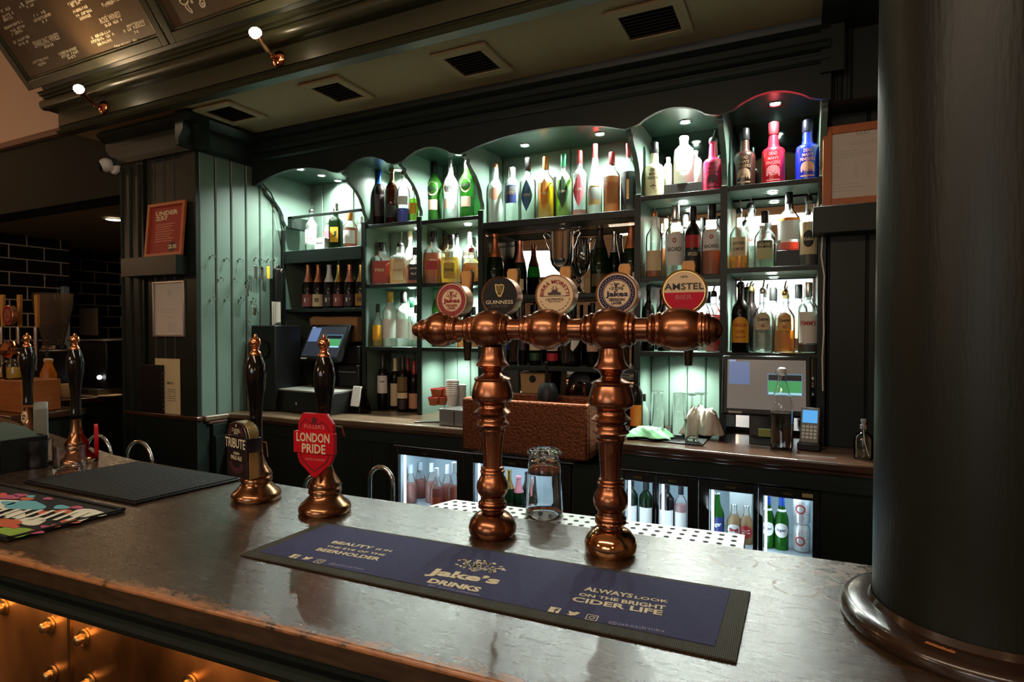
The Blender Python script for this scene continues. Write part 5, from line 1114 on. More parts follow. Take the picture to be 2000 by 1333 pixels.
# brown, red and blue rums
dmf(1454, 252, 46, 3.13, pbr('dark_brown_bottle', '#2e1a14', .25, coat=.5), pbr('tan_print', '#8a6a4c', .5), pbr('tan_print2', '#b08c70', .5), 'dark brown painted rum bottle with tan skull emblem', cap='long', Zz=2.23, cm=BLACK)
dmf(1511, 240, 48, 3.15, pbr('red_bottle_paint', '#d01424', .28, coat=.5), pbr('pale_red_print', '#e8808a', .5), pbr('pale_red_print', '#e8808a', .5), 'bright red painted rum bottle under the arch light', cap='long', Zz=2.23, cm=pbr('dull_red_cap', '#6e1018', .45))
dmf(1578, 235, 48, 3.13, pbr('blue_bottle_paint', '#12249c', .25, coat=.5), pbr('peach_print', '#c88c78', .5), pbr('peach_print', '#c88c78', .5), 'bright blue painted rum bottle nearest the framed licence', cap='long', Zz=2.23, cm=pbr('near_black_blue', '#141428', .4))
Z = 1.831
bt_(1444, 391, Z, 40, Y=3.12, liq='gold', fill=.28, cap='pourer', style='squat', lab=[(.20, .50, 52, CRL, 'rect')], txt=[('SOUTHERN', .40, .62, .05, BLKP), ('COMFORT', .31, .6, .05, BLKP)], label='clear liqueur bottle with worn cream label and pourer')
bt_(1466, 384, Z, 40, Y=3.24, liq='water', fill=.5, cap='pourer', lab=[(.36, .62, 58, WHL, 'rect')], txt=[('VODKA', .45, .6, .05, RDL)], label='tall clear vodka bottle with pourer, behind the cream-label liqueur')
bt_(1494, 413, Z, 44, Y=3.13, style='squat', liq='water', fill=.3, cap='long', lab=[(.14, .46, 46, pbr('pale_lime_label', '#b9b888', .6), 'rect'), (.34, .47, 40, BLL, 'rect')], txt=[('AGAVE', .40, .5, .05, CREAMP)], label='squat clear bottle with black and pale lime label')
xa = ony(1517, 500, 3.16).x; xb = ony(1562, 500, 3.16).x
RS = MB().box(xa, xb, 3.12, 3.24, Z+.0005, Z+.082).build('display_riser', BLACK, None, bevel=.002); tag(RS, 'black block lifting the big orange-trimmed bottle', 'riser')
bt_(1541, 376, Z+.083, 46, Y=3.18, style='squat', liq='rose', fill=.14, cap='long', lab=[(.18, .50, 62, WHL, 'rect'), (.50, .55, 64, ORL, 'rect')], label='big clear bottle with orange trim raised on the black block')
bt_(1580, 368, Z, 38, Y=3.12, style='spirit', glass='clear', liq='dark', fill=.2, cap='pourer', lab=[(.16, .62, 60, CRL, 'rect'), (.26, .50, 34, BLL, 'oval')], txt=[('Kraken', .38, .5, .05, CREAMP)], label='bottle with cream label and round black emblem, nearest the pier')
Z = 1.422
bt_(1447, 542, Z, 38, Y=3.11, style='wine', glass='dark', cap='pourer', lab=[(.14, .52, 60, YLL, 'arch')], txt=[('KAHLUA', .40, .72, .06, RDL), ('COFFEE', .30, .5, .05, RDL), ('LIQUEUR', .22, .55, .04, RDL)], label='near-black coffee liqueur bottle with arched yellow label')
bt_(1466, 550, Z, 26, Y=3.23, style='wine', glass='dark', cap='pourer', capm=GOLDC, label='dark bottle with gold-collared pourer behind the coffee liqueur')
bt_(1491, 545, Z, 44, Y=3.13, style='squat', liq='water', fill=.34, cap='pourer', capm=SILV, lab=[(.34, .60, 40, CRL, 'arch')], txt=[('Cuervo', .50, .5, .05, BLKP), ('o', .40, .14, .05, RDL)], label='silver tequila bottle with arched cream label')
bt_(1533, 549, Z, 42, Y=3.13, style='squat', liq='gold', fill=.34, cap='pourer', capm=GOLDC, lab=[(.34, .62, 40, YLL, 'arch')], txt=[('Cuervo', .50, .5, .05, BLKP), ('o', .40, .14, .05, RDL)], label='gold tequila bottle with arched yellow label')
bt_(1579, 552, Z, 40, Y=3.12, style='spirit', glass='clear', liq='dark', fill=.12, cap='long', capm=SILV, lab=[(.14, .58, 62, WHL, 'rect')], txt=[("PIMM'S", .42, .8, .07, RDL)], label='bottle with tall white label and red lettering, nearest the pier')
bt_(1510, 562, Z, 34, Y=3.25, liq='dark', fill=.4, cap='long', label='clear bottle half full of dark spirit between the two tequilas')
bt_(1560, 556, Z, 36, Y=3.25, liq='rose', fill=.5, cap='long', lab=[(.2, .5, 60, CRL, 'rect')], label='reddish bottle with cream label behind the gold tequila')

# bottles and cans in the fridges
def fb(px_, yt, z, w, Y, **k): return bt_(px_, yt, z, w, Y=Y, **k)
for k, (px_, yt, Y) in enumerate(((802, 908, 2.88), (821, 903, 3.0), (843, 905, 2.95), (853, 914, 2.86), (874, 908, 2.94), (887, 903, 2.86))):
    fb(px_, yt, .5005, 27, Y, style='burg', glass='clear', liq='rose', fill=.50, name='wine_bottle', foil=(.78, WHF), lab=[(.10, .30, 55, pbr('faded_orange_label', '#c06038', .6), 'rect')] if k == 3 else None, label=['rosé bottle nearest the lit edge of the fridge', 'rosé bottle at the back near the lit edge', 'rosé bottle behind the orange-tinted one', 'orange-tinted rosé bottle at the front with a small label', 'rosé bottle second from the dark door frame', 'rosé bottle half cut by the dark door frame'][k], group='rosé bottles in the fridge')
for k, (px_, yt, Y, gl_, fo, lb) in enumerate(((994, 918, 2.88, 'dgreen', GOLDC, 'green prosecco bottle with gold foil in the fridge behind the first column'), (1013, 930, 2.9, 'dgreen', pbr('pink_foil', (.7, .25, .3), .35, metal=.3), 'sparkling bottle with pink foil in the fridge behind the pint glass'), (945, 918, 2.9, 'clear', SILV, 'clear bottle with silver cap in the fridge behind the first column'), (1030, 922, 2.98, 'dgreen', BLKF, 'dark bottle at the back of the fridge behind the pint glass'))):
    fb(px_, yt, .5005, 30, Y, style='champ', glass=gl_, name='wine_bottle', foil=(.62, fo), lab=[(.1, .34, 50, BLL, 'rect')], label=lb)
for k, (px_, yt, w, gl_, lq, la, lb) in enumerate(((1232, 934, 32, 'dgreen', 'dark', WHL, 'dark wine bottle with pale label, first in the narrow fridge pane'), (1262, 938, 30, 'dgreen', 'dark', WHL, 'dark wine bottle half behind the fridge frame'), (1301, 940, 36, 'dark', 'dark', WHL, 'black wine bottle with big pale label in the fridge'), (1330, 948, 26, 'clear', 'pink', WHL, 'pale pink bottle at the edge of the fridge pane'))):
    fb(px_, yt, .5555, w, 2.90, style='wine', glass=gl_, liq=lq, fill=.58, name='wine_bottle', cap='long', capm=BLACK, lab=[(.06, .44, 60, la, 'rect')], label=lb)
for k, (px_, yt, w, gl_, lq, la, s_, lb) in enumerate(((1401, 962, 30, 'green', None, NVL, 'lager', 'green beer bottle with navy label in the fridge'), (1434, 985, 30, 'clear', 'gold', WHL, 'M', 'squat golden beer bottle with white star label'), (1458, 988, 28, 'clear', 'gold', RDL, 'S', 'squat golden beer bottle with red swirl label'))):
    fb(px_, yt, .5555, w, 2.88, style='beer', glass=gl_, liq=lq, fill=.7, name='beer_bottle', cap='cap', capm=SILV, lab=[(.16, .5, 58, la, 'rect' if k == 0 else 'oval')], txt=[(s_, .34, .6, .12, WHITEP if k != 1 else REDP)], label=lb)
for k, (px_, yt, w) in enumerate(((1500, 965, 27), (1527, 967, 29))):
    fb(px_, yt, .5555, w, 2.87, style='beer', glass='green', name='beer_bottle', foil=(.80, pbr('blue_beer_foil', '#2048a0', .35, metal=.3)), lab=[(.24, .50, 62, WHL, 'oval'), (.70, .74, 180, WHL, 'rect')], txt=[('lager', .37, .62, .07, NAVYP)], label=['green beer bottle with blue foil half behind the fridge frame', 'green beer bottle with blue foil beside the cans'][k])
CANW = pbr('white_can', (.72, .70, .68), .3, metal=.4)
for k, (zz, lb) in enumerate(((.5565, 'white and red drinks can, the lower of the stacked two'), (.6765, 'white and red drinks can, stacked on top of the other'))):
    p = ony(1566, 1000, 2.88); t = thing('drinks_can', lb, 'can', (p.x, 2.88, zz), atan2(-p.x, 2.88))
    R = .034; MB().lathe([(0, .003), (.024, .003), (.026, 0), (.0275, .002), (R, .010), (R, .105), (.027, .116), (.0265, .1195), (.0255, .1175), (.0245, .116), (0, .116)], (0, 0, 0), 28).build('can_body', CANW, t, local=True)
    q = MB(); f = lambda u, v: Vector(((R+.0006)*cos(-pi/2+u/R), (R+.0006)*sin(-pi/2+u/R), .058+v))
    rn = random.Random(k)
    ringm(q, .014, .021, f, 24, -.006, -.008 if k == 0 else .012)
    for j in range(60):
        a, b = rn.uniform(-.03, .032), rn.uniform(-.043, .043)
        if (a+.006)**2+(b+.008)**2 > .0006: shape(q, [(a-.0016, b), (a, b+.002), (a+.0016, b), (a, b-.002)], f)
    q.build('red_print', pbr('coral_print', '#b84038', .5), t, local=True, smooth=False)
fbx = MB(); p = ony(1446, 985, 2.95)
t = MB().box(p.x-.05, p.x+.05, 2.96, 3.04, .5556, .5556+.245).build('pale_carton', pbr('pale_grey_card', (.45, .48, .46), .7), None, bevel=.002); tag(t, 'pale carton standing behind the squat golden beers in the fridge', 'box')

# ------------------------------------------------------------------ things on the pier and the hook wall
def framed(px0, px1, py0, py1, Y, label, fm, fw_, paperm, cat='picture', lean=0, name='framed_notice'):
    a = ony(px0, py1, Y); b = ony(px1, py0, Y); x0_, x1_ = a.x, b.x; z0_ = a.z; z1_ = b.z
    t = thing(name, label, cat, ((x0_+x1_)/2, Y, z0_)); cx = (x0_+x1_)/2; hw_ = (x1_-x0_)/2; hh_ = z1_-z0_
    if lean: t.rotation_euler = (lean, 0, 0)
    m = MB(); D = .018
    m.box(-hw_, -hw_+fw_, -D, 0, 0, hh_).box(hw_-fw_, hw_, -D, 0, 0, hh_).box(-hw_+fw_, hw_-fw_, -D, 0, 0, fw_).box(-hw_+fw_, hw_-fw_, -D, 0, hh_-fw_, hh_)
    m.build('frame', fm, t, local=True, bevel=.002)
    MB().box(-hw_+fw_*.6, hw_-fw_*.6, -.006, -.002, fw_*.6, hh_-fw_*.6).build('printed_sheet', paperm, t, local=True)
    return t, (lambda u, v: Vector((u*hw_, -.0066, hh_/2+v*hh_/2))), hw_, hh_
def lines(q, f, rows, ragged=3, w=.012):
    rn = random.Random(ragged)
    for y, x0_, x1_ in rows:
        x = x0_
        while x < x1_:
            L = rn.uniform(.03, .12); stroke(q, [(x, y), (min(x+L, x1_), y)], w, f); x += L+.025
ORF = pbr('orange_wood_frame', '#b8683a', .45, var=.12, vscale=12); POST = pbr('brick_poster', '#9c2f24', .6)
MB().box(-3.90, -3.36, 2.30, 2.399, 1.87, 1.985).build('x', GREENB).name = 'pier_ledge'; o_ = bpy.data.objects['pier_ledge']; tag(o_, 'small dark green ledge on the pier under the orange poster', 'ledge')
t, f, hw_, hh_ = framed(286, 357, 373, 489, 2.355, 'orange wood frame with red age-check poster, leaning on the pier ledge', ORF, .020, POST, 'poster', radians(-5)); t.location.z = 1.987
def tx(t, f, hw_, hh_, items, mat, nm='lettering'):
    q = MB()
    for s_, u, v, w, h in items: text(q, s_, lambda a, b: f(a/hw_, b*2/hh_), w*2*hw_, h*hh_, u*hw_, v*hh_/2, bold=.04)
    q.build(nm, mat, t, local=True, smooth=False)
tx(t, f, hw_, hh_, [('UNDER', 0, .62, .60, .085), ('25?', -.26, .44, .32, .085), ('25', .42, -.66, .24, .07)], CREAMP)
q = MB(); lines(q, f, [(.20-.09*k, -.52, .45-.1*(k % 3)) for k in range(8)], 4, .03); q.build('small_print', pbr('pale_orange_print', '#e0a080', .6), t, local=True, smooth=False)
q = MB(); q.add([Vector((.42*hw_+.032*cos(a*pi/10), -.0062, hh_/2-.33*hh_+.032*sin(a*pi/10))) for a in range(20)], [list(range(20))]); q.build('dark_roundel', DPL, t, local=True, smooth=False)
t, f, hw_, hh_ = framed(303, 364, 548, 658, 2.398, 'silver framed white certificate on the pier below the ledge', pbr('silver_frame', (.45, .42, .38), .3, metal=.8), .012, PAPER, 'certificate')
q = MB(); lines(q, f, [(.02, -.6, .5), (-.05, -.6, .6), (-.12, -.6, .1), (-.28, -.3, .3)]+[(-.5-.05*k, -.1, .4) for k in range(7)], 6, .012); ringm(q, .08, .11, lambda a, b: f(a, b*.7+.58), 14); q.build('print', pbr('grey_print', (.35, .35, .33), .6), t, local=True, smooth=False)
# menus on the pier ledge
a = onz(275, 803, 1.0005); b = onz(328, 800, 1.0005)
t = thing('menu_holder', 'dark ring-bound menu folder standing on the pier cabinet', 'menu', (-3.70, 2.385, 1.0005))
xa, xb = ony(276, 760, 2.38).x, ony(318, 760, 2.38).x; zt_ = ony(300, 713, 2.38).z
m = MB(); m.box(xa, xb, 2.370, 2.390, 1.001, zt_); m.build('cover', BLACK, t, bevel=.002)
m = MB()
for k in range(9): m.tube([(xb+.004+.006*cos(x), 2.38+.006*sin(x), 1.03+k*(zt_-1.05)/9) for x in [i*pi/4 for i in range(9)]], .0012, 5)
m.build('ring_binding', STEEL, t)
xa, xb = ony(304, 760, 2.395).x, ony(352, 760, 2.395).x; zt_ = ony(330, 701, 2.395).z
t = thing('menu_card', 'cream printed menu card behind the dark folder on the pier cabinet', 'menu', ((xa+xb)/2, 2.396, 1.0005))
MB().box(xa, xb, 2.393, 2.397, 1.001, zt_).build('card', CREAM, t); q = MB(); f = plane(((xa+xb)/2+.03, 2.3926, (1+zt_)/2), (1, 0, 0), (0, 0, 1))
text(q, 'MENU', f, .06, .018, 0, .02); lines(q, f, [(-.02-.014*k, -.03, .05) for k in range(6)], 2, .003); q.build('print', BLKP, t, smooth=False)
# CCTV camera on the bulkhead
c = ony(203, 322, 2.34); t = thing('security_camera', 'white turret security camera on the dark bulkhead by the pier', 'camera', (c.x, 2.40, c.z))
dr_ = Vector((-.35, -.75, -.35)).normalized()
MB().lathe([(0, 0), (.050, 0), (.050, .012), (.044, .022), (0, .022)], (c.x+.03, 2.40, c.z-.005), 28, (0, -1, 0)).build('mount', WHITE, t)
MB().ball((c.x+.005, 2.355, c.z), .046, 24).build('ball', WHITE, t)
MB().lathe([(0, .036), (.030, .036), (.032, .046), (.028, .052), (0, .050)], (c.x+.005, 2.355, c.z), 24, dr_).build('lens_window', BLACKG, t)
# framed licence and ledge on the pier wall to the right
LG = MB().box(ony(1588, 400, 2.96).x, .75, 2.93, 3.048, 1.955, 2.075).build('wall_ledge', GREENB, None, bevel=.004); tag(LG, 'dark green ledge under the framed licence by the column', 'ledge')
t, f, hw_, hh_ = framed(1606, 1766, 206, 385, 3.02, 'orange wood frame holding a white typed licence, beside the round column', ORF, .035, PAPER, 'picture', radians(-3)); t.location.z = 2.0765; t.location.y = 2.995
q = MB(); lines(q, f, [(.55, -.35, .4), (.50, -.3, .35), (.36, -.72, -.1), (.30, -.72, .6), (.25, -.72, .6), (.20, -.72, -.2), (.12, -.72, -.5)]+[(-.02-.06*k, -.72, -.55) for k in range(6)]+[(-.02-.06*k, -.2, -.1) for k in range(6)]+[(-.02-.06*k, .1, .2) for k in range(6)]+[(-.46, -.72, -.1), (-.54, -.72, .1), (-.62, -.72, -.2)], 8, .010)
for k in range(3): ringm(q, .04, .06, lambda a, b: f(a+(k-1)*.1, b+.78), 12)
q.build('print', pbr('grey_print', (.35, .35, .33), .6), t, local=True, smooth=False)
# small cup hooks on the hook wall
HKX = -3.293
def hook(px, py, label):
    p = onx(px, py, HKX); t = thing('cup_hook', label, 'hook', p, 0, 'cup hooks on the green boards')
    MB().lathe([(0, 0), (.007, 0), (.007, .003), (0, .004)], p, 10, (1, 0, 0)).tube([p+Vector(v) for v in ((.002, 0, 0), (.018, 0, 0), (.028, 0, -.006), (.030, 0, -.016), (.022, 0, -.022), (.014, 0, -.018))], .0022, 6).build('hook_body', CHROME, t)
    return t
hk = [(415, 499), (442, 504), (468, 506), (499, 504), (510, 507), (523, 507), (535, 509), (430, 543), (457, 545), (482, 548), (415, 581), (443, 581), (470, 582), (494, 584)]
for k, (x, y) in enumerate(hk): hook(x, y, ['empty brass-bright cup hook on the green boards', 'cup hook on the green boards with something hung on it'][0 if k in (0, 1, 2, 7, 8, 10, 11, 12) else 1])
def hang(px, py, name, label, cat, fn_):
    p = onx(px, py, HKX+.03); t = thing(name, label, cat, p); fn_(t, p); return t
def opener(m_):
    def f(t, p):
        MB().prism([(-.012, 0), (.012, 0), (.014, -.03), (.010, -.085), (-.010, -.085), (-.014, -.03)], p+Vector((-.006, 0, -.012)), (0, 1, 0), (0, 0, 1), (.005, 0, 0)).build('blade', m_, t, bevel=.001)
        MB().tube([p+Vector((-.003, .008*cos(a), -.012+.008*sin(a))) for a in [k*pi/4 for k in range(9)]], .002, 5).build('ring', CHROME, t)
    return f
hang(500, 516, 'bottle_opener', 'bright steel bottle opener hanging on the hook wall', 'opener', opener(STEEL)); hang(512, 519, 'bottle_opener', 'second steel bottle opener hanging next to a yellow one', 'opener', opener(CHROME)); hang(524, 517, 'key_fob', 'yellow key fob hanging on the hook wall', 'key fob', opener(YLL))
def keys(t, p):
    rn = random.Random(int(p.z*1000))
    m = MB(); m.tube([p+Vector((0, .014*cos(a), -.014+.014*sin(a))) for a in [k*pi/5 for k in range(11)]], .002, 5); m.build('key_ring', CHROME, t)
    for k in range(4):
        a = rn.uniform(-.5, .5); d = Vector((rn.uniform(-.1, .1), sin(a), -cos(a))); c_ = p+Vector((0, 0, -.026)); m = MB()
        m.prism(disc(.010, 10), c_+d*.008+Vector((.002*k, 0, 0)), (0, 1, 0), (0, 0, 1), (.002, 0, 0)); e = c_+d*.016+Vector((.002*k, 0, 0)); w_ = Vector((0, d.z, -d.y))*.0035
        m.add([e+w_, e-w_, e+d*.035-w_, e+d*.035+w_, e+w_+Vector((.002, 0, 0)), e-w_+Vector((.002, 0, 0)), e+d*.035-w_+Vector((.002, 0, 0)), e+d*.035+w_+Vector((.002, 0, 0))], [(0, 1, 2, 3), (7, 6, 5, 4), (0, 4, 5, 1), (1, 5, 6, 2), (2, 6, 7, 3), (3, 7, 4, 0)])
        m.build('key', STEEL if k % 2 else BRASS, t)
hang(482, 556, 'key_bunch', 'bunch of keys hanging in the middle row of hooks', 'keys', keys); hang(497, 594, 'key_bunch', 'bunch of keys hanging lowest, above the black speaker', 'keys', keys)
p = onx(545, 525, HKX+.05)
t = thing('waiters_apron', 'black strap and cloth hanging at the corner of the hook wall', 'strap', p)
MB().box(p.x-.03, p.x+.01, p.y-.035, p.y+.03, p.z-.34, p.z+.0).build('cloth', BLACK, t, bevel=.01); MB().ball(p+Vector((0, -.01, .01)), .018, 12, (.4, 1, 1)).ball(p+Vector((.01, .02, -.015)), .016, 12, (.4, 1, 1)).build('buckle', CHROME, t)
p = onx(540, 590, HKX+.09); t = thing('order_slips', 'white paper slips pinned at the corner of the hook wall', 'paper', p)
for k in range(3): MB().box(p.x+k*.004, p.x+k*.004+.001, p.y-.04+k*.012, p.y-.005+k*.016, p.z-.16+k*.01, p.z).build('slip', PAPER, t)
# cabling down the curved divider
P = [onx(x, y, -3.262) for x, y in ((505, 352), (518, 362), (532, 378), (546, 410), (553, 448), (556, 470), (555, 560), (557, 640))]
tag(MB().tube([(q_.x, q_.y-.012, q_.z) for q_ in P], .004, 6).build('cable', BLACK), 'black cable running down the curved divider beside the hook wall', 'cable')
# speaker box and small things in the corner
p = onz(470, 806, 1.0005)
t = thing('loudspeaker', 'tall black loudspeaker box in the corner under the hooks', 'speaker', (-3.13, 2.86, 1.0005))
MB().box(-3.27, -3.05, 2.76, 2.98, 1.001, 1.56).build('cabinet', BLACK, t, bevel=.006)
m = MB(); m.lathe([(.05, 0), (.062, .004), (.060, .008), (.045, -.004), (0, -.012)], (-3.16, 2.757, 1.40), 24, (0, -1, 0)); m.build('driver', RUBBER, t)
m = MB(); m.lathe([(.02, 0), (.028, .004), (.018, -.002), (0, -.006)], (-3.16, 2.757, 1.28), 20, (0, -1, 0)); m.build('tweeter', RUBBER, t)
p = ony(425, 712, 2.68); t = thing('black_canister', 'small black canister with cream round label in the corner of the counter', 'canister', (p.x, 2.68, 1.0005))
MB().lathe([(0, .001), (.038, .001), (.038, .25), (.03, .27), (0, .27)], (p.x, 2.68, 1.0), 24).build('can_body', BLACK, t)
MB().lathe([(.0, .272), (.034, .272), (.034, .292), (0, .295)], (p.x, 2.68, 1.0), 20).build('lid', pbr('dull_brass_lid', '#6b5536', .5), t)
q = MB(); R_ = .0385; f = lambda u, v: Vector((p.x+R_*cos(-pi/2+.55+u/R_), 2.68+R_*sin(-pi/2+.55+u/R_), 1.205+v)); ringm(q, .018, .022, f, 20); q.add([f(.018*cos(a*pi/10), .018*sin(a*pi/10)) for a in range(20)], [list(range(20))]); q.build('round_label', pbr('dull_cream', '#9c8a68', .6), t, smooth=False)

# ------------------------------------------------------------------ tills, card machines, bits on the counter
SCR = emit('till_screen_dark', (.020, .022, .030), 1.0); SCRL = emit('till_screen_grey', (.09, .075, .062), 1.0)
def till(x, y, rz, label, tilt, scr, base_h=.12, w=.36, h=.27, zc=.27):
    t = thing('till', label, 'till', (x, y, 1.0005), rz)
    M = Matrix.Translation((0, 0, zc)) @ Matrix.Rotation(tilt, 4, 'X')
    MB().box(-w/2, w/2, 0, .035, -h/2, h/2).xf(M).build('monitor', BLACK, t, local=True, bevel=.010)
    s = MB().box(-w/2+.024, w/2-.024, -.0012, 0, -h/2+.030, h/2-.022).xf(M).build('screen', scr, t, local=True)
    def win(x0, x1, y0, y1, c, st, nm, dz=.002):
        m = MB().add([M @ Vector((a*w/2, -dz, b*h/2)) for a, b in ((x0, y0), (x1, y0), (x1, y1), (x0, y1))], [(0, 1, 2, 3)]); m.build(nm, emit('px_'+c[1:]+str(st), c, st), s, local=True, smooth=False)
    win(-.84, -.36, .02, .78, '#6f86b8', .42, 'blue_window'); win(-.84, -.68, .78, .84, '#8fa8c8', .6, 'tab'); win(.04, .80, -.30, .40, '#5c86a0', .6, 'window_border'); win(.06, .78, .18, .36, '#10141a', .3, 'window_title', .0028); win(.06, .78, -.20, .16, '#48a060', .62, 'green_window', .0028); win(.06, .78, -.28, -.21, '#9ad0d8', .8, 'status_bar', .0028)
    MB().box(-w/2+.03, -w/2+.09, -.0016, 0, -h/2+.008, -h/2+.018).xf(M).build('badge', pbr('pale_badge', (.35, .32, .26), .5), t, local=True)
    MB().prism([(-.05, 0), (.10, 0), (.10, .02), (.05, zc-.02), (.0, zc-.02), (-.02, .04)], (-.07, 0, 0), (0, 1, 0), (0, 0, 1), (.14, 0, 0)).build('stand', BLACK, t, local=True, bevel=.004)
    return t
pR = onz(1490, 856, 1.0); 
t = till(-.135, 2.985, radians(3), 'black touch screen till on the wooden counter under the tequilas', radians(-10), SCRL, w=.385, h=.285, zc=.27)
MB().box(-.03, .03, -.06, -.045, .04, .075).build('front_slot', pbr('till_green_card', '#8c9a52', .5), t, local=True)
t = till(-2.86, 3.02, radians(-6), 'black touch screen till tilted back beneath the sparkling wine shelf', radians(-26), SCR, w=.40, h=.27, zc=.30)
DRW = thing('cash_drawer', 'black cash drawer with pale lid under the far till', 'drawer', (-2.84, 2.93, 1.0005), radians(-6))
MB().box(-.24, .26, -.16, .14, .0, .135).build('drawer_body', BLACK, DRW, local=True, bevel=.004); MB().box(-.24, .26, -.165, .14, .136, .146).build('pale_lid', pbr('grey_lid', (.22, .22, .19), .4), DRW, local=True, bevel=.002)
MB().lathe([(0, 0), (.009, 0), (.009, .004), (0, .005)], (-.02, -.16, .06), 14, (0, -1, 0)).build('lock', CHROME, DRW, local=True)
bpy.data.objects['till.001'].location = (-2.86, 3.0, 1.149)
# paper bag, printer, card reader
p = ony(662, 645, 3.2); t = thing('paper_bag', 'crumpled brown paper bag on the printer under the sparkling wines', 'bag', (p.x, 3.17, 1.43))
xa, xb = ony(614, 640, 3.17).x, ony(710, 640, 3.17).x
m = MB(); n_ = 9; V = []; F = []; rn = random.Random(4)
for j in range(6):
    for i in range(n_):
        V.append((xa+(xb-xa)*i/(n_-1), 3.10+rn.uniform(-.012, .012), 1.44+.19*j/5+rn.uniform(-.008, .008)))
for j in range(5):
    for i in range(n_-1): a = j*n_+i; F.append((a, a+1, a+n_+1, a+n_))
F = list(F); N_ = len(V); V += [(x, 3.22, z) for x, y, z in V]; F += [tuple(q+N_ for q in reversed(f)) for f in F[:40]]
top = [(5*n_+i, 5*n_+i+1, N_+5*n_+i+1, N_+5*n_+i) for i in range(n_-1)]; sd = [(j*n_, (j+1)*n_, N_+(j+1)*n_, N_+j*n_) for j in range(5)]+[(j*n_+n_-1, N_+j*n_+n_-1, N_+(j+1)*n_+n_-1, (j+1)*n_+n_-1) for j in range(5)]+[(i, N_+i, N_+i+1, i+1) for i in range(n_-1)]
m.add(V, F+top+sd).build('bag_body', pbr('kraft_paper', '#a07850', .8, bump=.4, bscale=30), t, subd=1)
t = thing('receipt_printer', 'black receipt printer beside the far till', 'printer', (-2.66, 3.10, 1.149))
MB().box(-2.76, -2.58, 3.02, 3.24, 1.1485, 1.30).box(-2.75, -2.59, 3.04, 3.24, 1.3005, 1.425).build('printer_body', BLACK, t, bevel=.01); MB().box(-2.75, -2.60, 3.012, 3.019, 1.25, 1.256).build('paper_slot', STEEL, t)
c = onz(694, 808, 1.0005); t = thing('card_reader', 'white-faced card reader in a black stand on the lit counter', 'card reader', (c.x, c.y+.03, 1.0005), radians(-8))
MB().prism([(0, 0), (.10, 0), (.10, .03), (.055, .125), (.035, .165), (.022, .16)], (-.04, -.03, 0), (0, 1, 0), (0, 0, 1), (.08, 0, 0)).build('stand', BLACKG, t, local=True, bevel=.003)
MB().prism([(0, .045), (-.012, .045), (.016, .172), (.028, .170)], (-.037, -.03+.004, 0), (0, 1, 0), (0, 0, 1), (.074, 0, 0)).build('white_reader', WHITE, t, local=True, bevel=.003)
# steel cup box with stacked paper cups
xa, xb = ony(836, 830, 2.80).x, ony(905, 830, 2.80).x
t = thing('cutlery_box', 'low steel counter box beside the copper sink', 'box', ((xa+xb)/2, 2.85, 1.0005))
MB().box(-1.795, -1.60, 2.765, 3.02, 1.001, 1.085).build('box_body', pbr('satin_steel', (.45, .45, .43), .35, metal=.9), t, bevel=.002); MB().box(-1.80, -1.595, 2.76, 3.03, 1.0855, 1.091).build('lid', STEEL, t, bevel=.001)
MB().box(-1.70, -1.696, 2.762, 2.765, 1.005, 1.08).build('seam', BLACK, t)
CUPM = pbr('white_cup', (.82, .80, .76), .5); CUPR = pbr('kraft_red_cup', '#a8582f', .6)
def cups(px_, py_top, z0, nst, R, m_, lb, Y=2.95, horiz=False):
    p = ony(px_, py_top, Y); t = thing('paper_cups', lb, 'cups', (p.x, Y, z0)); h = p.z-z0; m = MB()
    m.lathe([(0, 0), (R*.72, 0), (R, h*.40), (R*1.05, h*.41)], (p.x, Y, z0), 22)
    for k in range(nst): a = h*(.41+.57*k/nst); m.lathe([(R*.99, a), (R*1.05, a+h*.45/nst), (R*.99, a+h*.57/nst)], (p.x, Y, z0), 22)
    m.lathe([(R*.99, h*.99), (R*1.03, h), (R*.9, h*.98), (R*.68, h*.65), (0, h*.64)], (p.x, Y, z0), 22); m.build('nested_cups', m_, t)
cups(884, 743, 1.0915, 7, .036, CUPM, 'tallest white column of nested paper cups on the steel box', 2.93); cups(899, 752, 1.0915, 5, .034, CUPM, 'white nested paper cups, second on the steel box, by the sink', 2.99); 
def cupon(px_, py_, z, lb, Y=2.88):
    p = ony(px_, py_, Y); t = thing('paper_cup', lb, 'cup', (p.x, Y, z), group=None)
    MB().lathe([(0, 0), (.024, 0), (.034, .045), (.035, .045), (.025, .0), (.024, 0)][:4]+[(.033, .044), (.022, .003), (0, .003)], (p.x, Y, z), 18).build('cup_body', CUPR, t); MB().lathe([(.0345, .043), (.0365, .045), (.0345, .048), (.033, .045)], (p.x, Y, z), 18).build('rim', pbr('red_cup_rim', '#b02020', .5), t)
cupon(847, 790, 1.0915, 'brown paper cup with red rim, lowest at the outer corner of the steel box'); cupon(864, 790, 1.0915, 'brown paper cup, lower row, beside the white cups', 2.92)
cupon(852, 775, 1.1400, 'brown paper cup stacked in the middle row over the steel box', 2.90); cupon(867, 756, 1.1400, 'brown paper cup topmost beside the white column', 2.96)
t = thing('pen', 'black pen lying on the lit counter by the steel box', 'pen', (-1.90, 2.80, 1.0055)); MB().tube([(-1.96, 2.76, 1.0055), (-1.83, 2.83, 1.0055)], .0045, 8).build('barrel', BLACK, t)
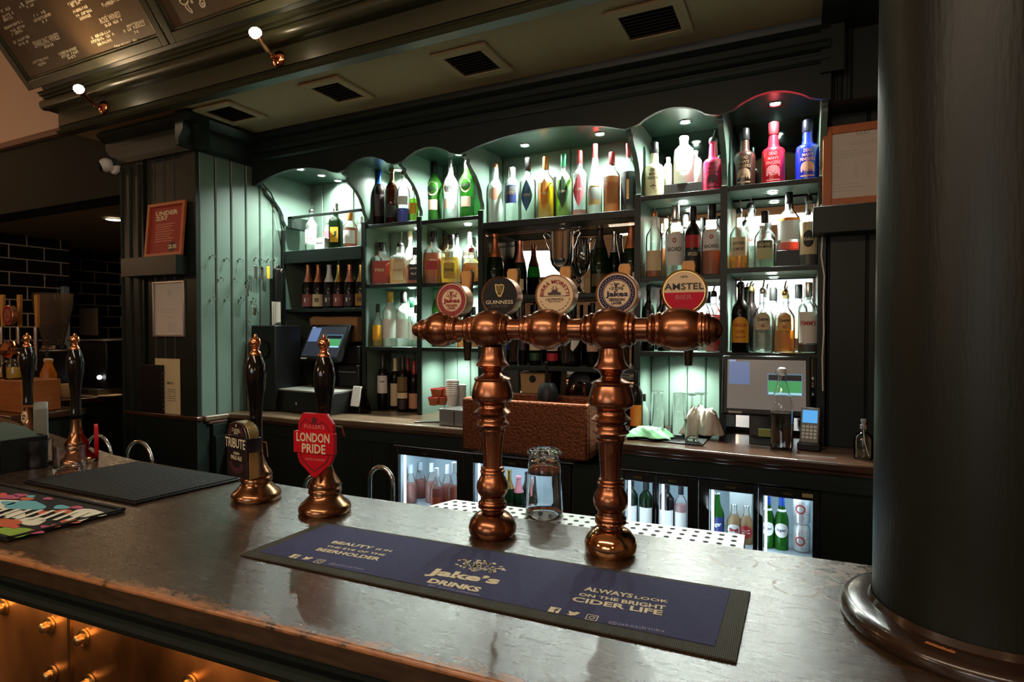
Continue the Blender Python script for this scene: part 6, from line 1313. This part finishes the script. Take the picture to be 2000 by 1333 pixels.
# things in and behind the sink
p = ony(1040, 745, 3.15); t = thing('cardboard_box', 'small cardboard box with a hand hole behind the copper sink', 'box', (p.x, 3.15, 1.0005))
xa, xb = ony(1014, 745, 3.12).x, ony(1067, 745, 3.12).x; za, zb_ = 1.0005, ony(1040, 729, 3.12).z; CB_ = pbr('cardboard', '#b08a5c', .8)
MB().prism([(-.06, 0), (.06, 0), (.078, zb_-za), (-.078, zb_-za)], ((xa+xb)/2, 3.12, za), (1, 0, 0), (0, 0, 1), (0, .10, 0)).build('carton', CB_, t); MB().lathe([(0, 0), (.022, 0), (.022, .001), (0, .001)], ((xa+xb)/2, 3.1195, zb_-.035), 20, (0, -1, 0)).build('hand_hole', BLACK, t).scale = (1, 1, 1)
p = ony(1070, 765, 2.9); t = thing('ladle', 'black nylon ladle standing upside down in the copper sink', 'ladle', (p.x, 2.9, .937)); q_ = Vector((p.x, 2.9, 0))
MB().lathe([(0, .09), (.035, .085), (.052, .055), (.057, .02), (.057, 0), (.052, 0), (.05, .05), (0, .08)], (p.x, 2.9, 1.16), 28).build('bowl', BLACK, t); MB().tube([(p.x+.0, 2.9, 1.245), (p.x-.003, 2.89, 1.30), (p.x, 2.88, 1.36)], .008, 8).tube([(p.x, 2.9, 1.16), (p.x, 2.9, .936)], .008, 8).build('handle', BLACK, t)
p = ony(1128, 735, 3.16); t = thing('pan_lid', 'round black pan lid leaning behind the sink by the second font column', 'lid', (p.x, 3.18, 1.0005)); MB().lathe([(0, .02), (.03, .018), (.07, .004), (.072, 0), (0, 0)], (p.x, 3.20, p.z-.045), 32, (0, -1, 0)).build('lid_plate', BLACK, t); MB().tube([(p.x, 3.2, p.z-.11), (p.x, 3.2, 1.001)], .006, 8).build('stem', BLACK, t)
t = thing('steel_tray', 'stack of steel trays behind the copper sink', 'tray', (-1.15, 3.12, 1.0005)); m = MB()
for k in range(4): m.box(-1.33+k*.01, -.98+k*.004, 3.03, 3.27, 1.001+k*.022, 1.013+k*.022)
m.build('nested_trays', STEEL, t, bevel=.003)
t = thing('sink_tap', 'polished tap with curved neck over the copper sink', 'tap', (-1.05, 3.06, 1.0005)); a_ = ony(1118, 762, 2.95)
MB().tube([(-1.05, 3.06, 1.001), (-1.05, 3.06, 1.20), (-1.05, 3.05, 1.235), (-1.06, 3.01, 1.245), (-1.07, 2.95, 1.235), (-1.075, 2.93, 1.21)], .010, 10).lathe([(0, 0), (.022, 0), (.020, .03), (0, .03)], (-1.05, 3.06, 1.001), 16).build('tap_neck', COPPERB, t)
t = thing('tan_card', 'tan card propped behind the fourth tap badge', 'card', (ony(1160, 600, 3.2).x, 3.2, Z)); 
t.location.z = 1.7325; MB().box(-.05, .05, -.003, .003, 0, .09).build('card_sheet', pbr('tan_card_paper', '#a88c64', .8), t, local=True)
# right of the sink
GLT = GL
def tumbler(px, py, h, r0, r1, Y, lb, z=1.0005, name='pint_glass', upside=True, drink=None, mat=None):
    p = ony(px, py, Y); t = thing(name, lb, 'glass', (p.x, Y, z)); a, b = (r1, r0) if upside else (r0, r1); c_ = (p.x, Y, z)
    pf = [(a, 0), (a*1.02, .002), (b, h-.004), (b*.96, h), (0, h)] if upside else [(0, .0005), (a*.96, .0005), (a, .004), (b, h), (b-.002, h), (a-.003, .014), (0, .012)]
    if upside: pf += [(0, h-.012), (b*.9, h-.012), (a-.002, .002), (a, 0)]
    MB().lathe(pf, c_, 28).build('glass_body', mat or GLT, t, ang=.9)
    if drink: MB().lathe([(0, .014), (a-.004, .015), (a-.003+(b-a)*.3, h*.35), (0, h*.35)], c_, 24).build('drink', lm(drink), t)
    return t
tumbler(1284, 733, .215, .030, .040, 3.05, 'upturned pint glass on the counter, nearest the second font column'); tumbler(1327, 734, .212, .030, .040, 3.03, 'upturned pint glass on the counter, beside the wine glass stems')
for px_, Y, lb in ((1352, 3.10, 'upturned wine glass behind the crumpled white bag'), (1370, 3.16, 'upturned wine glass closest to the till')):
    p = ony(px_, 745, Y); t = thing('wine_glass', lb, 'glass', (p.x, Y, 1.0005)); MB().lathe([(.034, 0), (.040, .04), (.036, .075), (.012, .10), (.005, .112), (.005, .19), (.032, .203), (.032, .205), (0, .207)], (p.x, Y, 1.0005), 24).build('glass_body', GLT, t)
bt_(1243, 725, 1.0005, 28, Y=3.0, style='wine', glass='dark', name='wine_bottle', cap='long', lab=[(.12, .46, 60, pbr('bright_orange_label', '#e07020', .5), 'rect')], label='dark bottle with bright orange label beside the second font column')
bt_(1258, 770, 1.0005, 24, Y=3.1, style='squat', glass='clear', cap='long', label='small clear bottle between the orange-label bottle and upturned glass')
P4 = [onz(1225, 858, 1.001), onz(1372, 872, 1.001), onz(1398, 843, 1.001), onz(1235, 832, 1.001)]
t = thing('rubber_mat', 'black rubber drip mat on the wooden counter under the green cloth', 'bar mat', (-.60, 2.86, 1.0)); m = MB(); slab(m, [(q.x, q.y) for q in P4], 1.0005, 1.006); m.build('mat_base', GRIDRUB, t, bevel=.002)
# crumpled cloth
def crumple(x0, x1, y0, y1, z0, hz, seed, nx=26, ny=14, rot=0):
    rn = random.Random(seed); V = []; F = []; ph = [(rn.uniform(6, 26), rn.uniform(6, 26), rn.uniform(0, 6), rn.uniform(.3, 1)) for _ in range(7)]
    for j in range(ny):
        for i in range(nx):
            u, v = i/(nx-1), j/(ny-1); e = min(1, 4*min(u, 1-u, v, 1-v)+.1)
            w_ = sum(a*abs(sin(k*u+l*v+f)) for k, l, f, a in ph)/3.2
            V.append((x0+(x1-x0)*u+.012*sin(9*v+seed), y0+(y1-y0)*v+.014*sin(11*u+seed*2), z0+.0015+hz*e*w_))
    for j in range(ny-1):
        for i in range(nx-1): a = j*nx+i; F.append((a, a+1, a+nx+1, a+nx))
    m = MB(); m.add(V, F); return m
def solid(o, th):
    s_ = o.modifiers.new('thick', 'SOLIDIFY'); s_.thickness = th; s_.offset = 1; u_ = o.modifiers.new('sub', 'SUBSURF'); u_.levels = 1; u_.render_levels = 1
a = onz(1226, 855, 1.006); b = onz(1335, 838, 1.006)
o_ = crumple(a.x-.005, b.x, 2.80, 2.92, 1.0075, .055, 2).build('bar_cloth', pbr('mint_cloth', '#8fcf9c', .85, bump=.3, bscale=200), None, ang=2); solid(o_, .002); tag(o_, 'crumpled mint green cloth on the black rubber mat', 'cloth')
a = onz(1340, 832, 1.0); o_ = crumple(-.52, -.33, 2.97, 3.10, 1.002, .13, 5).build('white_bag', pbr('white_plastic_bag', (.70, .64, .55), .35, bump=.3, bscale=60), None, ang=2); solid(o_, .002); tag(o_, 'crumpled white plastic bag against the till', 'bag')
tumbler(1351, 797, .105, .030, .034, 2.86, 'short clear tumbler standing on the black rubber mat', z=1.0065, name='tumbler', upside=False)
# swing top water bottle
p = onz(1526, 877, 1.0005); GB = Vector((p.x, p.y+.02, 1.0005)); t = thing('water_bottle', 'clear swing-top water bottle, half full, in front of the till', 'bottle', GB)
hh = ony(1526, 718, GB.y).z-1.0005
out = [(0, 0), (.043, 0), (.046, .004), (.046, hh*.50), (.042, hh*.58), (.028, hh*.73), (.018, hh*.84), (.0165, hh*.90), (.019, hh*.905), (.019, hh*.925), (.015, hh*.93)]
MB().lathe(out+[(.013, hh*.93), (.0145, hh*.84), (.025, hh*.73), (.039, hh*.58), (.0435, hh*.50), (.0435, .008), (0, .010)], GB, 40).build('glass_body', GL, t, ang=.9)
MB().lathe([(0, .0105), (.0432, .0085), (.0432, hh*.44), (0, hh*.44)], GB, 36).build('water', glassm('water_inside', (.97, 1, .99)), t)
MB().lathe([(0, hh*.925), (.014, hh*.925), (.016, hh*.94), (.016, hh*.985), (.010, hh), (0, hh)], GB, 20).build('stopper', WHITE, t)
MB().tube([GB+Vector(v) for v in ((-.020, 0, hh*.90), (-.028, 0, hh*.93), (-.022, 0, hh*.96), (-.012, 0, hh*.985), (.012, 0, hh*.985), (.020, 0, hh*.95), (.019, 0, hh*.90))], .0014, 6).build('wire_bail', CHROME, t)
# chip and pin machine in its cradle
t = thing('card_machine', 'grey chip and pin machine with glowing blue screen beside the till', 'card machine', (ony(1580, 830, 2.90).x, 2.90, 1.0005), radians(-6)); M = Matrix.Translation((0, .0, .03)) @ Matrix.Rotation(radians(-22), 4, 'X')
MB().box(-.045, .045, -.02, .08, 0, .030).build('cradle', BLACK, t, local=True, bevel=.004); MB().box(-.038, .038, 0, .035, .0, .165).xf(M).build('handset', pbr('grey_handset', (.16, .15, .14), .4), t, local=True, bevel=.006)
MB().box(-.030, .030, -.0015, 0, .092, .150).xf(M).build('screen', emit('handset_screen', '#4f9ad8', .9), t, local=True)
m = MB()
for r_ in range(4):
    for c_ in range(4): m.box(-.029+c_*.0155, -.018+c_*.0155, -.003, 0, .020+r_*.016, .031+r_*.016)
m.xf(M).build('keypad', pbr('pale_keys', (.5, .48, .42), .5), t, local=True)
# spray bottle
p = onz(1686, 896, 1.0005); c_ = Vector((min(p.x, .26), 2.80, 1.0005)); c_.x = ony(1686, 880, 2.80).x; t = thing('spray_bottle', 'small clear pump spray bottle at the end of the wooden counter', 'bottle', c_)
MB().lathe([(0, 0), (.033, 0), (.036, .004), (.036, .085), (.030, .100), (.012, .112), (.010, .125), (.008, .125), (.010, .110), (.027, .098), (.033, .084), (.033, .008), (0, .008)], c_, 28).build('glass_body', TC, t)
MB().lathe([(0, .124), (.013, .124), (.013, .140), (.008, .142), (.008, .150), (.011, .152), (.011, .163), (0, .163)], c_, 16).build('pump_head', SILV, t); MB().tube([c_+Vector((0, 0, .12)), c_+Vector((.004, 0, .07)), c_+Vector((.02, 0, .012))], .0016, 6).build('dip_tube', WHITE, t)
# white cables down the pier edge
P = [(1604, 400), (1607, 450), (1604, 500), (1610, 540), (1608, 600), (1609, 650), (1606, 700), (1607, 764)]
tag(MB().tube([ony(x, y, 3.040) for x, y in P], .0035, 6).build('cable', WHITE), 'thin white cable hanging down beside the end divider', 'cable')
# two metal strips inlaid by the counter edge
for k, (xa_, ya_, xb_, yb_) in enumerate(((1556, 889, 1632, 893), (1556, 899, 1636, 905))):
    a = onz(xa_, ya_, 1.001); b = onz(xb_, yb_, 1.001); tag(MB().box(a.x, b.x, a.y-.004, a.y+.004, 1.0004, 1.003).build('metal_strip', STEEL, None), ['thin metal strip on the wooden counter, the inner one', 'thin metal strip at the very edge of the wooden counter'][k], 'strip')
# steel tap unit beyond the counter end
t = thing('glass_washer', 'steel glass washer unit seen edge-on beside the column', 'washer', (.40, 2.7, 0))
MB().box(.295, .50, 2.50, 2.95, .0, .86).build('washer_body', STEEL, t, bevel=.004); MB().box(.292, .50, 2.45, 2.50, .80, .87).build('door_handle', STEEL, t, bevel=.004); MB().box(.31, .34, 2.55, 2.6, .861, .98).build('dispenser', CHROME, t, bevel=.01)

# ------------------------------------------------------------------ far end of the bar: caddy, tumblers
t = thing('napkin_caddy', 'black plastic bar caddy holding dark green napkins at the end of the bar', 'caddy', (-2.33, .97, ZB+.0005)); x0, x1, y0, y1 = -2.62, -2.135, .90, 1.03; z0 = ZB+.0008; hC = .098
def roundrect(x0, x1, z0, z1, r, n=5):
    P = []
    for cx, cz, a0 in ((x1-r, z0+r, -90), (x1-r, z1-r, 0), (x0+r, z1-r, 90), (x0+r, z0+r, 180)):
        for k in range(n+1): a = radians(a0+90*k/n); P.append((cx+r*cos(a), cz+r*sin(a)))
    return P
m = MB(); 
m.box(x0, x1, y0, y1, z0, z0+.006).box(x0, x1, y0, y0+.005, z0+.0061, z0+.022).box(x0, x1, y0, y0+.005, z0+.074, z0+hC)
for k in range(4): xx = x1-.035-k*.145; m.box(xx-.0, xx+.035, y0, y0+.005, z0+.0221, z0+.0739)
m.box(x1-.005, x1, y0+.006, y1, z0+.0061, z0+hC).box(x0, x1-.006, y1-.005, y1, z0+.0061, z0+hC).box(x1-.21, x1-.205, y0+.006, y1-.006, z0+.0061, z0+hC)
m.build('tray_body', BLACK, t, bevel=.0015)
NAP = pbr('dark_green_napkin', (.040, .060, .042), .9)
m = MB(); m.prism([(-.20, 0), (0, 0), (-.03, .012), (-.09, .024), (-.20, .03)], (x1-.01, y0+.01, z0+hC*.98), (1, 0, 0), (0, 0, 1), (0, .10, 0)); m.box(x1-.20, x1-.012, y0+.012, y1-.012, z0+.007, z0+hC*.979); m.build('napkins', NAP, t)
o_ = MB().box(x1-.19, x1-.03, y0+.03, y1-.02, z0+.10+.028, z0+.16).build('tag', pbr('x', (1, 1, 1))) if False else None
tg = thing('paper_tag', 'small cream hexagonal tag with brown letters above the napkin caddy', 'tag', (ony(46, 816, 1.06).x, 1.06, 1.232)); c_ = ony(46, 816, 1.06)
hx_ = [(.018*cos(radians(30+60*k)), .021*sin(radians(30+60*k))) for k in range(6)]
MB().prism(hx_, c_, (1, 0, 0), (0, 0, 1), (0, .003, 0)).build('card', pbr('tag_cream', '#cdb08c', .7), tg); q = MB(); f = plane(c_+Vector((0, -.0006, 0)), (1, 0, 0), (0, 0, 1)); text(q, 'DOOM', f, .020, .007, 0, .006, bold=.03); text(q, 'BAR', f, .016, .007, -.001, -.004, bold=.03); q.build('lettering', pbr('brown_print', '#3a2016', .5), tg, smooth=False)
MB().tube([(c_.x, c_.y+.006, c_.z-.02), (c_.x, c_.y+.006, ZB+.0)], .003, 6).build('wire_stand', STEEL, tg)
def bt2(px, py, h, r0, r1, lb, name='tumbler'):
    p = onz(px, py, ZB+.0005); t = thing(name, lb, 'glass', p); MB().lathe([(0, .0005), (r0, .0005), (r0*1.02, .004), (r1, h), (r1-.002, h), (r0-.003, .016), (0, .013)], p, 36).build('glass_body', GL, t, ang=.9); return t
bt2(136, 922, .082, .040, .041, 'short clear glass tumbler in front of the far red-clip pump'); bt2(76, 912, .085, .036, .037, 'short clear tumbler next to the napkin caddy')

# ------------------------------------------------------------------ the other room seen past the pier
sbox('wall_bulkhead', pbr('dark_olive_paint', (.016, .016, .011), .8, spec=.15), -9, -4.035, 2.41, 2.60, 2.436, 2.94)
sbox('wall_upper_left', PEACH, -9, -4.035, 2.41, 2.60, 2.955, 3.9)
a = MB().prism([(0, 0), (-.035, .0), (-.045, .02), (-.03, .045), (0, .05)], (-9, 2.41, 2.925), (0, 1, 0), (0, 0, 1), (4.965, 0, 0)); struct(a.build('trim_5', pbr('dull_mauve_rail', '#7a5a4a', .5)))
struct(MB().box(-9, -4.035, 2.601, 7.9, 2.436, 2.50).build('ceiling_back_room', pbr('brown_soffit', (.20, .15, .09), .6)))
struct(MB().box(-6.85, -6.7, 1.4, 3.44, 0, 2.435).build('wall_tiled', TILE)); struct(MB().box(-8.9, -6.70, 3.445, 3.6, 0, 2.435).build('wall_tiled_2', TILE)) if False else None
struct(MB().box(-8.95, -4.035, 5.2, 5.3, 0, 2.435).build('wall_tiled_back', TILE)); struct(MB().box(-7.5, -7.4, 3.46, 5.19, 0, 2.435).build('wall_tiled_side', TILE))
c_ = onz(222, 428, 2.434); t = thing('downlight', 'round warm downlight in the low ceiling of the back room', 'downlight', c_); MB().lathe([(0, -.001), (.055, -.001), (.055, -.006), (0, -.007)], c_, 24).build('lens', emit('downlight_lens', (1, .72, .42), 18), t); MB().lathe([(.056, -.001), (.072, -.001), (.070, -.008), (.056, -.008)], c_, 24).build('trim_ring', WHITE, t)
q = light('back_room_light', 'SPOT', c_+Vector((0, 0, -.03)), 16, (1, .66, .36), .05, (0, 0, 0), 160); light('back_room_glow', 'POINT', (-5.4, 1.2, 2.2), 7, WARM, .08)
bc = thing('service_counter', 'dark counter with wooden top in the back room by the tiled wall', 'counter', (-5.7, 3, 0)); m = MB(); slab(m, [(-6.69, 2.25), (-5.07, 2.25), (-4.85, 3.2), (-4.85, 5.1), (-6.69, 5.1)], .96, 1.0); m.build('worktop', DWOOD, bc, bevel=.006); m = MB(); slab(m, [(-6.69, 2.27), (-5.11, 2.27), (-4.89, 3.2), (-4.89, 5.1), (-6.69, 5.1)], 0, .959); m.build('base_cabinet', GREENB, bc)
def cz(px, py, z=1.0005): return onz(px, py, z)
# coffee grinder, espresso machine
g = cz(106, 774); t = thing('coffee_grinder', 'coffee grinder with a clear bean hopper, by the black tiles', 'grinder', g); k = depth(g)/FPX
MB().box(g.x-.10, g.x+.10, g.y-.10, g.y+.12, 1.001, 1.0+92*k).build('grinder_body', BLACK, t, bevel=.02); MB().lathe([(.05, 92*k), (.07, 96*k), (.075, 110*k), (.130, 175*k), (.135, 200*k), (.130, 200*k), (.125, 177*k), (.07, 112*k), (0, 108*k)], (g.x, g.y, 1.0), 32).build('hopper', thin('hopper_smoke', (.55, .45, .36), .1), t); MB().lathe([(0, 110*k), (.07, 113*k), (.095, 140*k), (0, 146*k)], (g.x, g.y, 1.0), 28).build('coffee_beans', pbr('coffee_beans', (.06, .025, .012), .5, bump=1, bscale=80), t)
MB().lathe([(.068, 90*k), (.085, 93*k), (.085, 99*k), (.068, 101*k)], (g.x, g.y, 1.0), 32).build('collar', CHROME, t)
g = cz(172, 772); k = depth(g)/FPX; t = thing('espresso_machine', 'dark espresso machine with steel top edge and steam wand on the service counter', 'coffee machine', (g.x, g.y, 1.0005))
MB().box(g.x-.28, g.x+.22, g.y+.02, g.y+.45, 1.06, 1.0+105*k).build('machine_body', BLACK, t, bevel=.01); MB().box(g.x-.30, g.x+.23, g.y, g.y+.46, 1.0+105*k, 1.0+108*k).build('top_rail', STEEL, t, bevel=.003); MB().box(g.x-.30, g.x+.23, g.y-.05, g.y+.46, 1.001, 1.059).build('drip_base', pbr('dark_steel', (.2, .19, .17), .35, metal=.8), t, bevel=.004)
MB().tube([(g.x-.20, g.y-.02, 1.0+88*k), (g.x-.17, g.y-.05, 1.0+80*k), (g.x-.11, g.y-.06, 1.0+60*k)], .006, 8).build('steam_wand', CHROME, t); MB().ball((g.x+.16, g.y+.0, 1.0+36*k), .018, 12).build('indicator_lamp', emit('indicator', (.9, .95, 1), 4), t)
g = cz(163, 773); t = thing('mug', 'cream mug with round handle in front of the espresso machine', 'mug', g+Vector((.02, -.12, 0))); g = g+Vector((.02, -.12, 0)); MB().lathe([(0, .001), (.045, .001), (.055, .02), (.060, .105), (.056, .105), (.050, .02), (0, .012)], g, 28).build('mug_body', CREAM, t); MB().tube([g+Vector((.052+.038*sin(a), 0, .055+.034*cos(a))) for a in [pi*i/8 for i in range(9)]], .006, 8).build('handle', CREAM, t)
g = cz(93, 779); t = thing('soap_dispenser', 'white pump soap bottle with orange label behind the far pumps', 'bottle', g); MB().box(g.x-.055, g.x+.055, g.y-.04, g.y+.04, 1.001, 1.17).build('bottle_body', WHITE, t, bevel=.02); MB().box(g.x-.045, g.x+.045, g.y-.0425, g.y-.0405, 1.03, 1.13).build('paper_label', pbr('salmon_label', '#c05a3a', .5), t); MB().lathe([(0, .17), (.022, .17), (.022, .20), (.012, .21), (.012, .28), (0, .28)], (g.x, g.y, 1.0), 18).box(g.x-.02, g.x+.055, g.y-.018, g.y+.018, 1.28, 1.31).build('pump_head', WHITE, t, bevel=.006)
g = cz(120, 779); t = thing('squash_bottle', 'tall orange drink bottle beside the white soap pump', 'bottle', g+Vector((.03, -.1, 0))); MB().lathe([(0, .001), (.05, .001), (.052, .2), (.03, .26), (.02, .30), (0, .30)], g+Vector((.03, -.1, 0)), 24).build('bottle_body', pbr('orange_drink', '#c8761c', .3), t)
for (xa_, ya_, xb_, yb_, X, lb) in ((147, 600, 191, 655, -6.4, 'pale notice sheet fixed beside the tiles'), (122, 558, 133, 640, -6.69, 'narrow bluish strip light reflected post on the tiles')):
    pass
a = onx(124, 560, -6.69); b = onx(124, 640, -6.69); t = thing('steel_post', 'narrow pale steel post standing against the black tiles', 'post', (a.x+.03, a.y, b.z)); MB().box(-6.69, -6.64, a.y-.03, a.y+.03, 1.001, a.z).build('post_body', pbr('pale_blue_steel', (.35, .45, .52), .3, metal=.4), t, bevel=.004)
a = ony(147, 655, 3.9); b = ony(191, 602, 3.9); t = thing('notice_sheet', 'grey notice sheet on a dark board behind the espresso machine', 'paper', ((a.x+b.x)/2, 3.9, 1.0005)); MB().box(a.x, b.x, 3.897, 3.9, a.z, b.z).build('sheet', pbr('grey_sheet', (.30, .28, .25), .8), t); MB().box(a.x-.02, b.x+.02, 3.901, 3.92, 1.001, b.z+.02).build('dark_board', BLACK, t)
g = cz(215, 776); t = thing('saucers', 'loose saucers and papers at the end of the service counter', 'saucer', g); MB().lathe([(0, .002), (.04, .002), (.08, .014), (.082, .016), (.04, .006), (0, .005)], g, 28).build('saucer_body', CREAM, t); MB().box(g.x-.32, g.x-.06, g.y-.06, g.y+.08, 1.001, 1.006).build('papers', PAPER, t)
# side bar with its own font
sb = thing('side_bar', 'orange-lit wooden shelf box beyond the napkin caddy', 'counter', (-4.6, 1.95, 0)); MB().box(-5.6, -4.02, 1.75, 2.15, 1.0, 1.04).build('bar_top', DWOOD, sb, bevel=.006); MB().box(-5.55, -4.06, 1.79, 2.15, 0, .999).build('front', GREENB, sb)
a = ony(0, 808, 1.86); b = ony(48, 745, 1.86); t = thing('wooden_crate', 'orange lit wooden crate holding jars on the side bar', 'crate', ((a.x+b.x)/2, 1.9, 1.0405)); MB().box(a.x-.35, b.x, 1.84, 2.05, 1.041, b.z).build('crate_body', pbr('orange_crate_wood', '#a8622c', .5, var=.2, vscale=8, stretch=(1, 1, 5)), t, bevel=.004)
zt_ = b.z
for k, (px_, lb) in enumerate(((8, 'glass jar of yellow lemon slices at the picture edge, on the crate'), (33, 'glass jar of yellow lemon slices, second on the crate'))):
    p = ony(px_, 720, 1.93); t = thing('glass_jar', lb, 'jar', (p.x, 1.93, zt_+.0005)); MB().lathe([(0, .001), (.065, .001), (.07, .01), (.07, .09), (.055, .11), (.055, .125), (.052, .125), (.066, .085), (.066, .01), (0, .006)], (p.x, 1.93, zt_+.0005), 28).build('jar_glass', TC, t); MB().lathe([(0, .008), (.064, .009), (.064, .065), (0, .07)], (p.x, 1.93, zt_+.0005), 24).build('lemon_slices', pbr('lemon_yellow', '#c89a28', .5, bump=1, bscale=60), t)
p = ony(8, 683, 2.0); t = thing('side_font', 'copper beer font with pink badge and wooden levers at the picture edge', 'beer font', (p.x, 2.0, 1.0405))
MB().lathe([(0, 0), (.03, 0), (.055, .03), (.05, .06), (.035, .08), (.035, .12), (.0, .12)], Vector((p.x+.11, 2.0, p.z)), 28, (-1, 0, 0)).tube([(p.x, 2.0, p.z), (p.x-.8, 2.0, p.z)], .032, 20).tube([(p.x-.25, 2.0, p.z), (p.x-.25, 2.0, 1.041)], .03, 16).build('crosspipe', COPPERB, t)
q = ony(14, 616, 2.05); MB().lathe([(0, 0), (.062, 0), (.066, .004), (.066, .03), (0, .03)], q, 36, (0, 1, 0)).build('badge_drum', BADGE, t); m = MB(); ringm(m, .040, .060, plane(q+Vector((0, -.001, 0)), (1, 0, 0), (0, 0, 1))); o_ = m.build('badge_ring', BADGER, t, smooth=False); m = MB(); tree_logo(m, plane(q+Vector((0, -.0015, 0)), (1, 0, 0), (0, 0, 1)), 0, .012, .05, .03, 20); text(m, 'Jakes', plane(q+Vector((0, -.0015, 0)), (1, 0, 0), (0, 0, 1)), .045, .016, 0, -.014, bold=.03); m.build('emblem', BADGER, t, smooth=False)
for px_ in (3, 36, 70):
    a = ony(px_, 576, 2.12); b = ony(px_, 640, 2.12); c_ = ony(px_, 700, 2.12)
    MB().prism([(-.012, 0), (.012, 0), (.020, a.z-b.z-.01), (.016, a.z-b.z), (-.016, a.z-b.z), (-.020, a.z-b.z-.01)], b, (1, 0, 0), (0, 0, 1), (0, .018, 0)).build('lever_handle', WOODH, t, bevel=.002); MB().tube([b, (b.x, b.y, c_.z+.05)], .014, 12).tube([(b.x, b.y-.0, p.z+.005), (b.x, 2.0, p.z+.005)], .010, 10).build('tap_body', CHROME, t); MB().lathe([(.006, -.14), (.012, -.03), (.012, 0), (0, 0)], (b.x, b.y, p.z), 12).build('spout', CHROME, t)
